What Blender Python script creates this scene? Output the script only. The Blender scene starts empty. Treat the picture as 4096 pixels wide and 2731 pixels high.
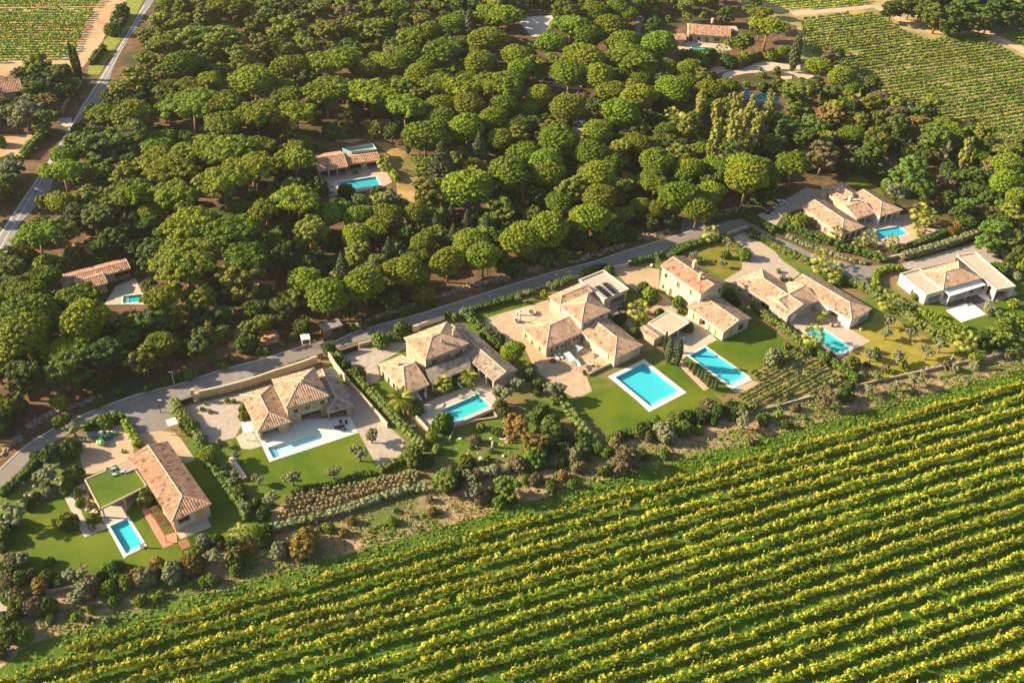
import bpy, math, random
import numpy as np
from mathutils import Vector, Matrix, geometry
sc = bpy.context.scene
C = sc.collection
# ------------------------------------------------------------------ camera, light
H = 170.0; PITCH = math.radians(38.5); ROLL = math.radians(2.5)
cr, sr = math.cos(ROLL), math.sin(ROLL)
R0 = Vector((1, 0, 0)); U0 = Vector((0, math.sin(PITCH), math.cos(PITCH))); F0 = Vector((0, math.cos(PITCH), -math.sin(PITCH)))
CR = R0 * cr + U0 * sr; CU = U0 * cr - R0 * sr
cd = bpy.data.cameras.new('camera'); cam = bpy.data.objects.new('camera', cd); C.objects.link(cam)
cd.lens = 36; cd.sensor_width = 36; cd.clip_start = 1; cd.clip_end = 8000
M = Matrix((CR, CU, -F0)).transposed().to_4x4(); M.translation = Vector((0, 0, H)); cam.matrix_world = M
sc.camera = cam
SUN_EL = math.radians(25); SHX, SHY = 1.0, -0.05       # shadows run to the right
w = bpy.data.worlds.new('World'); sc.world = w; w.use_nodes = True
nt = w.node_tree; nt.nodes.clear()
sky = nt.nodes.new('ShaderNodeTexSky'); sky.sky_type = 'NISHITA'; sky.sun_disc = False
sky.sun_elevation = SUN_EL
az = math.atan2(-SHX, -SHY)         # clockwise from +Y
sky.sun_rotation = az; sky.air_density = 1.3; sky.dust_density = 2.0
bg = nt.nodes.new('ShaderNodeBackground'); bg.inputs[1].default_value = 0.062
wo = nt.nodes.new('ShaderNodeOutputWorld')
nt.links.new(sky.outputs[0], bg.inputs[0]); nt.links.new(bg.outputs[0], wo.inputs[0])
sd = bpy.data.lights.new('sun', 'SUN'); sd.energy = 5.0; sd.angle = math.radians(0.5); sd.color = (1.0, 0.80, 0.54)
so = bpy.data.objects.new('sun', sd); C.objects.link(so)
L = Vector((SHX, SHY, 0)).normalized() * math.cos(SUN_EL) + Vector((0, 0, -math.sin(SUN_EL)))
so.rotation_euler = L.to_track_quat('-Z', 'Y').to_euler(); so.location = (-200, 250, 200)
sc.view_settings.view_transform = 'Standard'; sc.view_settings.look = 'None'
sc.view_settings.gamma = 1; sc.view_settings.use_curve_mapping = False; sc.view_settings.exposure = 1.42
sc.cycles.max_bounces = 5; sc.cycles.transparent_max_bounces = 8

# ------------------------------------------------------------------ survey sheets: sheet coordinates -> metres on the ground
A_ = 1000 / 2340; B_ = 1100 / 2352
SH = {'D': (0, 0, 4096 / 2352), 'Z1': (0, 1650, A_), 'Z2': (700, 1250, A_), 'Z3': (1350, 1200, A_), 'Z4': (1950, 1000, A_),
      'Z5': (2500, 950, A_), 'Z6': (3096, 950, A_), 'L1': (0, 2060, 1000 / 2337), 'L2': (900, 1700, A_), 'L3': (1650, 1450, A_),
      'L4': (2500, 1300, A_), 'L5': (3096, 1350, A_), 'A1': (0, 0, B_), 'A2': (1000, 0, B_), 'A3': (2000, 0, B_), 'A4': (2996, 0, B_),
      'B1': (0, 650, B_), 'B2': (1000, 650, B_), 'B3': (2000, 650, B_), 'B4': (2996, 650, B_), 'PZ': (2600, 150, 800 / 1344),
      'Z7': (0, 1250, 700 / 1334)}
def ray(s, x, y):
    ox, oy, k = SH[s]
    X = ox + k * x - 2048; Y = 1365.5 - (oy + k * y)
    return CR * X + CU * Y + F0 * 4096
def P(s, x, y, z=0.0):
    d = ray(s, x, y); t = (z - H) / d.z
    return Vector((d.x * t, d.y * t, z))
def scale_at(p):                         # sheet D pixels per metre, horizontally
    d = (Vector(p) - Vector((0, 0, H))).dot(F0)
    return 4096 / d * 2352 / 4096
def PP(s, pts, z=0.0): return [P(s, a, b, z) for a, b in pts]
def proj(p):
    v = Vector(p) - Vector((0, 0, H)); d = v.dot(F0)
    return ((2048 + v.dot(CR) / d * 4096) / 1.7415, (1365.5 - v.dot(CU) / d * 4096) / 1.7415)
def inpoly(x, y, poly):
    c = False; n = len(poly); j = n - 1
    for i in range(n):
        xi, yi = poly[i][0], poly[i][1]; xj, yj = poly[j][0], poly[j][1]
        if (yi > y) != (yj > y) and x < (xj - xi) * (y - yi) / (yj - yi) + xi: c = not c
        j = i
    return c

# ------------------------------------------------------------------ materials
MATS = {}
def mat(name, c1, c2=None, scale=1.0, rough=0.85, bump=0.0, bscale=None, c3=None, rnd=0.0, trans=0.0, detail=6, spec=0.25, metal=0.0, contrast=(0.35, 0.65)):
    if name in MATS: return MATS[name]
    m = bpy.data.materials.new(name); m.use_nodes = True; t = m.node_tree; N = t.nodes; K = t.links
    b = N['Principled BSDF']; b.inputs['Roughness'].default_value = rough; b.inputs['Metallic'].default_value = metal
    b.inputs['Specular IOR Level'].default_value = spec
    geo = N.new('ShaderNodeNewGeometry')
    src = None
    if c2 is None:
        rgb = N.new('ShaderNodeRGB'); rgb.outputs[0].default_value = (*c1, 1); src = rgb.outputs[0]
    else:
        no = N.new('ShaderNodeTexNoise'); no.inputs['Scale'].default_value = scale; no.inputs['Detail'].default_value = detail
        K.new(geo.outputs['Position'], no.inputs['Vector'])
        r = N.new('ShaderNodeValToRGB'); r.color_ramp.elements[0].position = contrast[0]; r.color_ramp.elements[1].position = contrast[1]
        r.color_ramp.elements[0].color = (*c1, 1); r.color_ramp.elements[1].color = (*c2, 1)
        K.new(no.outputs['Fac'], r.inputs[0]); src = r.outputs[0]
        if c3 is not None:
            n2 = N.new('ShaderNodeTexNoise'); n2.inputs['Scale'].default_value = scale * 0.13; n2.inputs['Detail'].default_value = 4
            K.new(geo.outputs['Position'], n2.inputs['Vector'])
            r2 = N.new('ShaderNodeValToRGB'); r2.color_ramp.elements[0].position = 0.45; r2.color_ramp.elements[1].position = 0.62
            K.new(n2.outputs['Fac'], r2.inputs[0])
            mx = N.new('ShaderNodeMix'); mx.data_type = 'RGBA'; K.new(r2.outputs[0], mx.inputs['Factor'])
            K.new(src, mx.inputs['A']); mx.inputs['B'].default_value = (*c3, 1); src = mx.outputs['Result']
    if rnd > 0:
        oi = N.new('ShaderNodeObjectInfo'); hs = N.new('ShaderNodeHueSaturation')
        mr = N.new('ShaderNodeMapRange'); mr.inputs['To Min'].default_value = 0.5 - rnd * 0.018; mr.inputs['To Max'].default_value = 0.5 + rnd * 0.03
        K.new(oi.outputs['Random'], mr.inputs['Value']); K.new(mr.outputs[0], hs.inputs['Hue'])
        mv = N.new('ShaderNodeMapRange'); mv.inputs['To Min'].default_value = 1 - rnd * 0.25; mv.inputs['To Max'].default_value = 1 + rnd * 0.3
        ml = N.new('ShaderNodeMath'); ml.operation = 'MULTIPLY'; ml.inputs[1].default_value = 7.31
        fr = N.new('ShaderNodeMath'); fr.operation = 'FRACT'
        K.new(oi.outputs['Random'], ml.inputs[0]); K.new(ml.outputs[0], fr.inputs[0]); K.new(fr.outputs[0], mv.inputs['Value'])
        K.new(mv.outputs[0], hs.inputs['Value']); K.new(src, hs.inputs['Color']); src = hs.outputs[0]
    K.new(src, b.inputs['Base Color'])
    if bump > 0:
        nb = N.new('ShaderNodeTexNoise'); nb.inputs['Scale'].default_value = bscale or scale * 2; nb.inputs['Detail'].default_value = 6
        K.new(geo.outputs['Position'], nb.inputs['Vector'])
        bp = N.new('ShaderNodeBump'); bp.inputs['Strength'].default_value = 1.0; bp.inputs['Distance'].default_value = bump
        K.new(nb.outputs['Fac'], bp.inputs['Height']); K.new(bp.outputs[0], b.inputs['Normal'])
    if trans > 0:
        tr = N.new('ShaderNodeBsdfTranslucent'); K.new(src, tr.inputs['Color'])
        ms = N.new('ShaderNodeMixShader'); ms.inputs[0].default_value = trans
        K.new(b.outputs[0], ms.inputs[1]); K.new(tr.outputs[0], ms.inputs[2]); K.new(ms.outputs[0], N['Material Output'].inputs['Surface'])
    MATS[name] = m; return m
def leafm(name, c, c2, rnd=1.0, sc_=1.2): return mat(name, c, c2, scale=sc_, rough=0.7, rnd=rnd, trans=0.18, detail=3, spec=0.2)
LEAF = {
    'pine': leafm('pine_needles', (0.095, 0.140, 0.007), (0.22, 0.265, 0.012)),
    'aleppo': leafm('aleppo_needles', (0.110, 0.140, 0.018), (0.26, 0.28, 0.038)),
    'dark': leafm('dark_leaves', (0.045, 0.080, 0.013), (0.110, 0.155, 0.024)),
    'broad': leafm('broad_leaves', (0.070, 0.115, 0.016), (0.165, 0.215, 0.030)),
    'lime': leafm('lime_leaves', (0.12, 0.19, 0.012), (0.24, 0.30, 0.020), 0.5),
    'olive': leafm('olive_leaves', (0.15, 0.175, 0.080), (0.29, 0.305, 0.150), 0.5),
    'gold': leafm('golden_leaves', (0.22, 0.23, 0.050), (0.40, 0.38, 0.085), 0.5),
    'rust': leafm('rust_leaves', (0.17, 0.12, 0.025), (0.32, 0.22, 0.05), 0.8),
    'brown': leafm('brown_leaves', (0.13, 0.105, 0.055), (0.22, 0.18, 0.09), 0.6),
    'conifer': leafm('conifer_needles', (0.062, 0.090, 0.036), (0.135, 0.165, 0.070), 0.6),
    'hedge': leafm('hedge_leaves', (0.105, 0.150, 0.030), (0.210, 0.250, 0.055), 0.5, 2.2),
    'hedgedark': leafm('dark_hedge_leaves', (0.040, 0.090, 0.014), (0.10, 0.17, 0.022), 0.5, 2.2),
    'vine': leafm('vine_leaves', (0.19, 0.235, 0.014), (0.56, 0.52, 0.045), 0.5, 0.9),
    'farvine': leafm('far_vine_leaves', (0.085, 0.15, 0.014), (0.22, 0.28, 0.032), 0.7, 0.5),
    'leftvine': leafm('left_vine_leaves', (0.14, 0.25, 0.014), (0.30, 0.42, 0.035), 0.6, 0.5),
    'palm': leafm('palm_leaves', (0.16, 0.20, 0.025), (0.36, 0.36, 0.06), 0.4),
}
BARK = mat('bark', (0.13, 0.085, 0.055), (0.27, 0.20, 0.14), scale=3, bump=0.05)
BARKR = mat('pine_bark', (0.16, 0.085, 0.05), (0.30, 0.18, 0.11), scale=3, bump=0.05)
DEAD = mat('dead_wood', (0.42, 0.36, 0.30), (0.55, 0.5, 0.44), scale=3)

# ------------------------------------------------------------------ mesh helpers
rng = np.random.default_rng(7)
random.seed(7)
class MB:
    def __init__(s): s.v = []; s.f = []; s.n = 0; s.uv = []
    def add(s, vs, fs):
        b = s.n
        s.v.extend([tuple(v) for v in vs]); s.f.extend([tuple(b + i for i in f) for f in fs]); s.n += len(vs)
    def box(s, o, ax, ay, az):
        o = Vector(o); ax = Vector(ax); ay = Vector(ay); az = Vector(az)
        vs = [o, o + ax, o + ax + ay, o + ay, o + az, o + ax + az, o + ax + ay + az, o + ay + az]
        s.add(vs, [(0, 3, 2, 1), (4, 5, 6, 7), (0, 1, 5, 4), (1, 2, 6, 5), (2, 3, 7, 6), (3, 0, 4, 7)])
    def cbox(s, c, sx, sy, sz, rz=0.0, z0=None):
        c = Vector(c); a = Vector((math.cos(rz), math.sin(rz), 0)); b = Vector((-a.y, a.x, 0))
        o = c - a * sx / 2 - b * sy / 2
        s.box(o, a * sx, b * sy, (0, 0, sz))
    def tube(s, pts, rs, k=6, cap=True):
        pts = [Vector(p) for p in pts]; rings = []
        for i, p in enumerate(pts):
            d = (pts[min(i + 1, len(pts) - 1)] - pts[max(i - 1, 0)]).normalized()
            a = d.orthogonal().normalized() if abs(d.z) < 0.99 else Vector((1, 0, 0)); b = d.cross(a).normalized(); a = b.cross(d)
            r = rs[i] if hasattr(rs, '__len__') else rs
            rings.append([p + a * r * math.cos(2 * math.pi * j / k) + b * r * math.sin(2 * math.pi * j / k) for j in range(k)])
        vs = [v for r in rings for v in r]; fs = []
        for i in range(len(pts) - 1):
            for j in range(k): fs.append((i * k + j, i * k + (j + 1) % k, (i + 1) * k + (j + 1) % k, (i + 1) * k + j))
        if cap: fs.append(tuple(range(k - 1, -1, -1))); fs.append(tuple((len(pts) - 1) * k + j for j in range(k)))
        s.add(vs, fs)
    def poly(s, pts): s.add(pts, [tuple(range(len(pts)))])
    def prism(s, pts, z0, z1):
        n = len(pts); a = [(p[0], p[1], z0) for p in pts]; b = [(p[0], p[1], z1) for p in pts]
        s.add(a + b, [tuple(range(n - 1, -1, -1)), tuple(range(n, 2 * n))] + [(i, (i + 1) % n, n + (i + 1) % n, n + i) for i in range(n)])
    def mesh(s, name, m, smooth=False):
        me = bpy.data.meshes.new(name); me.from_pydata(s.v, [], s.f)
        for x in (m if isinstance(m, (list, tuple)) else [m]): me.materials.append(x)
        if smooth: me.shade_smooth()
        return me
def arrmesh(name, V, F, m, smooth=False):        # numpy quads
    me = bpy.data.meshes.new(name); nv = len(V); nf = len(F); k = F.shape[1]
    me.vertices.add(nv); me.vertices.foreach_set('co', np.ascontiguousarray(V, dtype=np.float32).ravel())
    me.loops.add(nf * k); me.loops.foreach_set('vertex_index', F.astype(np.int32).ravel())
    me.polygons.add(nf); me.polygons.foreach_set('loop_start', np.arange(0, nf * k, k, dtype=np.int32))
    me.update(calc_edges=True); me.materials.append(m)
    if smooth: me.shade_smooth()
    return me
def link(name, me, parent=None, loc=None):
    o = bpy.data.objects.new(name, me); C.objects.link(o)
    if parent: o.parent = parent
    if loc is not None: o.location = loc
    return o
def tag(o, label=None, cat=None, group=None, kind=None):
    if label: o['label'] = label
    if cat: o['category'] = cat
    if group: o['group'] = group
    if kind: o['kind'] = kind
    return o
def empty(name, loc, label, cat, group=None, rz=0.0):
    o = bpy.data.objects.new(name, None); C.objects.link(o); o.location = loc; o.rotation_euler = (0, 0, rz); o.empty_display_size = 0.5
    return tag(o, label, cat, group)
def copy_tree(o, loc, rz=0.0, scale=None, label=None):
    r = o.copy(); C.objects.link(r); r.location = loc; r.rotation_euler = (0, 0, rz)
    if scale is not None: r.scale = scale
    if label: r['label'] = label
    for ch in o.children:
        c = ch.copy(); C.objects.link(c); c.parent = r
        for g in ch.children:
            d = g.copy(); C.objects.link(d); d.parent = c
    return r
def leaves(cent, nrm, size, jit=0.6, asp=1.0):
    """quads at cent facing roughly nrm"""
    n = len(cent)
    d = nrm + rng.normal(0, jit, (n, 3)); d /= np.linalg.norm(d, axis=1, keepdims=True) + 1e-9
    a = np.cross(d, rng.normal(0, 1, (n, 3))); a /= np.linalg.norm(a, axis=1, keepdims=True) + 1e-9
    b = np.cross(d, a)
    s = (size * rng.uniform(0.6, 1.3, n))[:, None] if np.ndim(size) == 0 else np.asarray(size)[:, None]
    a = a * s * asp * 0.5; b = b * s * 0.5
    V = np.stack([cent - a - b * 0.6, cent + a - b * 0.6, cent + a * 0.5 + b, cent - a * 0.5 + b], 1).reshape(-1, 3)
    return V, np.arange(4 * n).reshape(n, 4)
_sp = []
for i in range(5):
    th = math.pi * i / 4
    for j in range(6): _sp.append((math.sin(th) * math.cos(j * math.pi / 3), math.sin(th) * math.sin(j * math.pi / 3), math.cos(th)))
_sp = np.array(_sp); _sf = np.array([(i * 6 + j, i * 6 + (j + 1) % 6, (i + 1) * 6 + (j + 1) % 6, (i + 1) * 6 + j) for i in range(4) for j in range(6)])
def cloud(cents, rads, nper, size, squash=0.85, core=0.8, jit=0.55, up=0.15):
    """clumps: list of centres/radii -> (V,F)"""
    Vs = []; Fs = []; b = 0
    cents = np.asarray(cents); rads = np.asarray(rads)
    n = len(cents)
    if core > 0:
        sp = _sp[None] * (rads[:, None, None] * core * rng.uniform(0.9, 1.1, (n, len(_sp), 1))) * np.array([1, 1, squash]) + cents[:, None]
        Vs.append(sp.reshape(-1, 3)); Fs.append((_sf[None] + (np.arange(n) * len(_sp))[:, None, None]).reshape(-1, 4)); b = n * len(_sp)
    d = rng.normal(0, 1, (n * nper, 3)); d /= np.linalg.norm(d, axis=1, keepdims=True)
    c = np.repeat(cents, nper, 0) + d * np.repeat(rads, nper)[:, None] * rng.uniform(0.85, 1.12, (n * nper, 1)) * np.array([1, 1, squash])
    V, F = leaves(c, d + np.array([0, 0, up]), size, jit * .7)
    Vs.append(V); Fs.append(F + b)
    return np.concatenate(Vs), np.concatenate(Fs)

# ------------------------------------------------------------------ tree kinds (built 10 m wide / crown centre 10 m up; scaled per tree)
def crown_flat(seed, m):
    r = np.random.default_rng(seed); n = 170
    c = []; rd = []
    lob = r.normal(0, 1, (5, 3))
    for i in range(n):
        a = i * 2.39996 + r.normal(0, 0.15); q = math.sqrt((i + 0.5) / n)
        x = q * 4.4 * math.cos(a); y = q * 4.4 * math.sin(a)
        z = 2.1 * math.sqrt(max(0, 1 - q ** 2.2)) - 0.7 + r.normal(0, 0.2) + 0.35 * math.sin(x * 0.9 + lob[0][0]) * math.cos(y * 0.8 + lob[1][1])
        k = 1 + 0.16 * math.sin(2 * a + lob[2][0]) + 0.10 * math.sin(5 * a + lob[3][0])
        c.append((x * k, y * k, z)); rd.append(r.uniform(0.38, 0.72))
    for i in range(30):
        a = r.uniform(0, 6.28); q = math.sqrt(r.uniform(0.1, 0.9))
        c.append((q * 4 * math.cos(a), q * 4 * math.sin(a), -0.9 + r.normal(0, 0.25))); rd.append(r.uniform(0.45, 0.7))
    return c, rd
def crown_round(seed, m):
    r = np.random.default_rng(seed); n = 185; c = []; rd = []; p0, p1 = r.uniform(0, 6, 2)
    for i in range(n):
        z = 1 - (i + 0.5) / n * 1.75; a = i * 2.39996; q = math.sqrt(max(0, 1 - z * z))
        k = 1 + 0.13 * math.sin(2 * a + p0) + 0.1 * math.sin(3 * a + 4 * z + p1) + r.normal(0, 0.04)
        c.append((4.3 * q * k * math.cos(a), 4.3 * q * k * math.sin(a), 3.4 * z * (1 + r.normal(0, 0.05)) - (0.4 if z < 0 else 0))); rd.append(r.uniform(0.42, 0.80))
    return c, rd
def crown_rough(seed, m):
    r = np.random.default_rng(seed); c = []; rd = []
    for k in range(13):
        a = k * 2.4 + r.uniform(-.4, .4); q = r.uniform(0.4, 3.1); zc = r.uniform(-6.0, 4.4 - .7 * q); R = r.uniform(1.6, 2.5) * (1 - 0.09 * max(0, zc))
        for i in range(12):
            d = r.normal(0, 1, 3); d /= np.linalg.norm(d)
            c.append((q * math.cos(a) + d[0] * R, q * math.sin(a) + d[1] * R, zc + d[2] * R * 0.8)); rd.append(r.uniform(0.5, 0.85))
    return c, rd
def crown_column(seed, m):
    r = np.random.default_rng(seed); c = []; rd = []
    for k in range(7):
        a = r.uniform(0, 6.28); q = r.uniform(0.4, 2.9); zt = r.uniform(1.5, 6.5)
        for i in range(15):
            t = i / 14; z = -4.5 + t * (zt + 4.5); ww = 1.5 * math.sin(math.pi * (0.12 + 0.8 * t)) ** 0.8
            b = r.uniform(0, 6.28)
            c.append((q * math.cos(a) + ww * math.cos(b) * 0.7, q * math.sin(a) + ww * math.sin(b) * 0.7, z)); rd.append(r.uniform(0.5, 0.9))
    return c, rd
def crown_cone(seed, m):
    r = np.random.default_rng(seed); c = []; rd = []; n = 110
    for i in range(n):
        t = (i + 0.5) / n; z = 9.0 - 15.0 * t ** 0.8; q = 4.6 * t ** 0.75 * r.uniform(0.65, 1.05); a = i * 2.39996
        c.append((q * math.cos(a), q * math.sin(a), z + r.normal(0, 0.3))); rd.append(r.uniform(0.45, 0.95) * (0.5 + 0.6 * t))
    return c, rd
def crown_spire(seed, m):
    r = np.random.default_rng(seed); c = []; rd = []; n = 70
    for i in range(n):
        t = (i + 0.5) / n; z = 10 - 18.5 * t; q = 3.9 * math.sin(math.pi * min(0.98, t * 0.9 + 0.03)) ** 0.7 * 0.8; a = i * 2.39996
        c.append((q * math.cos(a), q * math.sin(a), z)); rd.append(1.3 * (0.55 + 0.5 * math.sin(math.pi * t)))
    return c, rd
def crown_bush(seed, m):
    r = np.random.default_rng(seed); c = []; rd = []; n = 42; p = r.uniform(0, 6, 3)
    for i in range(n):
        z = 1 - (i + 0.5) / n * 1.5; a = i * 2.39996; q = math.sqrt(max(0, 1 - z * z)); k = 1 + 0.2 * math.sin(2 * a + p[0]) + r.normal(0, 0.09)
        c.append((3.9 * q * k * math.cos(a), 3.9 * q * k * math.sin(a), 3.6 * z * (1 + 0.15 * math.sin(3 * a + p[1])))); rd.append(r.uniform(0.8, 1.5))
    return c, rd
def crown_olive(seed, m):
    r = np.random.default_rng(seed); c = []; rd = []
    for k in range(8):
        a = r.uniform(0, 6.28); q = r.uniform(0.8, 3.1); zc = r.uniform(-2.2, 2.4); R = r.uniform(1.6, 2.3)
        for i in range(7):
            d = r.normal(0, 1, 3); d /= np.linalg.norm(d)
            c.append((q * math.cos(a) + d[0] * R, q * math.sin(a) + d[1] * R, zc + d[2] * R * 0.8)); rd.append(r.uniform(0.6, 1.0))
    return c, rd
def trunk(seed, kind):
    r = random.Random(seed); b = MB()
    if kind in ('spire', 'cone', 'column'):
        b.tube([(0, 0, -0.3), (0.05, 0, 5), (0, 0.05, 11)], [0.42, 0.3, 0.12], 6)
        for i in range(5):
            a = r.uniform(0, 6.28); z = r.uniform(3, 8)
            b.tube([(0, 0, z), (math.cos(a) * 2.2, math.sin(a) * 2.2, z + 1.2)], [0.14, 0.04], 4)
        return b
    lx, ly = r.uniform(-0.5, 0.5), r.uniform(-0.5, 0.5)
    fork = 6.6 if kind in ('flat', 'round') else 4.8
    if kind in ('olive', 'bush'): fork = 4.0
    rr = 0.30 if kind in ('flat', 'round', 'rough') else 0.5
    b.tube([(0, 0, -0.3), (lx * 0.4, ly * 0.4, fork * 0.5), (lx, ly, fork)], [rr * 1.25, rr, rr * 0.8], 7)
    for i in range(7):
        a = i * 0.9 + r.uniform(-0.3, 0.3); q = r.uniform(1.8, 3.6); z2 = 10 + r.uniform(-1.0, 0.8) - (0.6 if kind == 'flat' else 0)
        b.tube([(lx, ly, fork - 0.3 + r.uniform(-.6, .3)), (lx + q * 0.45 * math.cos(a), ly + q * 0.45 * math.sin(a), fork + (z2 - fork) * 0.5), (q * math.cos(a), q * math.sin(a), z2)], [rr * 0.5, rr * 0.33, 0.05], 5)
    return b
KIND = {}   # kind -> list of (crown mesh by material cache, trunk mesh)
SPEC = {'flat': (crown_flat, 44, 0.42, 4), 'round': (crown_round, 44, 0.42, 4), 'rough': (crown_rough, 46, 0.50, 4), 'column': (crown_column, 50, 0.5, 3),
        'cone': (crown_cone, 60, 0.5, 2), 'spire': (crown_spire, 45, 0.6, 2), 'bush': (crown_bush, 70, 0.66, 3), 'olive': (crown_olive, 60, 0.55, 3)}
_base = {}
def variant(kind, i, m):
    fn, nper, size, nv = SPEC[kind]; i = i % nv
    key = (kind, i, m)
    if key not in KIND:
        if (kind, i) not in _base:
            c, rd = fn(101 + i * 17 + len(kind), m)
            V, F = cloud(c, rd, nper, size, core=0.78)
            V = V + np.array([0, 0, 10.0])
            tm = trunk(5 + i, kind).mesh(kind + '_trunk', BARKR if kind in ('flat', 'round', 'rough') else BARK, True)
            _base[(kind, i)] = (V, F, tm)
        V, F, tm = _base[(kind, i)]
        KIND[key] = (arrmesh(kind + '_crown', V, F, LEAF[m]), tm)
    return KIND[key]
def plant(name, kind, m, x, y, width, hc, rz=None, k=None):
    k = rng.integers(0, 1000) if k is None else k
    cm, tm = variant(kind, int(k), m)
    o = bpy.data.objects.new(name, None); C.objects.link(o); o.location = (x, y, 0); o.empty_display_size = 0.5
    o.rotation_euler = (0, 0, rng.uniform(0, 6.28) if rz is None else rz); s = width / 10
    o.scale = (s * rng.uniform(0.94, 1.06), s * rng.uniform(0.94, 1.06), hc / 10)
    link('crown', cm, o); link('trunk', tm, o)
    return o
# ------------------------------------------------------------------ pools (water quads drive the cuts through the ground)
POOLS = {
 'h1': ('Z1', [(1035, 1060), (1195, 992), (1333, 1245), (1180, 1330)], 0.75, (0.10, 0.62, 0.68), 0.6),
 'h2': ('Z2', [(868, 1268), (1352, 1098), (1402, 1192), (925, 1372)], 0.6, (0.86, 0.82, 0.78), 0.15),
 'h3': ('Z3', [(945, 1035), (1325, 887), (1425, 1003), (1080, 1135)], 0.6, (0.10, 0.62, 0.62), 0.55),
 'h4': ('Z4', [(1200, 1190), (1465, 1062), (1790, 1325), (1530, 1475)], 0.8, (0.10, 0.60, 0.68), 0.6),
 'h5': ('Z5', [(600, 1108), (745, 1035), (1150, 1300), (995, 1385)], 0.55, (0.10, 0.60, 0.68), 0.6),
 'h6': ('Z6', [(275, 872), (385, 815), (738, 1035), (603, 1093)], 0.45, (0.12, 0.60, 0.58), 0.55),
 'h8': ('B4', [(1080, 600), (1255, 536), (1338, 592), (1095, 686)], 0.4, (0.06, 0.50, 0.66), 0.55),
 'wood': ('B2', [(742, 178), (1070, 118), (1118, 196), (768, 240)], 0.5, (0.05, 0.50, 0.56), 0.5),
 'top': ('A3', [(1638, 407), (1845, 407), (1828, 446), (1652, 439)], 0.3, (0.12, 0.62, 0.60), 0.5),
 'left': ('B1', [(1063, 1137), (1195, 1137), (1232, 1190), (1045, 1205)], 0.5, (0.05, 0.45, 0.48), 0.5),
}
def rectify(pts):
    A, B, Cc, D = [Vector(p) for p in pts]
    cen = (A + B + Cc + D) / 4; u = ((B - A) + (Cc - D)) / 2; v = ((D - A) + (Cc - B)) / 2
    lu, lv = u.length, v.length
    # symmetric orthogonalisation
    u.normalize(); v.normalize(); s = (u + v).normalized(); d = (u - v).normalized(); u2 = (s + d).normalized(); v2 = (s - d).normalized()
    return [cen - u2 * lu / 2 - v2 * lv / 2, cen + u2 * lu / 2 - v2 * lv / 2, cen + u2 * lu / 2 + v2 * lv / 2, cen - u2 * lu / 2 + v2 * lv / 2]
PQ = {k: rectify(PP(v[0], v[1])) for k, v in POOLS.items()}
PQ = {k: (q if (q[1] - q[0]).cross(q[2] - q[1]).z > 0 else [q[0], q[3], q[2], q[1]]) for k, q in PQ.items()}
POND = PP('PZ', [(575, 320), (610, 395), (700, 440), (860, 450), (865, 400), (800, 372), (720, 380), (660, 360), (600, 310)])
import bmesh
def cut_holes(bm, quads):
    for q in quads:
        q = [Vector((p.x, p.y, 0)) for p in q]
        if not any(f for f in bm.faces): return
        cen = sum(q, Vector()) / 4; rad = max((p - cen).length for p in q) + 1
        # skip when the polygon's bounds are away from the pool
        xs = [v.co.x for v in bm.verts]; ys = [v.co.y for v in bm.verts]
        if max(xs) < cen.x - rad or min(xs) > cen.x + rad or max(ys) < cen.y - rad or min(ys) > cen.y + rad: continue
        for i in range(4):
            a, b = q[i], q[(i + 1) % 4]; d = (b - a).normalized(); n = Vector((d.y, -d.x, 0))
            bmesh.ops.bisect_plane(bm, geom=bm.verts[:] + bm.edges[:] + bm.faces[:], plane_co=a, plane_no=n, dist=1e-4)
        kill = []
        for f in bm.faces:
            c = f.calc_center_median()
            if inpoly(c.x, c.y, q): kill.append(f)
        bmesh.ops.delete(bm, geom=kill, context='FACES')
def sheet(name, pts, z, m, kind='structure', thick=0.0, parent=None):
    pts = [Vector((p[0], p[1], 0)) for p in pts]
    bm = bmesh.new()
    tr = geometry.tessellate_polygon([pts]); vs = [bm.verts.new((p.x, p.y, z)) for p in pts]
    for t in tr:
        try: bm.faces.new([vs[i] for i in t])
        except ValueError: pass
    bmesh.ops.recalc_face_normals(bm, faces=bm.faces[:])
    if bm.faces[0].normal.z < 0: bmesh.ops.reverse_faces(bm, faces=bm.faces[:])
    cut_holes(bm, PQ.values())
    if thick > 0:
        g = bmesh.ops.extrude_face_region(bm, geom=bm.faces[:])
        for e in g['geom']:
            if isinstance(e, bmesh.types.BMVert): e.co.z -= thick
    me = bpy.data.meshes.new(name); bm.to_mesh(me); bm.free(); me.materials.append(m)
    o = link(name, me, parent)
    if kind: o['kind'] = kind
    return o
G_FOREST = mat('forest_floor', (0.10, 0.060, 0.030), (0.21, 0.12, 0.06), scale=0.35, bump=0.12, bscale=1.2, c3=(0.055, 0.062, 0.02))
G_SCRUB = mat('dry_scrub', (0.24, 0.155, 0.085), (0.42, 0.30, 0.17), scale=0.5, bump=0.2, bscale=1.6, c3=(0.11, 0.14, 0.030))
G_LAWN = mat('lawn', (0.050, 0.105, 0.003), (0.085, 0.140, 0.004), scale=0.35, bump=0.05, bscale=9, c3=(0.125, 0.165, 0.006), contrast=(0.3, 0.7))
G_LAWND = mat('dry_lawn', (0.22, 0.20, 0.022), (0.32, 0.26, 0.05), scale=0.3, bump=0.03, bscale=9, c3=(0.36, 0.25, 0.075))
G_GARD = mat('garden_ground', (0.06, 0.12, 0.012), (0.13, 0.17, 0.02), scale=0.5, bump=0.1, bscale=2, c3=(0.22, 0.14, 0.07))
G_GRAV = mat('gravel', (0.33, 0.285, 0.24), (0.44, 0.38, 0.32), scale=0.8, bump=0.02, bscale=8, c3=(0.42, 0.34, 0.26))
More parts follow.
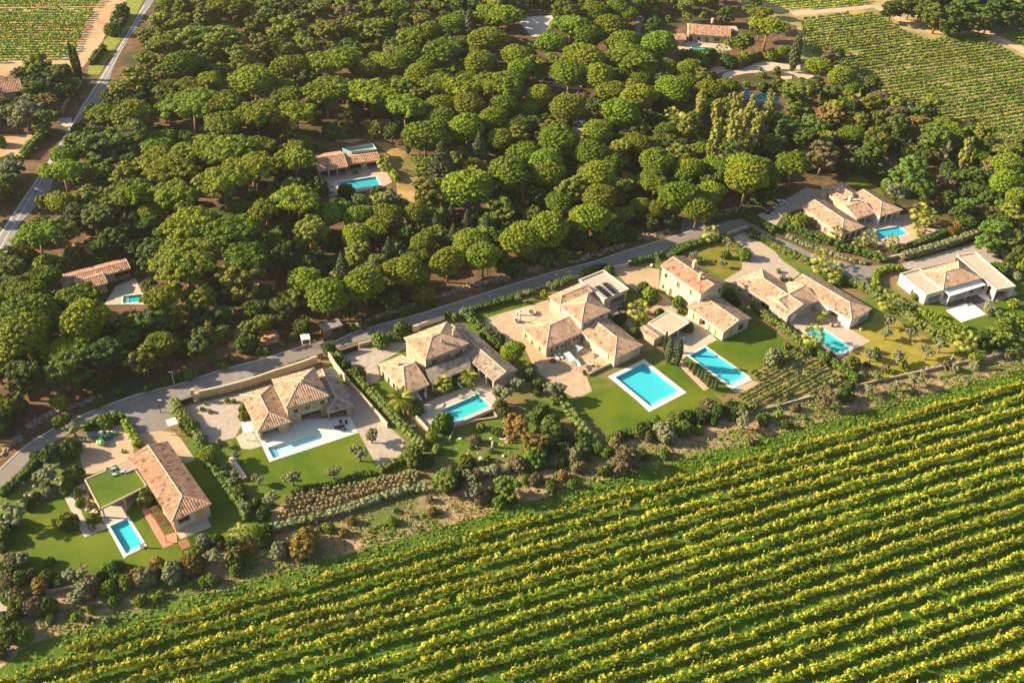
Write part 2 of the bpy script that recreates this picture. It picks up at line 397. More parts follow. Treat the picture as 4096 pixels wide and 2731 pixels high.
G_SAND = mat('sandy_court', (0.40, 0.30, 0.20), (0.50, 0.385, 0.265), scale=0.5, bump=0.02, bscale=8, c3=(0.40, 0.30, 0.19))
G_PAVE = mat('pale_paving', (0.44, 0.37, 0.29), (0.53, 0.46, 0.37), scale=1.2, bump=0.006, bscale=3, c3=(0.48, 0.40, 0.32))
G_PINKP = mat('pink_paving', (0.44, 0.32, 0.26), (0.53, 0.40, 0.33), scale=1.5, bump=0.006, bscale=3)
G_WHITE = mat('white_paving', (0.66, 0.63, 0.58), (0.74, 0.71, 0.66), scale=0.8, rough=0.7)
G_ROAD = mat('asphalt', (0.185, 0.175, 0.165), (0.25, 0.235, 0.22), scale=0.5, bump=0.004, bscale=20, c3=(0.21, 0.18, 0.155), detail=8)
G_MROAD = mat('old_asphalt', (0.20, 0.20, 0.21), (0.26, 0.26, 0.26), scale=0.6, bump=0.004, bscale=20)
G_DIRT = mat('red_earth', (0.38, 0.21, 0.11), (0.52, 0.33, 0.19), scale=0.25, bump=0.06, bscale=2, c3=(0.44, 0.34, 0.20))
G_DARKP = mat('dark_decking', (0.10, 0.095, 0.10), (0.14, 0.13, 0.13), scale=1)
G_RED = mat('red_decking', (0.50, 0.20, 0.13), (0.60, 0.27, 0.18), scale=2, bump=0.01)
G_VGREEN = mat('green_cover', (0.028, 0.090, 0.004), (0.085, 0.18, 0.008), scale=0.7, bump=0.35, bscale=1.8, c3=(0.085, 0.14, 0.012), contrast=(0.3, 0.7))
G_ROWS = mat('vineyard_soil', (0.20, 0.165, 0.06), (0.34, 0.27, 0.10), scale=0.6, bump=0.1, bscale=2, c3=(0.12, 0.15, 0.03))
WHITEL = mat('road_paint', (0.78, 0.77, 0.74), (0.62, 0.6, 0.56), scale=2)
# base terrain
BX = 3000
sheet('ground', [(-BX, -200), (BX, -200), (BX, 5000), (-BX, 5000)], 0.0, G_FOREST)
D = lambda pts: PP('D', pts)
Z = {'scrub': 0.012, 'lawn': 0.03, 'gravel': 0.045, 'pave': 0.09, 'road': 0.055}
sheet('scrub_land', D([(-60, 1310), (25, 1300), (70, 1345), (250, 1330), (420, 1285), (560, 1240), (620, 1215), (990, 1110), (1060, 1080), (1200, 1075), (1330, 1040), (1420, 1010), (1560, 970), (1700, 950), (1800, 925), (1960, 885), (2060, 850), (2200, 825), (2352, 800), (2500, 780), (2500, 830), (2352, 858), (1520, 1080), (574, 1350), (60, 1490), (-60, 1600)]), Z['scrub'], G_SCRUB)
sheet('estate_ground', D([(-60, 1150), (30, 1090), (200, 970), (400, 930), (700, 830), (980, 735), (1270, 650), (1600, 555), (1712, 528), (1990, 665), (2040, 620), (2352, 640), (2500, 700), (2500, 780), (2352, 800), (2060, 850), (1700, 950), (1330, 1040), (1200, 1075), (990, 1110), (620, 1215), (420, 1285), (70, 1345), (-60, 1330)]), 0.022, G_GARD)
# roads
lane_up = [(-80, 1140), (0, 1078), (40, 1040), (74, 1014), (123, 984), (196, 951), (250, 929), (316, 906), (402, 885), (512, 849), (611, 823), (709, 791), (770, 784), (819, 760), (976, 718), (1148, 663), (1269, 626), (1369, 600), (1430, 579), (1570, 537), (1618, 520), (1699, 503), (1716, 503), (1780, 545), (1814, 558), (1871, 585), (1935, 601), (1978, 611), (2056, 609)]
lane_dn = [(2067, 618), (2029, 622), (2008, 640), (1999, 667), (1962, 661), (1900, 622), (1865, 601), (1790, 558), (1720, 532), (1712, 526), (1672, 537), (1605, 552), (1524, 579), (1433, 611), (1336, 632), (1148, 687), (976, 741), (942, 748), (857, 777), (785, 796), (746, 810), (672, 836), (537, 880), (441, 907), (402, 924), (398, 950), (383, 987), (318, 997), (290, 956), (245, 953), (191, 975), (147, 1004), (86, 1038), (32, 1095), (0, 1134), (-80, 1200)]
sheet('lane', D(lane_up + lane_dn), Z['road'], G_ROAD)
def ribbon(pts, w): # world polyline -> polygon
    pts = [Vector((p[0], p[1], 0)) for p in pts]; a = []; b = []
    for i, p in enumerate(pts):
        d = (pts[min(i + 1, len(pts) - 1)] - pts[max(i - 1, 0)]).normalized(); n = Vector((-d.y, d.x, 0)) * w / 2
        a.append(p + n); b.append(p - n)
    return a + b[::-1]
def kerb(pts, w=0.22, h=0.12, name='kerb', m=None):
    b = MB(); pts = [Vector((p[0], p[1], 0)) for p in pts]
    r = ribbon(pts, w); n = len(pts)
    for i in range(n - 1):
        q = [r[i], r[i + 1], r[2 * n - 2 - i], r[2 * n - 1 - i]]; b.prism(q[::-1], 0.0, h)
    o = link(name, b.mesh(name, m or mat('kerb_stone', (0.5, 0.46, 0.4), (0.6, 0.56, 0.5), scale=2))); tag(o, kind='structure'); return o
kerb(D(lane_up[1:21]), 0.3, 0.15)
kerb(D([(976, 741), (1148, 687), (1336, 632)]), 0.25, 0.14)
road_l = [(333, 5), (303, 63), (274, 107), (231, 175), (193, 234), (165, 282), (134, 333), (110, 372), (80, 416), (64, 438), (30, 490), (0, 534), (-60, 625)]
road_r = [(-35, 650), (5, 596), (29, 561), (42, 518), (70, 488), (115, 438), (128, 395), (145, 350), (160, 312), (180, 282), (240, 223), (252, 183), (263, 150), (288, 97), (314, 67), (333, 32), (352, 5), (380, -40), (355, -40)]
sheet('main_road', D(road_l + road_r), Z['road'], G_MROAD)
sheet('side_lane', D([(165, 270), (133, 272), (132, 282), (150, 292), (165, 290)]), Z['road'] - .006, mat('pink_gravel', (.55, .42, .34), (.62, .5, .42), scale=1))
sheet('road_edge_line', ribbon(D([(331, 12), (273, 112), (233, 180), (194, 240), (166, 286), (136, 336), (82, 418), (32, 492), (2, 537), (-30, 585)]), 0.28), Z['road'] + .005, WHITEL)
sheet('road_centre_line', ribbon(D([(346, 12), (328, 34), (300, 80), (262, 145), (243, 180), (215, 225), (176, 274), (150, 312), (100, 405), (60, 470), (15, 545), (-10, 590)]), 0.16), Z['road'] + .005, WHITEL)
for nm, q in [('top_lane', [(1160, 135), (1220, 135), (1240, 165), (1215, 200), (1190, 325), (1155, 290), (1165, 200)])]:
    sheet(nm, PP('A3', q), Z['road'], G_ROAD)
sheet('car_park', PP('A3', [(170, 200), (200, 150), (330, 140), (450, 135), (500, 200), (440, 250), (340, 320), (270, 315), (210, 250)]), Z['gravel'], mat('car_park_gravel', (.50, .44, .40), (.6, .53, .48), scale=1))
sheet('car_clearing', PP('A3', [(300, 620), (470, 590), (560, 640), (520, 700), (680, 700), (700, 770), (560, 760), (440, 730), (330, 690)]), Z['gravel'], G_GRAV)
sheet('car_stand', PP('A3', [(600, 1030), (730, 1030), (720, 1180), (640, 1170)]), Z['gravel'], G_GRAV)
sheet('forest_track', PP('A2', [(1060, 1215), (1180, 1220), (1300, 1290), (1440, 1310), (1450, 1340), (1360, 1350), (1420, 1420), (1440, 1550), (1380, 1900), (1290, 1900), (1240, 1500), (1200, 1330)]), Z['scrub'], mat('orange_track', (.42, .25, .10), (.55, .35, .16), scale=.3, c3=(.16, .15, .04)))
for i, (s, q) in enumerate([('A2', [(930, 1060), (1000, 1010), (1200, 1020), (1200, 1080), (1060, 1100)]), ('A2', [(660, 1180), (760, 1190), (990, 1190), (880, 1225), (740, 1210)]), ('A3', [(1740, 1400), (1900, 1310), (2090, 1300), (2080, 1380), (1980, 1440), (1760, 1430)]),
        ('B1', [(590, 700), (760, 700), (800, 790), (590, 790)]), ('B3', [(170, 200), (260, 200), (270, 350), (190, 350)]), ('B1', [(1960, 1010), (2352, 1010), (2352, 1200), (2000, 1180)]), ('Z2', [(490, 150), (960, 160), (980, 270), (700, 340), (500, 330)]), ('B3', [(1030, 60), (1200, 100), (1200, 170), (1060, 150)])]):
    sheet('bare_earth', PP(s, q), Z['scrub'] + .002 * (i % 3), mat('orange_soil', (.46, .25, .11), (.60, .36, .19), scale=.6, bump=.1))
# far fields
sheet('left_field', D([(-400, -160), (290, -160), (292, 0), (262, 25), (245, 75), (225, 115), (190, 155), (140, 160), (-400, 215)]), Z['scrub'], G_DIRT)
sheet('field_verge', D([(292, 0), (330, 0), (300, 60), (268, 105), (228, 172), (200, 172), (205, 150), (250, 80), (270, 25)]), Z['lawn'], mat('verge', (.15, .19, .02), (.26, .29, .05), scale=.8, bump=.1))
sheet('left_paddock', D([(-400, 310), (84, 310), (60, 350), (38, 376), (-400, 420)]), Z['scrub'] + .004, G_DIRT)
sheet('right_field', D([(1640, -160), (3100, -260), (3100, 400), (2400, 380), (2340, 350), (2230, 345), (2110, 265), (1980, 235), (1890, 165), (1840, 140), (1830, 60), (1700, 20)]), Z['scrub'], mat('pale_vineyard_soil', (.30, .25, .10), (.44, .36, .17), scale=.5, bump=.1, c3=(.20, .20, .06)))
TR = mat('track', (.50, .33, .20), (.62, .43, .28), scale=.4, bump=.05)
sheet('field_track', ribbon(D([(1820, 33), (1930, 22), (2005, 14), (2040, 30), (2080, 50), (2145, 75), (2200, 72), (2260, 65), (2352, 48), (2600, 20)]), 5.0), Z['gravel'], TR)
sheet('field_track', ribbon(D([(2240, 66), (2290, 85), (2352, 118), (2450, 165)]), 5.0), Z['gravel'] + .004, TR)
# plots: lawns
LAWNS = [('lawn', [(145, 1130), (60, 1175), (25, 1215), (25, 1265), (70, 1345), (130, 1350), (290, 1310), (420, 1285), (520, 1250), (555, 1200), (520, 1120), (450, 1060), (425, 1030), (330, 1100), (230, 1180)], G_LAWN),
 ('lawn', [(530, 1010), (545, 1005), (545, 1030), (610, 1026), (618, 1061), (823, 994), (872, 1082), (760, 1105), (680, 1128), (600, 1148), (565, 1100)], G_LAWN),
 ('lawn', [(1323, 917), (1425, 880), (1470, 850), (1502, 848), (1547, 828), (1630, 895), (1662, 925), (1560, 965), (1410, 1010), (1400, 1005)], G_LAWN)]
for n, q, m in LAWNS: sheet(n, D(q), Z['lawn'], m)
sheet('lawn', PP('Z5', [(760, 1010), (900, 960), (1160, 750), (1430, 900), (1600, 1040), (1330, 1170), (1150, 1280)]), Z['lawn'], G_LAWN)
sheet('lawn', PP('Z5', [(540, 1140), (585, 1105), (1000, 1425), (960, 1460), (930, 1500), (800, 1440)]), Z['lawn'] + .006, G_LAWN)
sheet('dry_lawn', PP('Z6', [(700, 870), (900, 790), (960, 690), (1100, 740), (1340, 900), (1500, 960), (1690, 1000), (1700, 1130), (1350, 1240), (1000, 1330), (880, 1340), (740, 1260), (640, 1140), (905, 970)]), Z['lawn'], G_LAWND)
sheet('lawn', PP('Z6', [(1250, 1170), (1400, 1190), (1350, 1300), (1000, 1350), (880, 1330), (950, 1260), (1100, 1210)]), Z['lawn'] + .006, mat('yellow_lawn', (.20, .22, .012), (.28, .27, .02), scale=.3))
sheet('lawn', PP('Z6', [(1400, 650), (1560, 600), (2040, 600), (2200, 460), (2190, 350), (2340, 380), (2500, 500), (2500, 900), (1900, 910), (1720, 850), (1340, 690)]), Z['lawn'], G_LAWN)
sheet('dry_lawn', PP('B3', [(1680, 760), (1750, 680), (1930, 640), (2030, 700), (2200, 840), (1910, 990), (1750, 880)]), Z['lawn'], mat('painted_shade_lawn', (.14, .14, .015), (.22, .19, .03), scale=.3))  # darker copy of the dry lawn, shade put into its colour
sheet('lawn', PP('B4', [(810, 150), (900, 105), (960, 110), (1130, 240), (1160, 300), (1070, 240), (980, 260), (840, 170)]), Z['lawn'], G_LAWN)
sheet('lawn', PP('Z4', [(0, 590), (300, 490), (540, 440), (540, 470), (200, 570), (0, 620)]), Z['lawn'], G_LAWN)
sheet('lawn', PP('Z3', [(310, 800), (430, 750), (560, 860), (520, 900), (450, 920)]), Z['lawn'], G_LAWN)
sheet('lawn', PP('Z3', [(1210, 1150), (1455, 1045), (1480, 1105), (1300, 1140)]), Z['lawn'] + .006, G_LAWN)
sheet('lawn', PP('Z4', [(1330, 430), (1420, 400), (1600, 400), (1640, 450), (1560, 495), (1400, 490)]), Z['lawn'] + .02, G_GARD)
# plots: gravel, paving
PAVES = [
 ('gravel_court', 'Z1', [(690, 290), (800, 230), (1000, 150), (1130, 110), (1250, 300), (1250, 380), (1200, 430), (985, 530), (800, 600), (770, 490), (740, 400)], 'gravel', G_SAND),
 ('garden_path', 'Z1', [(590, 770), (780, 660), (810, 680), (700, 770), (830, 1085), (940, 1030), (1020, 1075), (790, 1170)], 'pave', G_PAVE),
 ('covered_terrace', 'Z1', [(940, 900), (1280, 760), (1290, 800), (1180, 925), (1205, 990), (1015, 1078), (960, 1010)], 'pave', G_PAVE),
 ('pool_surround', 'Z1', [(1010, 1077), (1203, 985), (1350, 1240), (1160, 1363)], 'pave', G_WHITE),
 ('red_deck', 'Z1', [(1300, 835), (1345, 860), (1390, 900), (1540, 1150), (1650, 1120), (1660, 1215), (1530, 1268), (1420, 1090), (1330, 920)], 'pave', G_RED),
 ('front_terrace', 'Z1', [(1640, 1110), (1940, 980), (1980, 1070), (1690, 1185)], 'pave', G_PAVE),
 ('entrance_terrace', 'Z1', [(1290, 200), (1500, 170), (1640, 190), (1700, 250), (1830, 440), (1740, 480), (1600, 400), (1560, 300), (1350, 310)], 'pave', G_SAND),
 ('gravel_court', 'Z2', [(60, 890), (240, 840), (560, 770), (900, 670), (1300, 500), (1330, 560), (940, 700), (620, 790), (720, 1000), (620, 1060), (560, 1170), (300, 1230), (200, 1100)], 'gravel', G_GRAV),
 ('pool_terrace', 'Z2', [(740, 1110), (1060, 1010), (1640, 975), (1715, 1125), (1430, 1220), (885, 1400), (818, 1255)], 'pave', G_WHITE),
 ('side_patio', 'Z2', [(570, 1170), (640, 1120), (740, 1112), (810, 1252), (710, 1280), (625, 1275)], 'pave', G_PAVE),
 ('gravel_drive', 'Z2', [(1640, 970), (1540, 640), (1700, 740), (1950, 1020), (2150, 1200), (2100, 1380), (1910, 1480), (1720, 1125)], 'gravel', G_GRAV),
 ('forecourt', 'Z3', [(30, 510), (200, 460), (640, 370), (640, 450), (370, 600), (400, 740), (300, 800), (200, 700), (130, 620)], 'gravel', G_GRAV),
 ('pool_terrace', 'Z3', [(735, 1100), (830, 1050), (790, 985), (900, 930), (1050, 870), (1250, 800), (1350, 640), (1450, 850), (1485, 930), (1435, 1010), (1090, 1185), (1060, 1200), (850, 1235)], 'pave', G_PAVE),
 ('sandy_court', 'Z4', [(-30, 650), (100, 600), (350, 530), (560, 470), (700, 560), (340, 720), (330, 830), (560, 1000), (870, 790), (1190, 1060), (1000, 1120), (930, 1190), (980, 1320), (830, 1395), (720, 1330), (450, 1130), (330, 880), (140, 880), (100, 800), (-20, 720)], 'gravel', G_SAND),
 ('sandy_court', 'Z4', [(1100, 560), (1150, 480), (1330, 560), (1400, 700), (1330, 720), (1200, 640)], 'gravel', G_GRAV),
 ('drive_court', 'Z4', [(1170, 190), (1300, 150), (1610, 180), (1600, 400), (1700, 450), (1800, 600), (1870, 640), (1700, 640), (1500, 560), (1640, 460), (1600, 390), (1400, 390), (1350, 360)], 'gravel', G_SAND),
 ('pool_surround', 'Z4', [(1180, 1200), (1460, 1025), (1820, 1335), (1510, 1515)], 'pave', G_WHITE),
 ('stone_patio', 'Z5', [(400, 970), (560, 740), (600, 700), (860, 960), (765, 1012), (585, 1105), (540, 1140), (420, 1060)], 'pave', G_PAVE),
 ('pool_surround', 'Z5', [(583, 1103), (760, 1015), (1190, 1330), (1000, 1425)], 'pave2', G_WHITE),
 ('gravel_path', 'Z5', [(1000, 1430), (1190, 1335), (1270, 1360), (1060, 1470)], 'gravel', G_SAND),
 ('gravel_court', 'B3', [(1990, 640), (2100, 600), (2352, 760), (2450, 900), (2500, 1050), (2000, 1040), (1910, 1010), (2200, 840)], 'gravel', G_GRAV),
 ('gravel_court', 'B4', [(-60, 640), (0, 640), (120, 710), (440, 950), (330, 1030), (280, 1000), (100, 880), (-60, 960)], 'gravel2', G_GRAV),
 ('pool_deck', 'Z6', [(130, 800), (440, 590), (520, 620), (715, 860), (905, 970), (610, 1133)], 'pave', G_PINKP),
 ('dark_terrace', 'Z6', [(1560, 625), (1560, 560), (1900, 450), (2035, 610), (1980, 640), (1700, 740)], 'gravel2', G_DARKP),
 ('white_loggia_floor', 'Z6', [(1550, 600), (1590, 500), (1900, 400), (2040, 610), (2010, 614), (1895, 533), (1570, 628)], 'pave', G_WHITE),
 ('drive_court', 'Z6', [(1180, 250), (1920, 40), (2150, 230), (1960, 290), (1800, 200), (1270, 320)], 'gravel', mat('tarmac_drive', (.30, .26, .23), (.38, .33, .29), scale=1)),
 ('side_terrace', 'Z6', [(2210, 470), (2290, 530), (2080, 600), (2060, 560)], 'pave', G_PAVE),
 ('gravel_court', 'B4', [(70, 455), (490, 215), (640, 240), (600, 330), (440, 400), (300, 440), (230, 540)], 'gravel', G_GRAV),
 ('pool_terrace', 'B4', [(880, 660), (1010, 560), (930, 490), (1390, 440), (1440, 520), (1410, 560), (1710, 570), (1620, 610), (1250, 740), (1080, 705)], 'pave', G_PINKP),
 ('pool_terrace', 'B2', [(600, 60), (1150, 40), (1218, 170), (1130, 215), (740, 285), (680, 297), (620, 170)], 'pave', G_PINKP),
 ('pool_terrace', 'A3', [(1520, 395), (1600, 360), (1930, 365), (1985, 430), (1830, 458), (1540, 462)], 'pave', G_PAVE),
 ('pool_terrace', 'B1', [(890, 1220), (990, 1060), (1160, 990), (1220, 1130), (1250, 1220), (1060, 1215)], 'pave', G_PAVE),
 ('round_terrace', 'PZ', [(480, 260), (500, 240), (560, 220), (640, 205), (700, 180), (780, 160), (900, 180), (1010, 190), (1010, 220), (880, 215), (760, 235), (640, 245), (560, 260), (530, 290), (500, 300)], 'pave', G_PAVE),
 ('sandy_bank', 'PZ', [(880, 235), (1000, 225), (1140, 260), (1160, 320), (1050, 300), (960, 250), (940, 310), (900, 320), (880, 280)], 'gravel', mat('pink_sand', (.55, .38, .25), (.65, .48, .34), scale=1)),
 ('gravel_court', 'PZ', [(320, 260), (430, 200), (620, 190), (560, 215), (470, 240), (430, 270), (350, 290)], 'gravel', G_GRAV),
 ('vineyard_plot', 'L4', [(1150, 470), (1640, 220), (2190, 560), (1740, 680), (1160, 830), (1040, 690), (1260, 540)], 'gravel', G_ROWS),
 ('young_vineyard', 'L2', [(480, 760), (900, 640), (1600, 470), (1800, 440), (1900, 560), (1500, 660), (1100, 770), (500, 940), (420, 860)], 'gravel', G_SCRUB),
]
ZZ = {'gravel': .045, 'gravel2': .051, 'pave': .09, 'pave2': .096}
for n, s, q, l, m in PAVES: sheet(n, PP(s, q), ZZ[l], m)
for s, q in [('B3', [(1545, 610), (1560, 480), (1700, 500), (1770, 545), (1600, 615)])]: sheet('lane_spur', PP(s, q), Z['road'] + .005, G_ROAD)
# pools themselves
def pool(key, label, coping=0.55, infin=False):
    q = PQ[key]; depth = POOLS[key][2]; col = POOLS[key][3]; cen = sum(q, Vector()) / 4
    root = empty('swimming_pool', (cen.x, cen.y, 0), label, 'swimming pool', 'swimming pools')
    q = [p - cen for p in q]
    b = MB(); b.poly([(p.x, p.y, -depth) for p in q])
    for i in range(4):
        a, c = q[i], q[(i + 1) % 4]; b.poly([(a.x, a.y, 0.1), (c.x, c.y, 0.1), (c.x, c.y, -depth), (a.x, a.y, -depth)])
    link('basin', b.mesh('basin', mat('basin_' + key, tuple(x * .92 for x in col), col, scale=1.5, rough=.6, contrast=(.3, .7))), root)
    WM = bpy.data.materials.get('pool_water')
    if WM is None:
        WM = bpy.data.materials.new('pool_water'); WM.use_nodes = True; t = WM.node_tree; t.nodes.clear()
        tr = t.nodes.new('ShaderNodeBsdfTransparent'); tr.inputs[0].default_value = (.70, .94, .96, 1)
        gl = t.nodes.new('ShaderNodeBsdfGlossy'); gl.inputs['Roughness'].default_value = .06
        ge = t.nodes.new('ShaderNodeNewGeometry'); dp = t.nodes.new('ShaderNodeVectorMath'); dp.operation = 'DOT_PRODUCT'; ab = t.nodes.new('ShaderNodeMath'); ab.operation = 'ABSOLUTE'; om = t.nodes.new('ShaderNodeMath'); om.operation = 'SUBTRACT'; om.inputs[0].default_value = 1; pw5 = t.nodes.new('ShaderNodeMath'); pw5.operation = 'POWER'; pw5.inputs[1].default_value = 5; fr = t.nodes.new('ShaderNodeMath'); fr.operation = 'MULTIPLY_ADD'; fr.inputs[1].default_value = .9; fr.inputs[2].default_value = .025
        t.links.new(ge.outputs['Incoming'], dp.inputs[0]); t.links.new(dp.outputs['Value'], ab.inputs[0]); t.links.new(ab.outputs[0], om.inputs[1]); t.links.new(om.outputs[0], pw5.inputs[0]); t.links.new(pw5.outputs[0], fr.inputs[0])
        no = t.nodes.new('ShaderNodeTexNoise'); no.inputs['Scale'].default_value = 3.0
        bp = t.nodes.new('ShaderNodeBump'); bp.inputs['Distance'].default_value = .03
        t.links.new(no.outputs[0], bp.inputs['Height']); t.links.new(bp.outputs[0], gl.inputs['Normal']); t.links.new(bp.outputs[0], dp.inputs[1])
        mx = t.nodes.new('ShaderNodeMixShader'); out = t.nodes.new('ShaderNodeOutputMaterial')
        t.links.new(fr.outputs[0], mx.inputs[0]); t.links.new(tr.outputs[0], mx.inputs[1]); t.links.new(gl.outputs[0], mx.inputs[2]); t.links.new(mx.outputs[0], out.inputs[0])
    if key != 'h2' or True:
        b = MB(); b.poly([(p.x, p.y, -0.02) for p in q]); link('water', b.mesh('water', WM), root)
    # coping ring
    b = MB()
    for i in range(4):
        a, c = q[i], q[(i + 1) % 4]; d = (c - a).normalized(); n = Vector((d.y, -d.x, 0))
        if n.dot(a) < 0: n = -n
        wd = coping
        b.box(a - d * wd, (c - a) + 2 * d * wd if i % 2 == 0 else (c - a) + 2 * d * wd, n * wd, (0, 0, 0.0)) if False else None
        e = d * wd if i % 2 == 0 else d * 0
        pts = [a - e, c + e, c + e + n * wd, a - e + n * wd]
        b.prism(pts if (pts[1] - pts[0]).cross(pts[2] - pts[1]).z > 0 else pts[::-1], -0.2, 0.125)
    link('coping', b.mesh('coping', G_WHITE), root)
    # steps in a corner
    d1 = (q[1] - q[0]).normalized(); d2 = (q[3] - q[0]).normalized(); b = MB()
    W1 = (q[1] - q[0]).length; W2 = (q[3] - q[0]).length
    if W1 < W2:
        for i in range(3): b.box(q[0] + Vector((0, 0, -depth)) + d2 * .0, d1 * W1, d2 * (.45 * (3 - i)), (0, 0, depth * (.25 + .2 * i)))
    else:
        for i in range(3): b.box(q[1] + Vector((0, 0, -depth)), -d1 * (.45 * (3 - i)), d2 * W2, (0, 0, depth * (.25 + .2 * i)))
    link('steps', b.mesh('steps', mat('pool_steps', (.45, .78, .8))), root)
    return root
pool('h1', 'narrow turquoise pool on the lawn in front of the house with the grass roof', .6)
pool('h2', 'long pale-bottomed pool in front of the stone villa', .7)
pool('h3', 'turquoise pool on the beige terrace beside the wild garden with palms', .45)
pool('h4', 'largest pool, with wide white edging, in the big green lawn', 1.25)
pool('h5', 'long blue pool beside the pink mat and the row of small cypresses', .55)
pool('h6', 'slim pool with a pinkish deck on its right and a palm over it', .45)
pool('h8', 'bright blue pool of the L-shaped villa ringed by palms', .4)
pool('wood', 'turquoise pool of the villa alone in the wood', .5)
pool('top', 'small aqua pool of the farthest villa near the top of the picture', .45)
pool('left', 'half-shaded teal pool of the villa half hidden by pines on the left', .4)
pw = bpy.data.materials.new('pond_water'); pw.use_nodes = True; pb = pw.node_tree.nodes['Principled BSDF']
pb.inputs['Base Color'].default_value = (.008, .045, .10, 1); pb.inputs['Roughness'].default_value = .08
sheet('pond', POND, 0.07, pw)
# ------------------------------------------------------------------ buildings
def tilemat(name, c1, c2, c3, dark):
    if name in MATS: return MATS[name]
    m = bpy.data.materials.new(name); m.use_nodes = True; t = m.node_tree; N = t.nodes; K = t.links; b = N['Principled BSDF']
    b.inputs['Roughness'].default_value = .9; b.inputs['Specular IOR Level'].default_value = .15
    at = N.new('ShaderNodeAttribute'); at.attribute_name = 'tile'
    mp = N.new('ShaderNodeVectorMath'); mp.operation = 'FLOOR'; K.new(at.outputs['Vector'], mp.inputs[0])
    wn = N.new('ShaderNodeTexWhiteNoise'); wn.noise_dimensions = '3D'; K.new(mp.outputs[0], wn.inputs['Vector'])
    r = N.new('ShaderNodeValToRGB'); r.color_ramp.interpolation = 'LINEAR'
    e = r.color_ramp.elements; e[0].position = 0; e[0].color = (*dark, 1); e[1].position = 1; e[1].color = (*c3, 1)
    x = e.new(.14); x.color = (*c1, 1); x = e.new(.6); x.color = (*c2, 1)
    K.new(wn.outputs['Value'], r.inputs[0])
    no = N.new('ShaderNodeTexNoise'); no.inputs['Scale'].default_value = .55; no.inputs['Detail'].default_value = 5
    geo = N.new('ShaderNodeNewGeometry'); K.new(geo.outputs['Position'], no.inputs['Vector'])
    mr = N.new('ShaderNodeMapRange'); mr.inputs['From Min'].default_value = .3; mr.inputs['From Max'].default_value = .7; mr.inputs['To Min'].default_value = .82; mr.inputs['To Max'].default_value = 1.12
    K.new(no.outputs['Fac'], mr.inputs['Value'])
    mx = N.new('ShaderNodeMix'); mx.data_type = 'RGBA'; mx.blend_type = 'MULTIPLY'; mx.inputs['Factor'].default_value = 1
    K.new(r.outputs[0], mx.inputs['A']); K.new(mr.outputs[0], mx.inputs['B']); K.new(mx.outputs['Result'], b.inputs['Base Color'])
    MATS[name] = m; return m
TILE = {'tan': tilemat('tan_tiles', (.37, .245, .165), (.45, .31, .215), (.54, .395, .29), (.20, .12, .08)),
        'red': tilemat('red_tiles', (.36, .20, .125), (.43, .26, .17), (.50, .33, .23), (.17, .09, .06)),
        'grey': tilemat('grey_tiles', (.28, .22, .175), (.35, .28, .225), (.42, .34, .275), (.16, .12, .09))}
def stonemat(name, a, b_, c_, sc_=1.4):
    if name in MATS: return MATS[name]
    m = bpy.data.materials.new(name); m.use_nodes = True; t = m.node_tree; N = t.nodes; K = t.links; b = N['Principled BSDF']
    b.inputs['Roughness'].default_value = .92
    geo = N.new('ShaderNodeNewGeometry'); mp = N.new('ShaderNodeMapping'); mp.inputs['Scale'].default_value = (1, 1, 1.9); K.new(geo.outputs['Position'], mp.inputs[0])
    v = N.new('ShaderNodeTexVoronoi'); v.inputs['Scale'].default_value = sc_ * 1.6; K.new(mp.outputs[0], v.inputs['Vector'])
    r = N.new('ShaderNodeValToRGB'); e = r.color_ramp.elements; e[0].color = (*a, 1); e[1].color = (*c_, 1); x = e.new(.5); x.color = (*b_, 1)
    sp = N.new('ShaderNodeSeparateColor'); K.new(v.outputs['Color'], sp.inputs[0]); K.new(sp.outputs[0], r.inputs[0])
    no = N.new('ShaderNodeTexNoise'); no.inputs['Scale'].default_value = .5; no.inputs['Detail'].default_value = 6; K.new(geo.outputs['Position'], no.inputs['Vector'])
    mr = N.new('ShaderNodeMapRange'); mr.inputs['From Min'].default_value = .3; mr.inputs['From Max'].default_value = .7; mr.inputs['To Min'].default_value = .65; mr.inputs['To Max'].default_value = 1.15; K.new(no.outputs['Fac'], mr.inputs['Value'])
    mx = N.new('ShaderNodeMix'); mx.data_type = 'RGBA'; mx.blend_type = 'MULTIPLY'; mx.inputs['Factor'].default_value = 1
    K.new(r.outputs[0], mx.inputs['A']); K.new(mr.outputs[0], mx.inputs['B']); K.new(mx.outputs['Result'], b.inputs['Base Color'])
    v2 = N.new('ShaderNodeTexVoronoi'); v2.feature = 'DISTANCE_TO_EDGE'; v2.inputs['Scale'].default_value = sc_ * 1.6; K.new(mp.outputs[0], v2.inputs['Vector'])
    bp = N.new('ShaderNodeBump'); bp.inputs['Distance'].default_value = .06; K.new(v2.outputs[0], bp.inputs['Height']); K.new(bp.outputs[0], b.inputs['Normal'])
    MATS[name] = m; return m
WALL = {'stone': stonemat('warm_stone', (.34, .26, .18), (.44, .35, .25), (.54, .44, .33)), 'plaster': mat('cream_plaster', (.52, .42, .31), (.61, .51, .39), scale=.5, c3=(.44, .34, .24)),
        'white': mat('pale_render', (.66, .58, .47), (.74, .66, .55), scale=.4), 'ochre': mat('ochre_render', (.50, .36, .23), (.60, .45, .30), scale=.7),
        'greystone': stonemat('grey_stone', (.30, .25, .20), (.42, .35, .28), (.54, .46, .37))}
RIDGE = mat('ridge_mortar', (.55, .42, .32), (.66, .53, .42), scale=2)
FRAME = mat('window_frame', (.45, .38, .32)); GLASS = mat('window_glass', (.03, .035, .045), rough=.12, spec=.5)
DARKIN = mat('painted_loggia_shade', (.07, .055, .045), (.12, .09, .07), scale=2); BLUEP = mat('blue_shutter', (.16, .22, .32)); WOOD = mat('brown_wood', (.22, .11, .06), (.32, .17, .10), scale=3)  # DARKIN: shade inside the loggias, put into the back wall colour
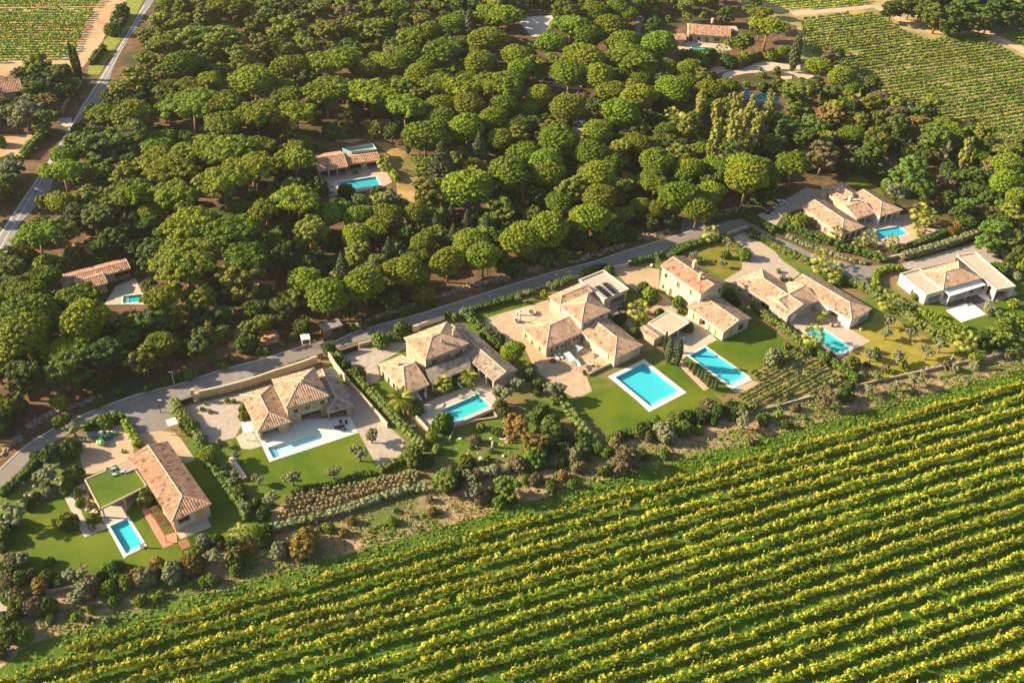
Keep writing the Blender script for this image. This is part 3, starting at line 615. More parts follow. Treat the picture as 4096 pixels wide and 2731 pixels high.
TIMBER = mat('pale_timber', (.42, .33, .25), (.52, .42, .33), scale=3); CURT = mat('yellow_blind', (.62, .42, .14)); METAL = mat('grey_metal', (.35, .35, .37), rough=.5, metal=.3)
WHITE = mat('white_paint', (.78, .77, .74), rough=.6); BLACK = mat('black_paint', (.03, .03, .035), rough=.5); CONC = mat('concrete_roof', (.44, .36, .28), (.52, .43, .34), scale=.6)

def corr(b, tiles, poly, udir, zoff=0.0, period=0.56, amp=0.085):
    """corrugated sheet clipped to the convex polygon; udir horizontal along the eave"""
    poly = [Vector(p) for p in poly]; n = Vector((0, 0, 0))
    for i in range(1, len(poly) - 1): n += (poly[i] - poly[0]).cross(poly[i + 1] - poly[0])
    n.normalize(); n = -n if n.z < 0 else n
    u = Vector((udir.x, udir.y, 0)).normalized(); v = n.cross(u).normalized()
    if v.z < 0: v = -v
    o = poly[0]; q = [((p - o).dot(u), (p - o).dot(v)) for p in poly]
    u0, u1 = min(a for a, _ in q), max(a for a, _ in q); st = period / 4; k = int((u1 - u0) / st) + 1
    hs = (0.0, 1.0, 1.35, 1.0)
    def span(x):
        ys = []
        for i in range(len(q)):
            (x1, y1), (x2, y2) = q[i], q[(i + 1) % len(q)]
            if abs(x2 - x1) < 1e-9:
                if abs(x - x1) < 1e-6: ys += [y1, y2]
                continue
            t = (x - x1) / (x2 - x1)
            if -1e-6 <= t <= 1 + 1e-6: ys.append(y1 + t * (y2 - y1))
        return (min(ys), max(ys)) if ys else None
    prev = None; vs = []; fs = []
    for i in range(k + 1):
        x = min(u0 + i * st, u1 - 1e-5); x = max(x, u0 + 1e-5); s = span(x)
        if s is None: continue
        h = n * (hs[i % 4] * amp + zoff)
        a = o + u * x + v * s[0] + h; c = o + u * x + v * s[1] + h; idx = len(vs)
        vs += [a, c]; tiles += [(x / period, s[0] / .8, 0), (x / period, s[1] / .8, 0)]
        if prev is not None: fs.append((prev, idx, idx + 1, prev + 1))
        prev = idx
    b.add(vs, fs)
class Wing:
    def __init__(s, root, sh, A, B, Cc, ze, ridge='AB', hip=(0, 0), pitch=18, tile='tan', wall='plaster', over=.4, flat=False, base=0.0, D=None, parapet=.35, name='wing', openwall=()):
        a, b, c = P(sh, *A, ze), P(sh, *B, ze), P(sh, *Cc, ze)
        d = a + c - b
        a, b, c, d = rectify([a, b, c, d]); s.c = [a, b, c, d]; s.ze = ze; s.root = root; s.wallm = wall; s.holes = {i: [] for i in range(4)}
        s.cen = (a + b + c + d) / 4; s.over = over; s.base = base; s.ridge = ridge; s.hip = hip; s.pitch = math.radians(pitch); s.tile = tile; s.flat = flat; s.parapet = parapet; s.openwall = openwall
        u = (b - a).normalized(); v = (d - a).normalized(); o = over
        s.w = [a + u * o + v * o, b - u * o + v * o, c - u * o - v * o, d + u * o - v * o]
    def side(s, i): return s.w[i], s.w[(i + 1) % 4]
    def norm(s, i):
        p, q = s.side(i); d = (q - p).normalized(); n = Vector((d.y, -d.x, 0)); return n if n.dot((p + q) / 2 - s.cen) > 0 else -n
    def hit(s, i, sh, x, y):
        p, q = s.side(i); n = s.norm(i); o = Vector((0, 0, H)); d = ray(sh, x, y); t = (p - o).dot(n) / d.dot(n); h = o + d * t
        return (h - p).dot((q - p).normalized()), h.z
    def open(s, i, sh, x, y, w, h, kind='window', depth=.25, z0=None):
        if kind != 'loggia' and w < 2: w *= 1.2; h *= 1.15
        t, z = s.hit(i, sh, x, y); L_ = (s.side(i)[1] - s.side(i)[0]).length
        t = min(max(t, w / 2 + .1), L_ - w / 2 - .1)
        zz0 = z - h / 2 if z0 is None else z0; zz0 = max(zz0, s.base + .02); zz1 = min(zz0 + h, s.ze - .25)
        for o in s.holes[i]:
            if t - w / 2 < o[1] + .05 and t + w / 2 > o[0] - .05 and zz0 < o[3] and zz1 > o[2]: return
        s.holes[i].append((t - w / 2, t + w / 2, zz0, zz1, kind, depth))
    def build(s):
        b = MB(); ztop = s.ze + (0 if not s.flat else 0)
        for i in range(4):
            if i in s.openwall: continue
            p, q = s.side(i); L_ = (q - p).length; d = (q - p).normalized(); n = s.norm(i); hs = s.holes[i]
            ts = sorted({0, L_, *[h[0] for h in hs], *[h[1] for h in hs]}); zs = sorted({s.base, ztop, *[h[2] for h in hs], *[h[3] for h in hs]})
            pt = lambda t, z, k=0.0: Vector((p.x, p.y, 0)) + d * t + Vector((0, 0, z)) - n * k
            for t0, t1 in zip(ts, ts[1:]):
                for z0, z1 in zip(zs, zs[1:]):
                    tm, zm = (t0 + t1) / 2, (z0 + z1) / 2
                    if any(h[0] < tm < h[1] and h[2] < zm < h[3] for h in hs): continue
                    b.poly([pt(t0, z0), pt(t1, z0), pt(t1, z1), pt(t0, z1)])
            for (t0, t1, z0, z1, kind, dep) in hs:
                for a_, c_ in (((t0, z0), (t1, z0)), ((t1, z0), (t1, z1)), ((t1, z1), (t0, z1)), ((t0, z1), (t0, z0))):
                    b.poly([pt(*a_), pt(*c_), pt(*c_, dep), pt(*a_, dep)])
                if kind == 'loggia':
                    bb = MB(); bb.poly([pt(t0, z0, dep), pt(t1, z0, dep), pt(t1, z1, dep), pt(t0, z1, dep)]); link('loggia_back_wall', bb.mesh('back', DARKIN), s.root)
                    k = int((t1 - t0) / 2.6)
                    for j in range(1, k):
                        bb = MB(); t = t0 + (t1 - t0) * j / k; bb.box(pt(t - .15, z0, .05), d * .3, -n * .3, (0, 0, z1 - z0)); link('pillar', bb.mesh('pillar', WALL['white']), s.root)
                else:
                    fr = MB(); w_ = .09
                    for (x0, x1, y0, y1) in ((t0, t0 + w_, z0, z1), (t1 - w_, t1, z0, z1), (t0 + w_, t1 - w_, z0, z0 + w_), (t0 + w_, t1 - w_, z1 - w_, z1), ((t0 + t1) / 2 - .03, (t0 + t1) / 2 + .03, z0 + w_, z1 - w_)):
                        fr.box(pt(x0, y0, dep - .05), d * (x1 - x0), -n * .05, (0, 0, y1 - y0))
                    nm = 'door' if kind == 'door' else 'window'
                    fo = link(nm, fr.mesh('frame', FRAME), s.root)
                    g = MB(); g.poly([pt(t0, z0, dep - .02), pt(t1, z0, dep - .02), pt(t1, z1, dep - .02), pt(t0, z1, dep - .02)])
                    link('pane' if kind != 'door' else 'door_leaf', g.mesh('pane', {'window': GLASS, 'blue': BLUEP, 'door': WOOD, 'blind': CURT, 'wood': WOOD}[kind]), fo)
        # gable triangles
        if not s.flat:
            rise = s.rise()
            for e, (i, hp) in enumerate(zip((3, 1) if s.ridge == 'AB' else (0, 2), s.hip)):
                if not hp:
                    p, q = s.side(i); m_ = (p + q) / 2; o_ = (q - p).length / ((q - p).length + 2 * s.over); b.poly([(p.x, p.y, ztop), (q.x, q.y, ztop), (m_.x, m_.y, ztop + rise * o_)])
        link('wall', b.mesh('wall', WALL[s.wallm]), s.root)
        s.roof()
        return s
    def rise(s):
        a, b, c, d = s.c; wd = (d - a).length if s.ridge == 'AB' else (b - a).length
        return math.tan(s.pitch) * wd / 2
    def roof(s):
        a, b, c, d = s.c
        if s.flat:
            m = CONC; sl = MB(); sl.prism([Vector(p) for p in (s.w if s.flat == 'in' else s.c)], s.ze - .25, s.ze) ; link('roof', sl.mesh('roof', s.flatm if hasattr(s, 'flatm') else m), s.root)
            pr = MB(); o = s.c; th = .3
            for i in range(4):
                p, q = o[i], o[(i + 1) % 4]; dd = (q - p).normalized(); n = Vector((dd.y, -dd.x, 0))
                if n.dot((p + q) / 2 - s.cen) < 0: n = -n
                e = 0 if i % 2 == 0 else th
                if s.parapet > 0: pr.box(p + dd * e + Vector((0, 0, .003)), dd * ((q - p).length - 2 * e), -n * th, (0, 0, s.parapet))
            if s.parapet > 0: link('parapet', pr.mesh('parapet', WALL['white']), s.root)
            return
        if s.ridge == 'AB': p0, p1, p2, p3 = a, b, c, d      # ridge runs p0->p1 ; ends DA (hip0) and BC (hip1)
        else: p0, p1, p2, p3 = b, c, d, a                    # ridge runs b->c ; ends AB (hip0) and CD (hip1)
        u = (p1 - p0).normalized(); v = (p3 - p0).normalized(); Wd = (p3 - p0).length; Ln = (p1 - p0).length; h = s.rise()
        e0 = min(Wd / 2, Ln / 2) if s.hip[0] else 0; e1 = min(Wd / 2, Ln / 2) if s.hip[1] else 0
        r0 = (p0 + p3) / 2 + u * e0 + Vector((0, 0, h)); r1 = (p1 + p2) / 2 - u * e1 + Vector((0, 0, h))
        b_ = MB(); tl = []
        same = (r1 - r0).length < .05
        fa = [p0, p1, r1] + ([] if same else [r0]); fb = [p2, p3, r0] + ([] if same else [r1])
        corr(b_, tl, fa, u); corr(b_, tl, fb, u)
        if s.hip[0]: corr(b_, tl, [p3, p0, r0], v)
        if s.hip[1]: corr(b_, tl, [p1, p2, r1], v)
        me = b_.mesh('roof', TILE[s.tile]); at = me.attributes.new('tile', 'FLOAT_VECTOR', 'POINT'); at.data.foreach_set('vector', [x for t in tl for x in t])
        ro = link('roof', me, s.root)
        un = MB(); dz = Vector((0, 0, -.04)); dz2 = Vector((0, 0, -.2))
        un.poly([p0 + dz2, p3 + dz2, p2 + dz2, p1 + dz2])
        for i, (x, y) in enumerate(((p0, p1), (p1, p2), (p2, p3), (p3, p0))): un.poly([x + dz2, y + dz2, y - dz * .6, x - dz * .6])
        for e, x, y, r in ((s.hip[0], p0, p3, r0), (s.hip[1], p1, p2, r1)):
            if not e: un.poly([x + dz2, y + dz2, r + dz2 * .0])
        link('eaves', un.mesh('eaves', TIMBER), ro)
        cp = MB(); k = Vector((0, 0, .07))
        if not same: cp.tube([r0 + k, r1 + k], .13, 6)
        for hp, x, y, r in ((s.hip[0], p0, p3, r0), (s.hip[1], p1, p2, r1)):
            if hp: cp.tube([x + k, r + k], .12, 6); cp.tube([y + k, r + k], .12, 6)
            else: cp.tube([x + k * .6, r + k * .6], .1, 5); cp.tube([y + k * .6, r + k * .6], .1, 5)
        link('ridge_cap', cp.mesh('ridge_cap', RIDGE), ro)
def house(sh, x, y, label, name='stone_villa', cat='house'):
    p = P(sh, x, y); r = empty(name, (0, 0, 0), label, cat); r['_o'] = 0; del r['_o']; return r
def chimney(root, sh, x, y, z, w=.7, h=1.1, m='plaster'):
    p = P(sh, x, y, z); b = MB(); b.cbox((p.x, p.y, z - 1.0), w, w, h + 1.0, .5); b.cbox((p.x, p.y, z + h + .002), w + .2, w + .2, .12, .5)
    link('chimney', b.mesh('chimney', WALL[m]), root)
def pent(root, sh, pts, zs, tile='tan', name='lean_to_roof'):
    v = [P(sh, *p, z) for p, z in zip(pts, zs)]; b = MB(); tl = []
    corr(b, tl, v, v[3] - v[2]); me = b.mesh('roof', TILE[tile]); at = me.attributes.new('tile', 'FLOAT_VECTOR', 'POINT'); at.data.foreach_set('vector', [x for t in tl for x in t])
    o = link(name, me, root); un = MB(); un.poly([p - Vector((0, 0, .12)) for p in v]); link('eaves', un.mesh('eaves', TIMBER), o); return v
def post(root, p, h, w=.3, m=None, z0=0.0):
    b = MB(); b.cbox((p.x, p.y, z0), w, w, h - z0, .5); link('pillar', b.mesh('pillar', m or WALL['white']), root)

# house with the grass roof
r = house('Z1', 1500, 700, 'long villa with a red-brown tiled roof and a flat grass-covered wing above the narrow pool', 'tiled_villa')
w1 = Wing(r, 'Z1', (1230, 415), (1600, 1030), (1965, 855), 3.9, 'AB', (0, 1), 17, 'red', 'plaster')
w1.open(1, 'Z1', 1725, 1000, 2.6, 1.7); w1.open(1, 'Z1', 1870, 940, 1.6, 1.7, 'blind')
for x, y in ((1450, 850), (1540, 1000)): w1.open(0, 'Z1', x, y, 1.2, 2.0, 'wood')
w1.build()
# grass wing
gp = PP('Z1', [(788, 625), (985, 545), (985, 528), (1200, 430), (1380, 690), (935, 908)], 3.1)
b = MB(); b.prism(gp[::-1], 2.8, 3.1); link('roof_slab', b.mesh('slab', WALL['plaster']), r)
cg = sum(gp, Vector()) / 6; b = MB(); b.prism([cg + (p - cg) * .965 for p in gp][::-1], 3.102, 3.2); link('grass_roof', b.mesh('grass', G_LAWN), r)
b = MB()
for i in range(6):
    p, q = gp[i], gp[(i + 1) % 6]; d = (q - p).normalized(); n = Vector((d.y, -d.x, 0)); n = -n if n.dot(p - cg) < 0 else n
    b.box(p + Vector((0, 0, .003)), q - p, -n * .28, (0, 0, .22))
link('parapet', b.mesh('parapet', WALL['plaster']), r)
b = MB()
gw = [cg + (p - cg) * .95 for p in gp]
for i in (0, 2, 3): b.poly([Vector((gw[i].x, gw[i].y, 0)), Vector((gw[(i + 1) % 6].x, gw[(i + 1) % 6].y, 0)), Vector((gw[(i + 1) % 6].x, gw[(i + 1) % 6].y, 2.8)), Vector((gw[i].x, gw[i].y, 2.8))])
bk0 = gw[5].lerp(gw[0], .45); bk1 = gw[4].lerp(gw[3], .45)
b.poly([(bk0.x, bk0.y, 0), (bk1.x, bk1.y, 0), (bk1.x, bk1.y, 2.8), (bk0.x, bk0.y, 2.8)])
b.poly([(bk0.x, bk0.y, 0), (gw[0].x, gw[0].y, 0), (gw[0].x, gw[0].y, 2.8), (bk0.x, bk0.y, 2.8)])
link('wall', b.mesh('wall', WALL['ochre']), r)
for t in (.03, .5, .95): q = gw[5].lerp(gw[4], t); post(r, q, 2.8, .35, WALL['plaster'])
b = MB(); s0, s1, s2, s3 = PP('Z1', [(1085, 480), (1200, 435), (1280, 525), (1170, 570)], 3.35)
for i in range(11):
    a = s0.lerp(s1, i / 10); c = s3.lerp(s2, i / 10); b.box(a, c - a, (s1 - s0).normalized() * .18, (0, 0, .12))
tag(link('slatted_screen', b.mesh('slats', TIMBER)), 'timber slatted screen lying over the back corner of the grass roof', 'screen')
# pergola over planter
b = MB(); q0, q1, q2, q3 = PP('Z1', [(1400, 900), (1470, 870), (1660, 1090), (1540, 1140)], 2.5)
for i in range(20): a = q0.lerp(q3, i / 19); c = q1.lerp(q2, i / 19); b.box(a, c - a, (q3 - q0).normalized() * .1, (0, 0, .14))
for q in (q0, q3): b.cbox((q.x, q.y, 0), .14, .14, 2.5, .5)
pg = empty('pergola', (0, 0, 0), 'rust-brown slatted pergola along the garden side of the long tiled villa', 'pergola'); link('slats', b.mesh('slats', WOOD), pg)

# stone villa with the pale pool
r = house('Z2', 1100, 800, 'two-storey stone villa with pyramid roof and three tiled wings behind the pale pool')
m = Wing(r, 'Z2', (908, 628), (1035, 900), (1440, 780), 6.3, 'BC', (1, 1), 19, 'tan', 'stone')
for x, y in ((1133, 922), (1243, 886), (1382, 840)): m.open(1, 'Z2', x, y, 1.0, 1.1)
m.open(1, 'Z2', 1282, 990, 5.0, 2.5, 'loggia', 2.0, .05)
m.build()
wl = Wing(r, 'Z2', (618, 770), (768, 1125), (1072, 1022), 3.2, 'AB', (1, 1), 19, 'tan', 'stone'); wl.open(1, 'Z2', 895, 1110, 4.0, 2.3, 'loggia', 2.0, .05)
for x, y in ((700, 1030), (660, 930)): wl.open(0, 'Z2', x, y, 1.2, 1.4)
wl.build()
wr = Wing(r, 'Z2', (1270, 590), (1420, 940), (1660, 870), 3.3, 'AB', (0, 1), 19, 'grey', 'stone'); wr.open(1, 'Z2', 1530, 945, 4.4, 2.4, 'loggia', 2.2, .05); wr.build()
chimney(r, 'Z2', 1190, 650, 8.2)
# villa with palms
r = house('Z3', 900, 500, 'two-storey villa with blue shutters, a grey lean-to roof and palms in front')
m = Wing(r, 'Z3', (622, 355), (820, 568), (1228, 405), 6.3, 'BC', (1, 1), 18, 'tan', 'stone')
m.open(1, 'Z3', 908, 578, 1.1, 1.4); m.open(1, 'Z3', 1027, 540, 1.5, 1.6, 'blue'); m.open(1, 'Z3', 1120, 520, .9, 1.5, 'blue'); m.open(1, 'Z3', 1158, 488, .9, 1.3)
m.build()
wl = Wing(r, 'Z3', (372, 603), (645, 878), (868, 790), 3.3, 'BC', (1, 0), 18, 'tan', 'plaster')
for x, y in ((430, 700), (480, 760), (530, 810)): wl.open(0, 'Z3', x, y, 1.0, 1.6)
wl.open(1, 'Z3', 790, 850, 1.6, 2.0, 'window', .25, .05); wl.build()
pent(r, 'Z3', [(1225, 505), (822, 655), (872, 792), (1252, 632)], [4.3, 4.3, 3.0, 3.0], 'grey')
post(r, P('Z3', 890, 785, 2.9), 2.9, .3); post(r, P('Z3', 1060, 720, 2.9), 2.9, .3); post(r, P('Z3', 1235, 640, 2.9), 2.9, .3)
wr = Wing(r, 'Z3', (977, 310), (1450, 775), (1668, 660), 3.4, 'AB', (0, 0), 19, 'grey', 'greystone', openwall=(0,)); wr.build()
for t in (.02, .33, .66, .98): q = wr.w[1].lerp(wr.w[0], t * .42); post(r, q, 3.3, .35)
b = MB(); q0 = wr.w[0].lerp(wr.w[3], .55); q1 = wr.w[1].lerp(wr.w[2], .55); b.poly([(q0.x, q0.y, 0), (q1.x, q1.y, 0), (q1.x, q1.y, 3.3), (q0.x, q0.y, 3.3)]); link('back_wall', b.mesh('bw', WALL['greystone']), r)
chimney(r, 'Z3', 575, 620, 4.3); chimney(r, 'Z3', 1085, 300, 8, .5, .7)
b = MB(); q = P('Z3', 978, 378, 8.0); b.tube([q + Vector((0, 0, -.4)), q + Vector((0, 0, .6))], .45, 10); link('roof_vent', b.mesh('vent', METAL), r)
# farmhouse group with solar panels
r = house('Z4', 900, 600, 'rambling farmhouse of four tiled wings around a sandy yard with loungers', 'farmhouse')
a_ = Wing(r, 'Z4', (318, 722), (550, 925), (885, 765), 3.3, 'BC', (1, 0), 17, 'tan', 'plaster')
for x, y in ((360, 810), (422, 872), (490, 950)): a_.open(0, 'Z4', x, y, .95, 1.3, 'wood')
for x, y, k in ((600, 940, 'window'), (653, 915, 'window'), (702, 900, 'window'), (735, 885, 'wood'), (768, 868, 'blue'), (812, 838, 'window'), (842, 822, 'window')): a_.open(1, 'Z4', x, y, .8, 1.1 if k == 'window' else 1.9, k)
a_.build()
a_ = Wing(r, 'Z4', (668, 515), (880, 685), (1155, 570), 6.0, 'BC', (1, 1), 18, 'tan', 'plaster'); a_.open(1, 'Z4', 1070, 615, .9, 1.2); a_.open(1, 'Z4', 912, 700, .8, 1.2, 'blue'); a_.build()
a_ = Wing(r, 'Z4', (555, 430), (675, 512), (1000, 395), 4.6, 'BC', (1, 0), 14, 'tan', 'plaster'); a_.build()
a_ = Wing(r, 'Z4', (885, 775), (1190, 1020), (1452, 890), 3.4, 'AB', (0, 1), 18, 'tan', 'plaster')
for x, y in ((1140, 1010), (950, 880)): a_.open(0, 'Z4', x, y, 1.0, 1.5, 'blind')
a_.open(0, 'Z4', 1010, 920, 4.0, 2.3, 'loggia', 1.8, .05)
for x, y in ((1240, 1040), (1370, 975)): a_.open(1, 'Z4', x, y, 1.1, 1.4, 'blind')
a_.build()
r = house('Z4', 1100, 350, 'flat-roofed annexe carrying dark solar panels beside the lane', 'flat_annexe', 'building')
fl = Wing(r, 'Z4', (850, 285), (1095, 465), (1330, 370), 4.0, flat=True, wall='plaster', over=.3); fl.open(1, 'Z4', 1215, 460, 5.2, 2.6, 'loggia', 2.0, .05); fl.build()
sp = empty('solar_array', (0, 0, 0), 'two columns of dark blue solar panels on the flat beige roof', 'solar panels')
PV = mat('solar_cell', (.012, .016, .045), (.02, .03, .07), scale=6, rough=.2, spec=.5)
for grp in ([(1000, 335), (1045, 320), (1165, 425), (1118, 445)], [(1060, 305), (1110, 293), (1235, 395), (1188, 414)]):
    q = rectify(PP('Z4', grp, 4.5)); n = 6
    for i in range(n):
        b = MB(); o = q[0].lerp(q[3], i / n); e = (q[3] - q[0]) / n; b.box(o + e * .08 - Vector((0, 0, .32)), q[1] - q[0], e * .84 + Vector((0, 0, .35)), (0, 0, .05)); link('solar_panel', b.mesh('panel', PV), sp)
    b = MB()
    for k in (.03, .97): o = q[0].lerp(q[1], k) - Vector((0, 0, .45)); b.box(o, q[3] - q[0], (q[1] - q[0]).normalized() * .1, (0, 0, .1))
    link('rail', b.mesh('rail', METAL), sp)
# tower house
r = house('Z4', 1900, 300, 'tall cream farmhouse with a long gabled roof and two chimneys, lower wing in front', 'tall_farmhouse')
m = Wing(r, 'Z4', (1605, 150), (2005, 405), (2235, 312), 7.6, 'AB', (0, 0), 17, 'red', 'plaster')
for x, y, w_, h_, k in ((1672, 243, .9, 1.3, 'window'), (1788, 330, 1.1, 1.7, 'wood'), (1645, 345, .7, 1.2, 'window'), (1713, 408, .9, 2.1, 'wood'), (1905, 400, .8, 1.4, 'wood')): m.open(0, 'Z4', x, y, w_, h_, k)
m.open(1, 'Z4', 2175, 380, 1.0, 1.6); m.open(1, 'Z4', 2110, 350, .6, .6); m.build()
chimney(r, 'Z4', 1935, 140, 9.6, .8, 1.3); chimney(r, 'Z4', 1992, 250, 9.6, .7, 1.2)
l_ = Wing(r, 'Z5', (580, 645), (925, 885), (1187, 757), 3.4, 'AB', (0, 0), 17, 'tan', 'plaster')
for x, y in ((655, 720), (800, 830), (860, 880)): l_.open(0, 'Z5', x, y, 1.0, 1.9, 'blind', .25, .05)
l_.open(0, 'Z5', 725, 775, 2.2, 2.3, 'loggia', 1.5, .05)
l_.open(1, 'Z5', 1085, 840, 2.2, 2.2); l_.open(1, 'Z5', 985, 890, 1.4, 2.0, 'blind'); l_.build()
r = house('Z5', 400, 800, 'flat-roofed pool house with a small tiled lean-to beside the cypresses', 'pool_house', 'pool house')
fl = Wing(r, 'Z5', (205, 800), (405, 915), (610, 800), 3.0, flat=True, wall='stone', over=.3, parapet=.15, openwall=(2,)); fl.open(1, 'Z5', 500, 905, 6.5, 2.3, 'loggia', 2.4, .05); fl.build()
a_ = Wing(r, 'Z5', (128, 855), (275, 958), (360, 915), 2.4, 'AB', (0, 0), 10, 'tan', 'plaster', .2); a_.build()
# villa with pink deck
r = house('Z6', 500, 550, 'long hipped villa of three tiled wings around a patio with a pink deck', 'hipped_villa')
a_ = Wing(r, 'Z5', (1020, 403), (1535, 722), (1792, 608), 3.4, 'AB', (1, 0), 17, 'tan', 'greystone')
for x, y, w_, h_ in ((1070, 495, .9, 1.1), (1173, 548, 1.0, 1.3), (1308, 640, 3.0, 1.9)): a_.open(0, 'Z5', x, y, w_, h_)
a_.build()
a_ = Wing(r, 'Z5', (1262, 540), (1562, 709), (1838, 588), 3.35, 'BC', (0, 0), 17, 'tan', 'white'); a_.open(1, 'Z5', 1690, 700, 8.5, 2.5, 'loggia', 2.2, .05); a_.build()
a_ = Wing(r, 'Z6', (145, 435), (730, 770), (930, 665), 3.4, 'AB', (0, 1), 17, 'tan', 'white')
a_.open(0, 'Z6', 545, 740, 3.4, 2.4, 'loggia', 1.8, .05); a_.open(1, 'Z6', 830, 760, 3.6, 1.5, 'blue'); a_.build()
# modern villa
r = house('Z6', 1700, 350, 'modern villa with a tiled pyramid roof between two flat roofs and a white awning', 'modern_villa')
fl = Wing(r, 'Z6', (1185, 345), (1425, 545), (1605, 490), 3.4, flat=True, wall='white', over=.1); fl.open(0, 'Z6', 1290, 520, .8, 1.6); fl.open(1, 'Z6', 1500, 570, 4.5, 2.0, 'blue'); fl.build()
fl = Wing(r, 'Z6', (1760, 175), (2050, 510), (2207, 458), 3.38, flat=True, wall='white', over=.1, openwall=(0,)); fl.open(1, 'Z6', 2110, 530, 5.0, 2.6, 'loggia', 2.0, .05); fl.build()
for t in (.0, .18, .36): post(r, fl.w[1].lerp(fl.w[0], t), 3.1, .35)
a_ = Wing(r, 'Z6', (1385, 322), (1587, 492), (1925, 375), 4.2, 'BC', (1, 1), 18, 'tan', 'white'); a_.open(1, 'Z6', 1750, 520, 12.5, 2.5, 'loggia', 2.2, .05); a_.build()
aw = PP('Z6', [(1590, 492), (1925, 388), (1988, 432), (1645, 542)], 3.5); aw[2].z = aw[3].z = 3.1
b = MB(); b.poly(aw); b.poly([p - Vector((0, 0, .06)) for p in aw[::-1]]); link('awning', b.mesh('awning', WHITE), r)
for q in (aw[3], aw[2], aw[3].lerp(aw[2], .5)): post(r, q, 3.05, .25)
# villa with the blue pool on the right
r = house('B4', 800, 400, 'L-shaped villa with pale tiled roofs and colonnade beside the bright blue pool', 'colonnade_villa')
a_ = Wing(r, 'B4', (435, 385), (802, 607), (1010, 550), 3.5, 'AB', (0, 1), 17, 'tan', 'plaster')
for x, y in ((560, 540), (600, 570), (650, 600)): a_.open(0, 'B4', x, y, 1.3, 1.7, 'wood')
for x, y in ((840, 630), (890, 615), (938, 605)): a_.open(1, 'B4', x, y, 1.5, 2.2, 'window', .3, .05)
a_.build()
a_ = Wing(r, 'B4', (610, 215), (790, 330), (975, 280), 3.6, 'AB', (1, 0), 17, 'tan', 'plaster'); a_.open(0, 'B4', 670, 290, 1.0, 2.0, 'wood'); a_.build()
a_ = Wing(r, 'B4', (715, 350), (925, 480), (1082, 432), 3.45, 'BC', (0, 0), 16, 'tan', 'plaster'); a_.open(1, 'B4', 1000, 490, 5.5, 2.4, 'loggia', 2.0, .05); a_.build()
a_ = Wing(r, 'B4', (875, 293), (1117, 467), (1305, 405), 3.5, 'AB', (0, 1), 17, 'tan', 'white'); a_.open(1, 'B4', 1200, 470, 8.0, 2.7, 'loggia', 2.4, .05); a_.build()
chimney(r, 'B4', 865, 320, 4.8, 1.0, 1.2)
# wood villa
r = house('A2', 800, 1400, 'villa alone in the pine wood with two tiled roofs and a glazed terrace behind', 'woodland_villa')
a_ = Wing(r, 'A2', (530, 1330), (585, 1467), (832, 1425), 3.2, 'BC', (0, 0), 16, 'red', 'plaster'); a_.open(1, 'A2', 700, 1490, 8.5, 2.5, 'loggia', 2.4, .05); a_.build()
a_ = Wing(r, 'A2', (808, 1330), (835, 1410), (1110, 1367), 3.0, 'BC', (0, 0), 14, 'red', 'plaster'); a_.open(1, 'A2', 890, 1440, 4.0, 2.3, 'loggia', 1.8, .05); a_.open(1, 'A2', 1045, 1425, 3.6, 2.2, 'loggia', 1.8, .05); a_.build()
gl = PP('A2', [(790, 1290), (870, 1320), (1085, 1300), (1050, 1250)], 3.3); b = MB()
for i in range(4): p, q = gl[i], gl[(i + 1) % 4]; b.poly([p, q, q + Vector((0, 0, 1.1)), p + Vector((0, 0, 1.1))])
b.prism([Vector(p) for p in gl][::-1], 0.2, 3.3); link('roof_terrace', b.mesh('rt', mat('terrace_glass', (.30, .42, .40), rough=.2)), r)
r = house('A3', 1750, 300, 'farthest villa with a wide sloping tiled roof above the small aqua pool', 'country_villa')
a_ = Wing(r, 'A3', (1632, 222), (1592, 305), (1940, 300), 3.4, 'BC', (0, 0), 20, 'red', 'stone')
for x in (1625, 1660, 1700, 1770): a_.open(1, 'A3', x, 345, 1.3, 2.1)
a_.open(1, 'A3', 1855, 340, 2.6, 1.7); a_.build()
a_ = Wing(r, 'A3', (1450, 295), (1480, 345), (1590, 342), 2.8, 'BC', (0, 0), 16, 'red', 'stone'); a_.build()
a_ = Wing(r, 'A3', (1935, 225), (1945, 268), (2035, 268), 2.6, flat=True, wall='greystone', over=.2, parapet=0); a_.build(); chimney(r, 'A3', 1817, 180, 5, .8, 1)
r = house('B1', 800, 950, 'low villa with long tiled roof half hidden under stone pines on the left', 'low_villa')
a_ = Wing(r, 'B1', (470, 935), (560, 1010), (1150, 937), 3.0, 'BC', (0, 0), 12, 'red', 'plaster'); a_.open(1, 'B1', 1060, 985, 4.0, 2.3, 'loggia', 2.0, .05); a_.build()
a_ = Wing(r, 'B1', (600, 985), (700, 1075), (948, 1037), 3.0, 'BC', (0, 0), 14, 'red', 'plaster'); a_.build()
r = house('A1', 60, 750, 'tiled house cut off by the left edge of the picture', 'roadside_house')
a_ = Wing(r, 'A1', (-150, 700), (-60, 790), (225, 785), 3.2, 'BC', (0, 0), 20, 'red', 'plaster'); a_.open(1, 'A1', 165, 810, 1.6, 1.4); a_.build()
a_ = Wing(r, 'A1', (-190, 800), (-110, 880), (60, 845), 3.0, 'AB', (0, 0), 18, 'red', 'plaster'); a_.build(); chimney(r, 'A1', 55, 680, 5, .9, 1.2, 'stone')
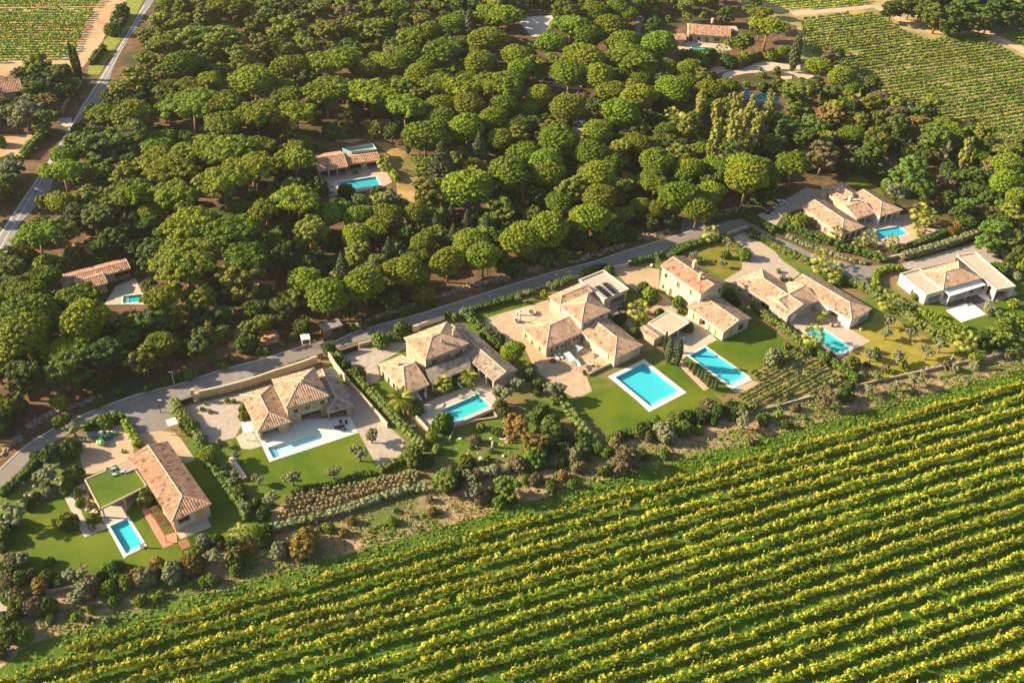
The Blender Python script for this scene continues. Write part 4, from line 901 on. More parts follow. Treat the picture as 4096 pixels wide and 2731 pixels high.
# shed, shelters
r = empty('timber_shed', (0, 0, 0), 'brown timber shed with a grey pent roof beside the lane under the pines', 'shed')
a_ = Wing(r, 'B2', (592, 1385), (625, 1447), (785, 1385), 2.6, flat=True, wall='ochre', over=.25, parapet=0); a_.flatm = mat('felt_roof', (.22, .20, .20), (.30, .27, .26), scale=1); a_.wallm = 'ochre'; WALL['shed'] = WOOD; a_.wallm = 'shed'; a_.open(1, 'B2', 740, 1430, 2.6, 1.9, 'loggia', 1.2, .05); a_.build()
def shelter(sh, A, B, Cc, h, label, name='shelter', m=None):
    r = empty(name, (0, 0, 0), label, 'shelter'); q = [P(sh, *A, h), P(sh, *B, h), P(sh, *Cc, h)]; q.append(q[0] + q[2] - q[1]); q = rectify(q); ce = sum(q, Vector()) / 4
    b = MB(); b.prism(q if (q[1] - q[0]).cross(q[2] - q[1]).z > 0 else q[::-1], h, h + .2); link('roof', b.mesh('roof', m or WHITE), r)
    for p in q: post(r, ce + (p - ce) * .86, h, .18, m or WHITE)
    return r
shelter('B2', (430, 1478), (440, 1525), (515, 1510), 2.4, 'white flat-topped shelter standing between lane and wood')
shelter('Z1', (1550, 75), (1580, 135), (1670, 105), 2.8, 'cream gate canopy by the drive of the grass-roofed house', 'gate_canopy', WALL['white'])
shelter('Z2', (620, 1045), (650, 1140), (745, 1112), 2.3, 'white square canopy left of the stone villa', 'garden_canopy', WHITE)
shelter('Z1', (1665, 1215), (1705, 1290), (1785, 1255), 1.9, 'small brown box-like hut beside the red deck', 'garden_hut', WOOD)
# ------------------------------------------------------------------ vineyards (each trellised row is one thing)
ORD = ['first', 'second', 'third', 'fourth', 'fifth', 'sixth', 'seventh', 'eighth', 'ninth', 'tenth', 'eleventh', 'twelfth', 'thirteenth', 'fourteenth', 'fifteenth', 'sixteenth', 'seventeenth', 'eighteenth', 'nineteenth', 'twentieth']
TENS = {20: 'twenty', 30: 'thirty', 40: 'forty', 50: 'fifty', 60: 'sixty', 70: 'seventy', 80: 'eighty', 90: 'ninety'}
def ordn(i):
    n = i + 1
    if n <= 20: return ORD[n - 1]
    t = n // 10 * 10
    return {30: 'thirtieth', 40: 'fortieth', 50: 'fiftieth', 60: 'sixtieth', 70: 'seventieth', 80: 'eightieth', 90: 'ninetieth'}[t] if n % 10 == 0 else TENS[t] + '-' + ORD[n % 10 - 1]
def row_runs(o, d, poly, step=1.0, L_=400):
    runs = []; cur = []
    for i in range(int(-L_ / step), int(L_ / step)):
        t = i * step; x, y = o.x + d.x * t, o.y + d.y * t
        if inpoly(x, y, poly): cur.append(t)
        else:
            if len(cur) > 3: runs.append((cur[0], cur[-1]))
            cur = []
    if len(cur) > 3: runs.append((cur[0], cur[-1]))
    return runs
def row_mesh(L_, dens, size, h, wd, m, wander=0.0, shoots=0.0, gap=0.04, stems=True, core=True, clump=1.0):
    """row along +x from 0 to L_"""
    n = int(L_ / clump); xs = (np.arange(n) + .5) * clump + rng.normal(0, .12, n)
    keep = rng.random(n) > gap; xs = xs[keep]; n = len(xs)
    vig = rng.uniform(.75, 1.15, n) * (1 + .12 * np.sin(xs * .21 + rng.uniform(0, 6)))
    c = np.stack([xs, rng.normal(0, .10, n), h * .62 * vig], 1); rd = np.full(n, .62 * clump) * vig * rng.uniform(.75, 1.25, n)
    c[:, 1] += .25 * np.sin(xs * .05 + rng.uniform(0, 6)) + .22 * np.sin(xs * .33 + rng.uniform(0, 6)) * wander
    if core:
        sp = _sp[None] * (rd[:, None, None] * .72) * np.array([1.0, wd * .8, h * .55]) + c[:, None]
        V0 = sp.reshape(-1, 3); F0_ = (_sf[None] + (np.arange(n) * len(_sp))[:, None, None]).reshape(-1, 4)
    k = int(dens)
    dd = rng.normal(0, 1, (n * k, 3)); dd /= np.linalg.norm(dd, axis=1, keepdims=True); dd[:, 2] = np.where(dd[:, 2] < -.5, -dd[:, 2], dd[:, 2])
    cc = np.repeat(c, k, 0) + dd * np.repeat(rd, k)[:, None] * np.array([1.0, wd, h * .62])
    V, F = leaves(cc, dd, size, .6)
    if core: F = F + len(V0); V = np.concatenate([V0, V]); F = np.concatenate([F0_, F])
    if shoots > 0:
        ns = int(n * shoots); i = rng.integers(0, n, ns); b = c[i] + np.stack([rng.normal(0, .3, ns), rng.normal(0, .25, ns), np.zeros(ns)], 1)
        dr = np.stack([rng.normal(.55, .3, ns), rng.normal(.1, .4, ns), rng.uniform(.6, 1.1, ns)], 1); ln = rng.uniform(.8, 1.75, ns)[:, None]
        parts = 5
        for q in range(parts):
            p = b + dr * ln * (q + 1) / parts + rng.normal(0, .05, (ns, 3)); v, f = leaves(p, rng.normal(0, 1, (ns, 3)), size * 1.45 * (1 - .13 * q), .5); F = np.concatenate([F, f + len(V)]); V = np.concatenate([V, v])
    return arrmesh('vine_foliage', V, F, LEAF[m])
def stems_mesh(L_, step, h):
    b = MB()
    n = int(L_ / step)
    for i in range(n):
        x = (i + .5) * step; b.tube([(x, 0, 0), (x + random.uniform(-.12, .12), 0, h)], .06, 3, False)
    return b.mesh('stems', BARK)
def field(poly, p0, p1, spacing, n0, n1, name, group, lab, **kw):
    d = (p1 - p0); d.z = 0; d.normalize(); nn = Vector((d.y, -d.x, 0)); cnt = 0
    st = kw.pop('stem', 0); hs = kw.get('h', 1.5)
    for k in range(n0, n1):
        o = p0 + nn * spacing * k; rr = row_runs(o, d, poly)
        if not rr: continue
        t0, t1 = rr[0][0], rr[-1][1]
        if t1 - t0 < 5: continue
        root = empty(name, o + d * t0, lab % ordn(cnt), 'vine row', group, math.atan2(d.y, d.x)); root.location.z = 0; cnt += 1
        for j, (s0, s1) in enumerate(rr):
            f = link('foliage', row_mesh(s1 - s0, **kw), root, (s0 - t0, 0, 0))
            if st: link('stems', stems_mesh(s1 - s0, st, hs * .5), root, (s0 - t0, 0, 0))['kind'] = 'stuff'
    return cnt
# foreground vineyard
f0, f1 = P('D', 246, 1473), P('D', 2342, 893)
fd = (f1 - f0).normalized(); fn = Vector((fd.y, -fd.x, 0))
FG = [f0 - fd * 30 - fn * 2, f1 + fd * 40 - fn * 2, f1 + fd * 40 + fn * 110, f0 - fd * 60 + fn * 90]
FGclip = D([(20, 1545), (246, 1466), (2345, 885), (2520, 850), (2700, 1750), (-120, 1750), (-40, 1600)])
sheet('vineyard_ground', D([(-60, 1580), (74, 1478), (157, 1454), (467, 1367), (762, 1288), (1119, 1181), (1401, 1098), (1521, 1066), (1730, 1011), (2010, 937), (2146, 900), (2352, 846), (2600, 770), (3000, 2400), (-900, 2400)]), 0.05, G_VGREEN)
sheet('green_verge', D([(40, 1500), (74, 1478), (467, 1367), (1119, 1181), (1521, 1066), (2010, 937), (2130, 905), (2352, 870), (2500, 845), (2342, 893), (246, 1473), (60, 1540)]), .056, mat('verge_green', (.045, .11, .006), (.10, .165, .01), scale=.7, bump=.2, bscale=2, contrast=(.3, .7)))
ns = field(FGclip, f0, f1, 3.75, 0, 30, 'vine_row', 'vine rows of the foreground vineyard', '%s yellow-green vine row counted down from the grassy verge of the front vineyard', dens=46, size=.40, h=2.1, wd=.95, m='vine', wander=1.0, shoots=3.0, gap=.14, clump=1.0, stem=1.8)
# low green cover between the rows
N = 60000
tt = rng.uniform(0, 1, (N, 2)); A0 = np.array([f0.x - fd.x * 15, f0.y - fd.y * 15]); 
pts = A0 + tt[:, :1] * np.array([fd.x, fd.y]) * ((f1 - f0).length + 40) + (tt[:, 1:] * 82 - 11) * np.array([fn.x, fn.y])
pts = pts[(np.sin(pts[:, 0] * .35 + 2 * np.sin(pts[:, 1] * .21)) + np.sin(pts[:, 1] * .5 + pts[:, 0] * .1) + rng.normal(0, .8, len(pts))) > -.4]
cc = np.stack([pts[:, 0], pts[:, 1], rng.uniform(.1, .35, len(pts))], 1)
V, F = leaves(cc, np.tile([0, 0, 1.0], (len(cc), 1)), .62, .55)
tag(link('ground_cover', arrmesh('ground_cover', V, F, leafm('cover_leaves', (.07, .15, .01), (.17, .26, .02), 0, .4))), 'bright green low growth between the vine rows', 'ground cover', kind='stuff')
# far right vineyard
q0, q1 = P('D', 1900, 250), P('D', 2352, 205)
RF = D([(1835, 48), (2000, 30), (2085, 78), (2130, 95), (2210, 84), (2250, 80), (2352, 138), (2600, 230), (2700, 380), (2352, 352), (2230, 345), (2110, 262), (2010, 240), (1970, 215), (1945, 160), (1890, 150), (1850, 120)])
field(RF, P('D', 1650, 108), P('D', 2352, 20) , 2.6, -20, 110, 'vine_row', 'vine rows of the large far vineyard on the right', '%s vine row from the top of the large far vineyard on the right', dens=9, size=.62, h=1.5, wd=.8, m='farvine', gap=.05, clump=1.3)
RF2 = D([(1690, -10), (1820, 25), (2000, 10), (2010, -60), (1700, -90)])
field(RF2, P('D', 1650, -40), P('D', 2352, -100), 2.8, -20, 60, 'vine_row', 'vine rows beyond the earth track at the top right', '%s vine row of the strip beyond the earth track, top right', dens=8, size=.62, h=1.4, wd=.8, m='leftvine', gap=.05, clump=1.4)
RF3 = D([(2275, 76), (2352, 60), (2600, 40), (2700, 230), (2352, 112)])
field(RF3, P('D', 1650, 108), P('D', 2352, 20), 2.6, -60, 40, 'vine_row', 'vine rows beside the track at the right edge', '%s vine row in the corner patch at the right edge', dens=9, size=.62, h=1.5, wd=.8, m='farvine', gap=.05, clump=1.3)
# left vineyards
LF = D([(-260, 32), (222, 26), (175, 125), (155, 136), (100, 140), (-260, 158)])
field(LF, P('D', -100, 30), P('D', 250, 27), 2.5, 0, 60, 'vine_row', 'vine rows of the left vineyard', '%s vine row from the top of the near left vineyard', dens=12, size=.6, h=1.5, wd=.9, m='leftvine', gap=.03, clump=1.2)
LF2 = D([(-260, -60), (262, -60), (240, 0), (226, 18), (-260, 24)])
field(LF2, P('D', -100, 20), P('D', 250, 17), 2.5, -25, 1, 'vine_row', 'vine rows at the top left beyond the grass path', '%s vine row in the top left block beyond the narrow path', dens=10, size=.6, h=1.5, wd=.9, m='leftvine', gap=.03, clump=1.2)
# small vineyard between pool lawn and hedge
SV = [((1160, 470), (1625, 215)), ((1215, 520), (1670, 262)), ((1050, 690), (1760, 320)), ((1130, 740), (1830, 370)), ((1210, 760), (1900, 400)), ((1430, 735), (1960, 450)), ((1720, 665), (2010, 500)), ((1990, 600), (2180, 530))]
for i, (a, b_) in enumerate(SV):
    a = P('L4', *a); b_ = P('L4', *b_); dd_ = b_ - a
    root = empty('vine_row', a, '%s vine row from the lawn in the small plot right of the blue pool' % ordn(i), 'vine row', 'vine rows of the small plot beside the pool', math.atan2(dd_.y, dd_.x))
    link('foliage', row_mesh(dd_.length, dens=34, size=.36, h=1.25, wd=.75, m='hedge', gap=.05, clump=.85), root)
# ------------------------------------------------------------------ hedges
HC = 0
def hedge(sh, pts, wd, h, m, label, name='hedge', lump=.25, dens=26, size=.36, cat='hedge'):
    ps = [P(sh, *p) for p in pts]; c = []; rd = []
    for a, b_ in zip(ps, ps[1:]):
        L_ = (b_ - a).length; n = max(1, int(L_ / (wd * .42))); d = (b_ - a).normalized(); nn = Vector((-d.y, d.x, 0))
        for i in range(n):
            for s in (-1, 1):
                for z in ((h * .45,) if h < 1.3 else (h * .3, h * .78)):
                    p = a + d * (i + rng.random()) * L_ / n + nn * s * wd * .22; c.append((p.x, p.y, z + rng.normal(0, lump * .35))); rd.append(wd * .36 * rng.uniform(1 - lump, 1 + lump))
    o = ps[0]; c = np.array(c) - np.array([o.x, o.y, 0]); V, F = cloud(c, rd, dens, size, squash=1.0 if h < 1.3 else min(1.25, h / wd * .6), core=.85)
    V[:, 2] = np.maximum(V[:, 2], .02)
    ob = link(name, arrmesh(name, V, F, LEAF[m]), None, (o.x, o.y, 0)); tag(ob, label, cat); return ob
HED = [
 ('Z1', [(10, 800), (120, 700), (260, 580), (340, 480), (400, 440)], 2.0, 1.8, 'hedgedark', 'dark hedge curving along the lane at the left edge of the grass-roof garden'),
 ('Z1', [(780, 170), (900, 110), (1020, 70), (1160, 60)], 2.0, 1.8, 'hedgedark', 'dark hedge on the lane side of the gravel court with green covers'),
 ('Z1', [(1170, 110), (1240, 220), (1300, 330)], 1.8, 2.0, 'lime', 'yellow-green hedge along the right side of the pale gravel court'),
 ('Z1', [(1640, 0), (1720, 90), (1800, 180), (1880, 260)], 2.2, 2.2, 'hedge', 'clipped hedge between the entrance terrace and the gravel court, upper stretch'),
 ('Z1', [(1860, 330), (1960, 480), (2080, 640), (2180, 780), (2280, 920), (2330, 1010)], 2.0, 2.2, 'broad', 'long green hedge falling along the shaded right side of the grass-roof house'),
 ('Z2', [(0, 850), (60, 950), (120, 1040)], 2.0, 2.0, 'hedge', 'short clipped hedge at the left end of the gravel court, near the lane gate'),
 ('Z2', [(1680, 600), (1760, 700), (1850, 790)], 1.8, 1.8, 'broad', 'green hedge above the stone garden wall behind the stone villa'),
 ('Z2', [(1840, 760), (1960, 900), (2080, 1040), (2200, 1160), (2330, 1290)], 2.0, 2.2, 'hedge', 'thick pale-topped hedge between the gravel drive and the palm garden'),
 ('Z2', [(820, 585), (960, 545), (1120, 485), (1260, 440)], 1.0, .9, 'hedge', 'low row of shrubs on top of the ochre lane wall'),
 ('Z2', [(1420, 380), (1500, 420), (1540, 460)], 2.2, 2.2, 'hedge', 'rounded pale green shrub hedge by the dark sliding gate'),
 ('Z3', [(1220, 170), (1300, 260), (1400, 360)], 2.2, 2.4, 'broad', 'hedge running down from the lane along the right of the palm villa'),
 ('Z3', [(1400, 330), (1470, 420), (1530, 520)], 2.4, 2.6, 'dark', 'dark hedge beside the long grey-tiled wing'),
 ('Z3', [(1250, 110), (1400, 75), (1500, 40), (1640, 10)], 1.6, 1.6, 'hedgedark', 'clipped dark hedge between the lane and the sandy yard'),
 ('Z4', [(0, 540), (100, 500), (220, 460), (330, 420), (440, 400)], 1.5, 1.3, 'hedge', 'loose hedge on the grass strip below the lane, left of the farmhouse'),
 ('Z4', [(560, 360), (680, 320), (800, 280)], 1.7, 1.7, 'broad', 'shrubby hedge above the tiled farmhouse wing next to the lane'),
 ('Z4', [(880, 245), (960, 210), (1040, 180), (1120, 170)], 1.4, 1.6, 'hedgedark', 'dark hedge behind the flat roof with the solar panels'),
 ('Z4', [(1320, 150), (1420, 115), (1560, 80), (1640, 55)], 1.6, 1.6, 'hedgedark', 'dark hedge by the lane, left of the tall farmhouse'),
 ('B3', [(1480, 800), (1600, 740), (1750, 690), (1900, 660)], 2.4, 1.8, 'hedgedark', 'broad dark hedge between the lane and the dry lawn, under a palm'),
 ('B3', [(2120, 600), (2200, 650), (2330, 700)], 2.4, 2.0, 'dark', 'bushy hedge starting at the lane bend beside the gravel court'),
 ('B4', [(0, 640), (130, 660), (260, 750), (400, 820), (540, 880)], 2.2, 1.8, 'hedge', 'shrub hedge along the lane between court and lane, with grasses'),
 ('B3', [(2090, 470), (2200, 530), (2340, 600)], 2.2, 1.6, 'hedgedark', 'dark hedge at the top of the lane bend beside the car court'),
 ('B4', [(0, 490), (110, 540), (230, 590)], 2.0, 1.6, 'hedgedark', 'short dark hedge above the lane at the left end of the ringed villa garden'),
 ('B4', [(280, 560), (420, 600), (560, 660), (700, 700)], 2.6, 2.0, 'hedgedark', 'deep green hedge curving below the left wing of the colonnade villa'),
 ('B4', [(330, 640), (450, 700), (600, 750), (760, 810), (900, 850), (1000, 870)], 1.8, 1.0, 'olive', 'low pale flowering border along the upper edge of the lane'),
 ('B4', [(720, 740), (850, 760), (980, 800), (1150, 850)], 2.8, 2.2, 'hedgedark', 'deep green hedge below the palms at the front of the colonnade villa'),
 ('B4', [(1240, 770), (1380, 730), (1560, 660), (1700, 600)], 2.2, 1.8, 'hedgedark', 'hedge in front of the white terrace right of the blue pool'),
 ('B4', [(1290, 830), (1450, 790), (1650, 730), (1800, 680), (1950, 625)], 2.2, 2.4, 'olive', 'straight clipped grey-green hedge above the tarmac drive'),
 ('B4', [(1985, 660), (2080, 720), (2170, 790), (2240, 830)], 2.2, 2.4, 'olive', 'clipped hedge closing the right side of the tarmac drive'),
 ('B4', [(1310, 925), (1200, 925), (1090, 960), (1070, 1010), (1080, 1070)], 2.0, 1.9, 'lime', 'yellow-green hedge curling round the lane end below the modern villa'),
 ('Z6', [(950, 500), (1050, 550), (1170, 620), (1300, 680)], 2.2, 2.0, 'hedge', 'yellow-green hedge along the left wall side of the modern villa'),
 ('Z6', [(660, 420), (780, 470), (900, 520), (980, 600)], 2.2, 2.1, 'hedge', 'clipped hedge right of the lane end, behind the hipped villa'),
 ('Z6', [(1090, 670), (1220, 740), (1350, 830), (1500, 910), (1640, 950), (1700, 1000)], 2.1, 2.1, 'hedge', 'long lighter hedge running down beside the dry lawn with olive trees'),
 ('Z6', [(1350, 700), (1500, 780), (1650, 860), (1780, 900)], 2.1, 2.1, 'lime', 'parallel brighter hedge on the modern villa side'),
 ('Z6', [(1890, 1020), (2000, 1020), (2130, 990)], 2.0, 1.5, 'hedge', 'low clipped hedge right of the dry-lawn palm'),
 ('Z5', [(1180, 640), (1290, 740), (1420, 830), (1540, 920), (1650, 1000)], 2.0, 2.1, 'hedge', 'long clipped hedge between the green lawn and the villa with the pink deck'),
 ('Z5', [(1680, 1010), (1800, 1100), (1930, 1180), (2040, 1270), (2170, 1350)], 2.0, 1.9, 'broad', 'shrubby hedge beside the small vineyard plot'),
 ('L2', [(440, 990), (700, 920), (950, 860), (1200, 790), (1500, 680), (1750, 610), (1880, 620)], 2.0, 1.6, 'olive', 'long curved pale-topped hedge below the young vine rows'),
 ('L2', [(620, 650), (740, 600), (860, 590), (1000, 560), (1180, 510), (1250, 470), (1400, 460)], 1.4, 1.0, 'dark', 'low dark hedge along the lower edge of the stone villa lawn'),
 ('L2', [(1450, 440), (1580, 370), (1700, 330)], 1.8, 1.5, 'hedge', 'short clipped hedge closing the gravel drive at its lower end'),
 ('L3', [(1400, 380), (1480, 500), (1560, 600), (1640, 700), (1720, 740)], 2.6, 1.8, 'hedge', 'rough hedge between the wild garden and the big pool lawn'),
 ('L3', [(1720, 780), (1600, 860), (1450, 900), (1300, 960), (1100, 990), (950, 1010)], 2.6, 2.0, 'conifer', 'grey-green hedge curving under the wild garden, right part'),
 ('L3', [(900, 1010), (760, 1030), (600, 1060), (460, 1090)], 2.4, 1.8, 'olive', 'grey-green hedge curving under the wild garden, left part'),
 ('L3', [(1900, 700), (2000, 690), (2150, 640), (2300, 560)], 2.2, 1.6, 'dark', 'dark shrub hedge under the lower corner of the big pool lawn'),
 ('L4', [(1000, 730), (1000, 840)], 2.2, 1.6, 'hedge', 'stub of hedge beside the bottom left corner of the small vineyard'),
 ('A1', [(400, 1100), (350, 1200), (280, 1260), (200, 1360)], 3.0, 2.5, 'broad', 'hedge beside the main road below the paddock'),
 ('A1', [(1080, 120), (1030, 230), (960, 300)], 4.0, 3.0, 'dark', 'dark roadside thicket beside the vineyard verge'),
 ('A1', [(900, 430), (850, 480), (790, 560)], 3.0, 2.5, 'dark', 'dark thicket below the orange bank by the main road'),
 ('A3', [(1540, 470), (1700, 465), (1850, 480)], 2.5, 2.2, 'broad', 'hedge in front of the farthest aqua pool'),
 ('A4', [(740, 1480), (850, 1430), (960, 1410), (1060, 1450), (1130, 1530)], 3.5, 2.6, 'dark', 'dark hedge round the back lawn of the colonnade villa'),
 ('B2', [(1170, 60), (1220, 110), (1260, 170)], 2.2, 2.4, 'lime', 'bright hedge right of the pool in the pine wood'),
 ('B2', [(470, 110), (600, 200)], 3.5, 1.0, 'hedgedark', 'flat dark clipped hedge left of the pool in the pine wood'),
 ('Z5', [(640, 60), (500, 110), (420, 140)], 2.0, 1.4, 'hedgedark', 'short hedge behind the tall farmhouse near the lane'),
]
for s, p, wd, h, m, lab in HED: hedge(s, p, wd, h, m, lab)
# ------------------------------------------------------------------ trees, one by one
K_ = {'S': ('flat', 'pine', 'stone_pine', 'umbrella stone pine', 'tree'), 'R': ('round', 'pine', 'stone_pine', 'round-headed stone pine', 'tree'),
      'A': ('rough', 'aleppo', 'pine_tree', 'rough olive-green pine', 'tree'), 'B': ('rough', 'broad', 'leafy_tree', 'leafy green tree', 'tree'),
      'b': ('rough', 'dark', 'evergreen_oak', 'dark leafy tree', 'tree'), 'K': ('cone', 'conifer', 'conifer_tree', 'grey-green cone-shaped conifer', 'tree'),
      'C': ('spire', 'dark', 'cypress_tree', 'dark narrow cypress', 'tree'), 'c': ('spire', 'conifer', 'cypress_tree', 'grey-green narrow cypress', 'tree'),
      'Y': ('column', 'gold', 'tall_tree', 'tall golden-green tree', 'tree'), 'O': ('olive', 'olive', 'olive_tree', 'grey-green olive tree', 'tree'),
      'G': ('rough', 'rust', 'autumn_tree', 'orange-brown autumn tree', 'tree'), 'L': ('round', 'lime', 'leafy_tree', 'bright yellow-green tree', 'tree'),
      'W': ('rough', 'brown', 'bare_tree', 'brownish thin-leaved tree', 'tree'), 'U': ('bush', 'broad', 'garden_shrub', 'rounded green shrub', 'shrub'),
      'u': ('bush', 'dark', 'garden_shrub', 'dark green shrub', 'shrub'), 'g': ('bush', 'rust', 'garden_shrub', 'orange-brown shrub', 'shrub'),
      'o': ('bush', 'olive', 'garden_shrub', 'silvery grey-green shrub', 'shrub'), 'l': ('bush', 'lime', 'garden_shrub', 'yellow-green shrub', 'shrub'),
      'H': ('bush', 'brown', 'garden_shrub', 'dry brownish shrub', 'shrub')}
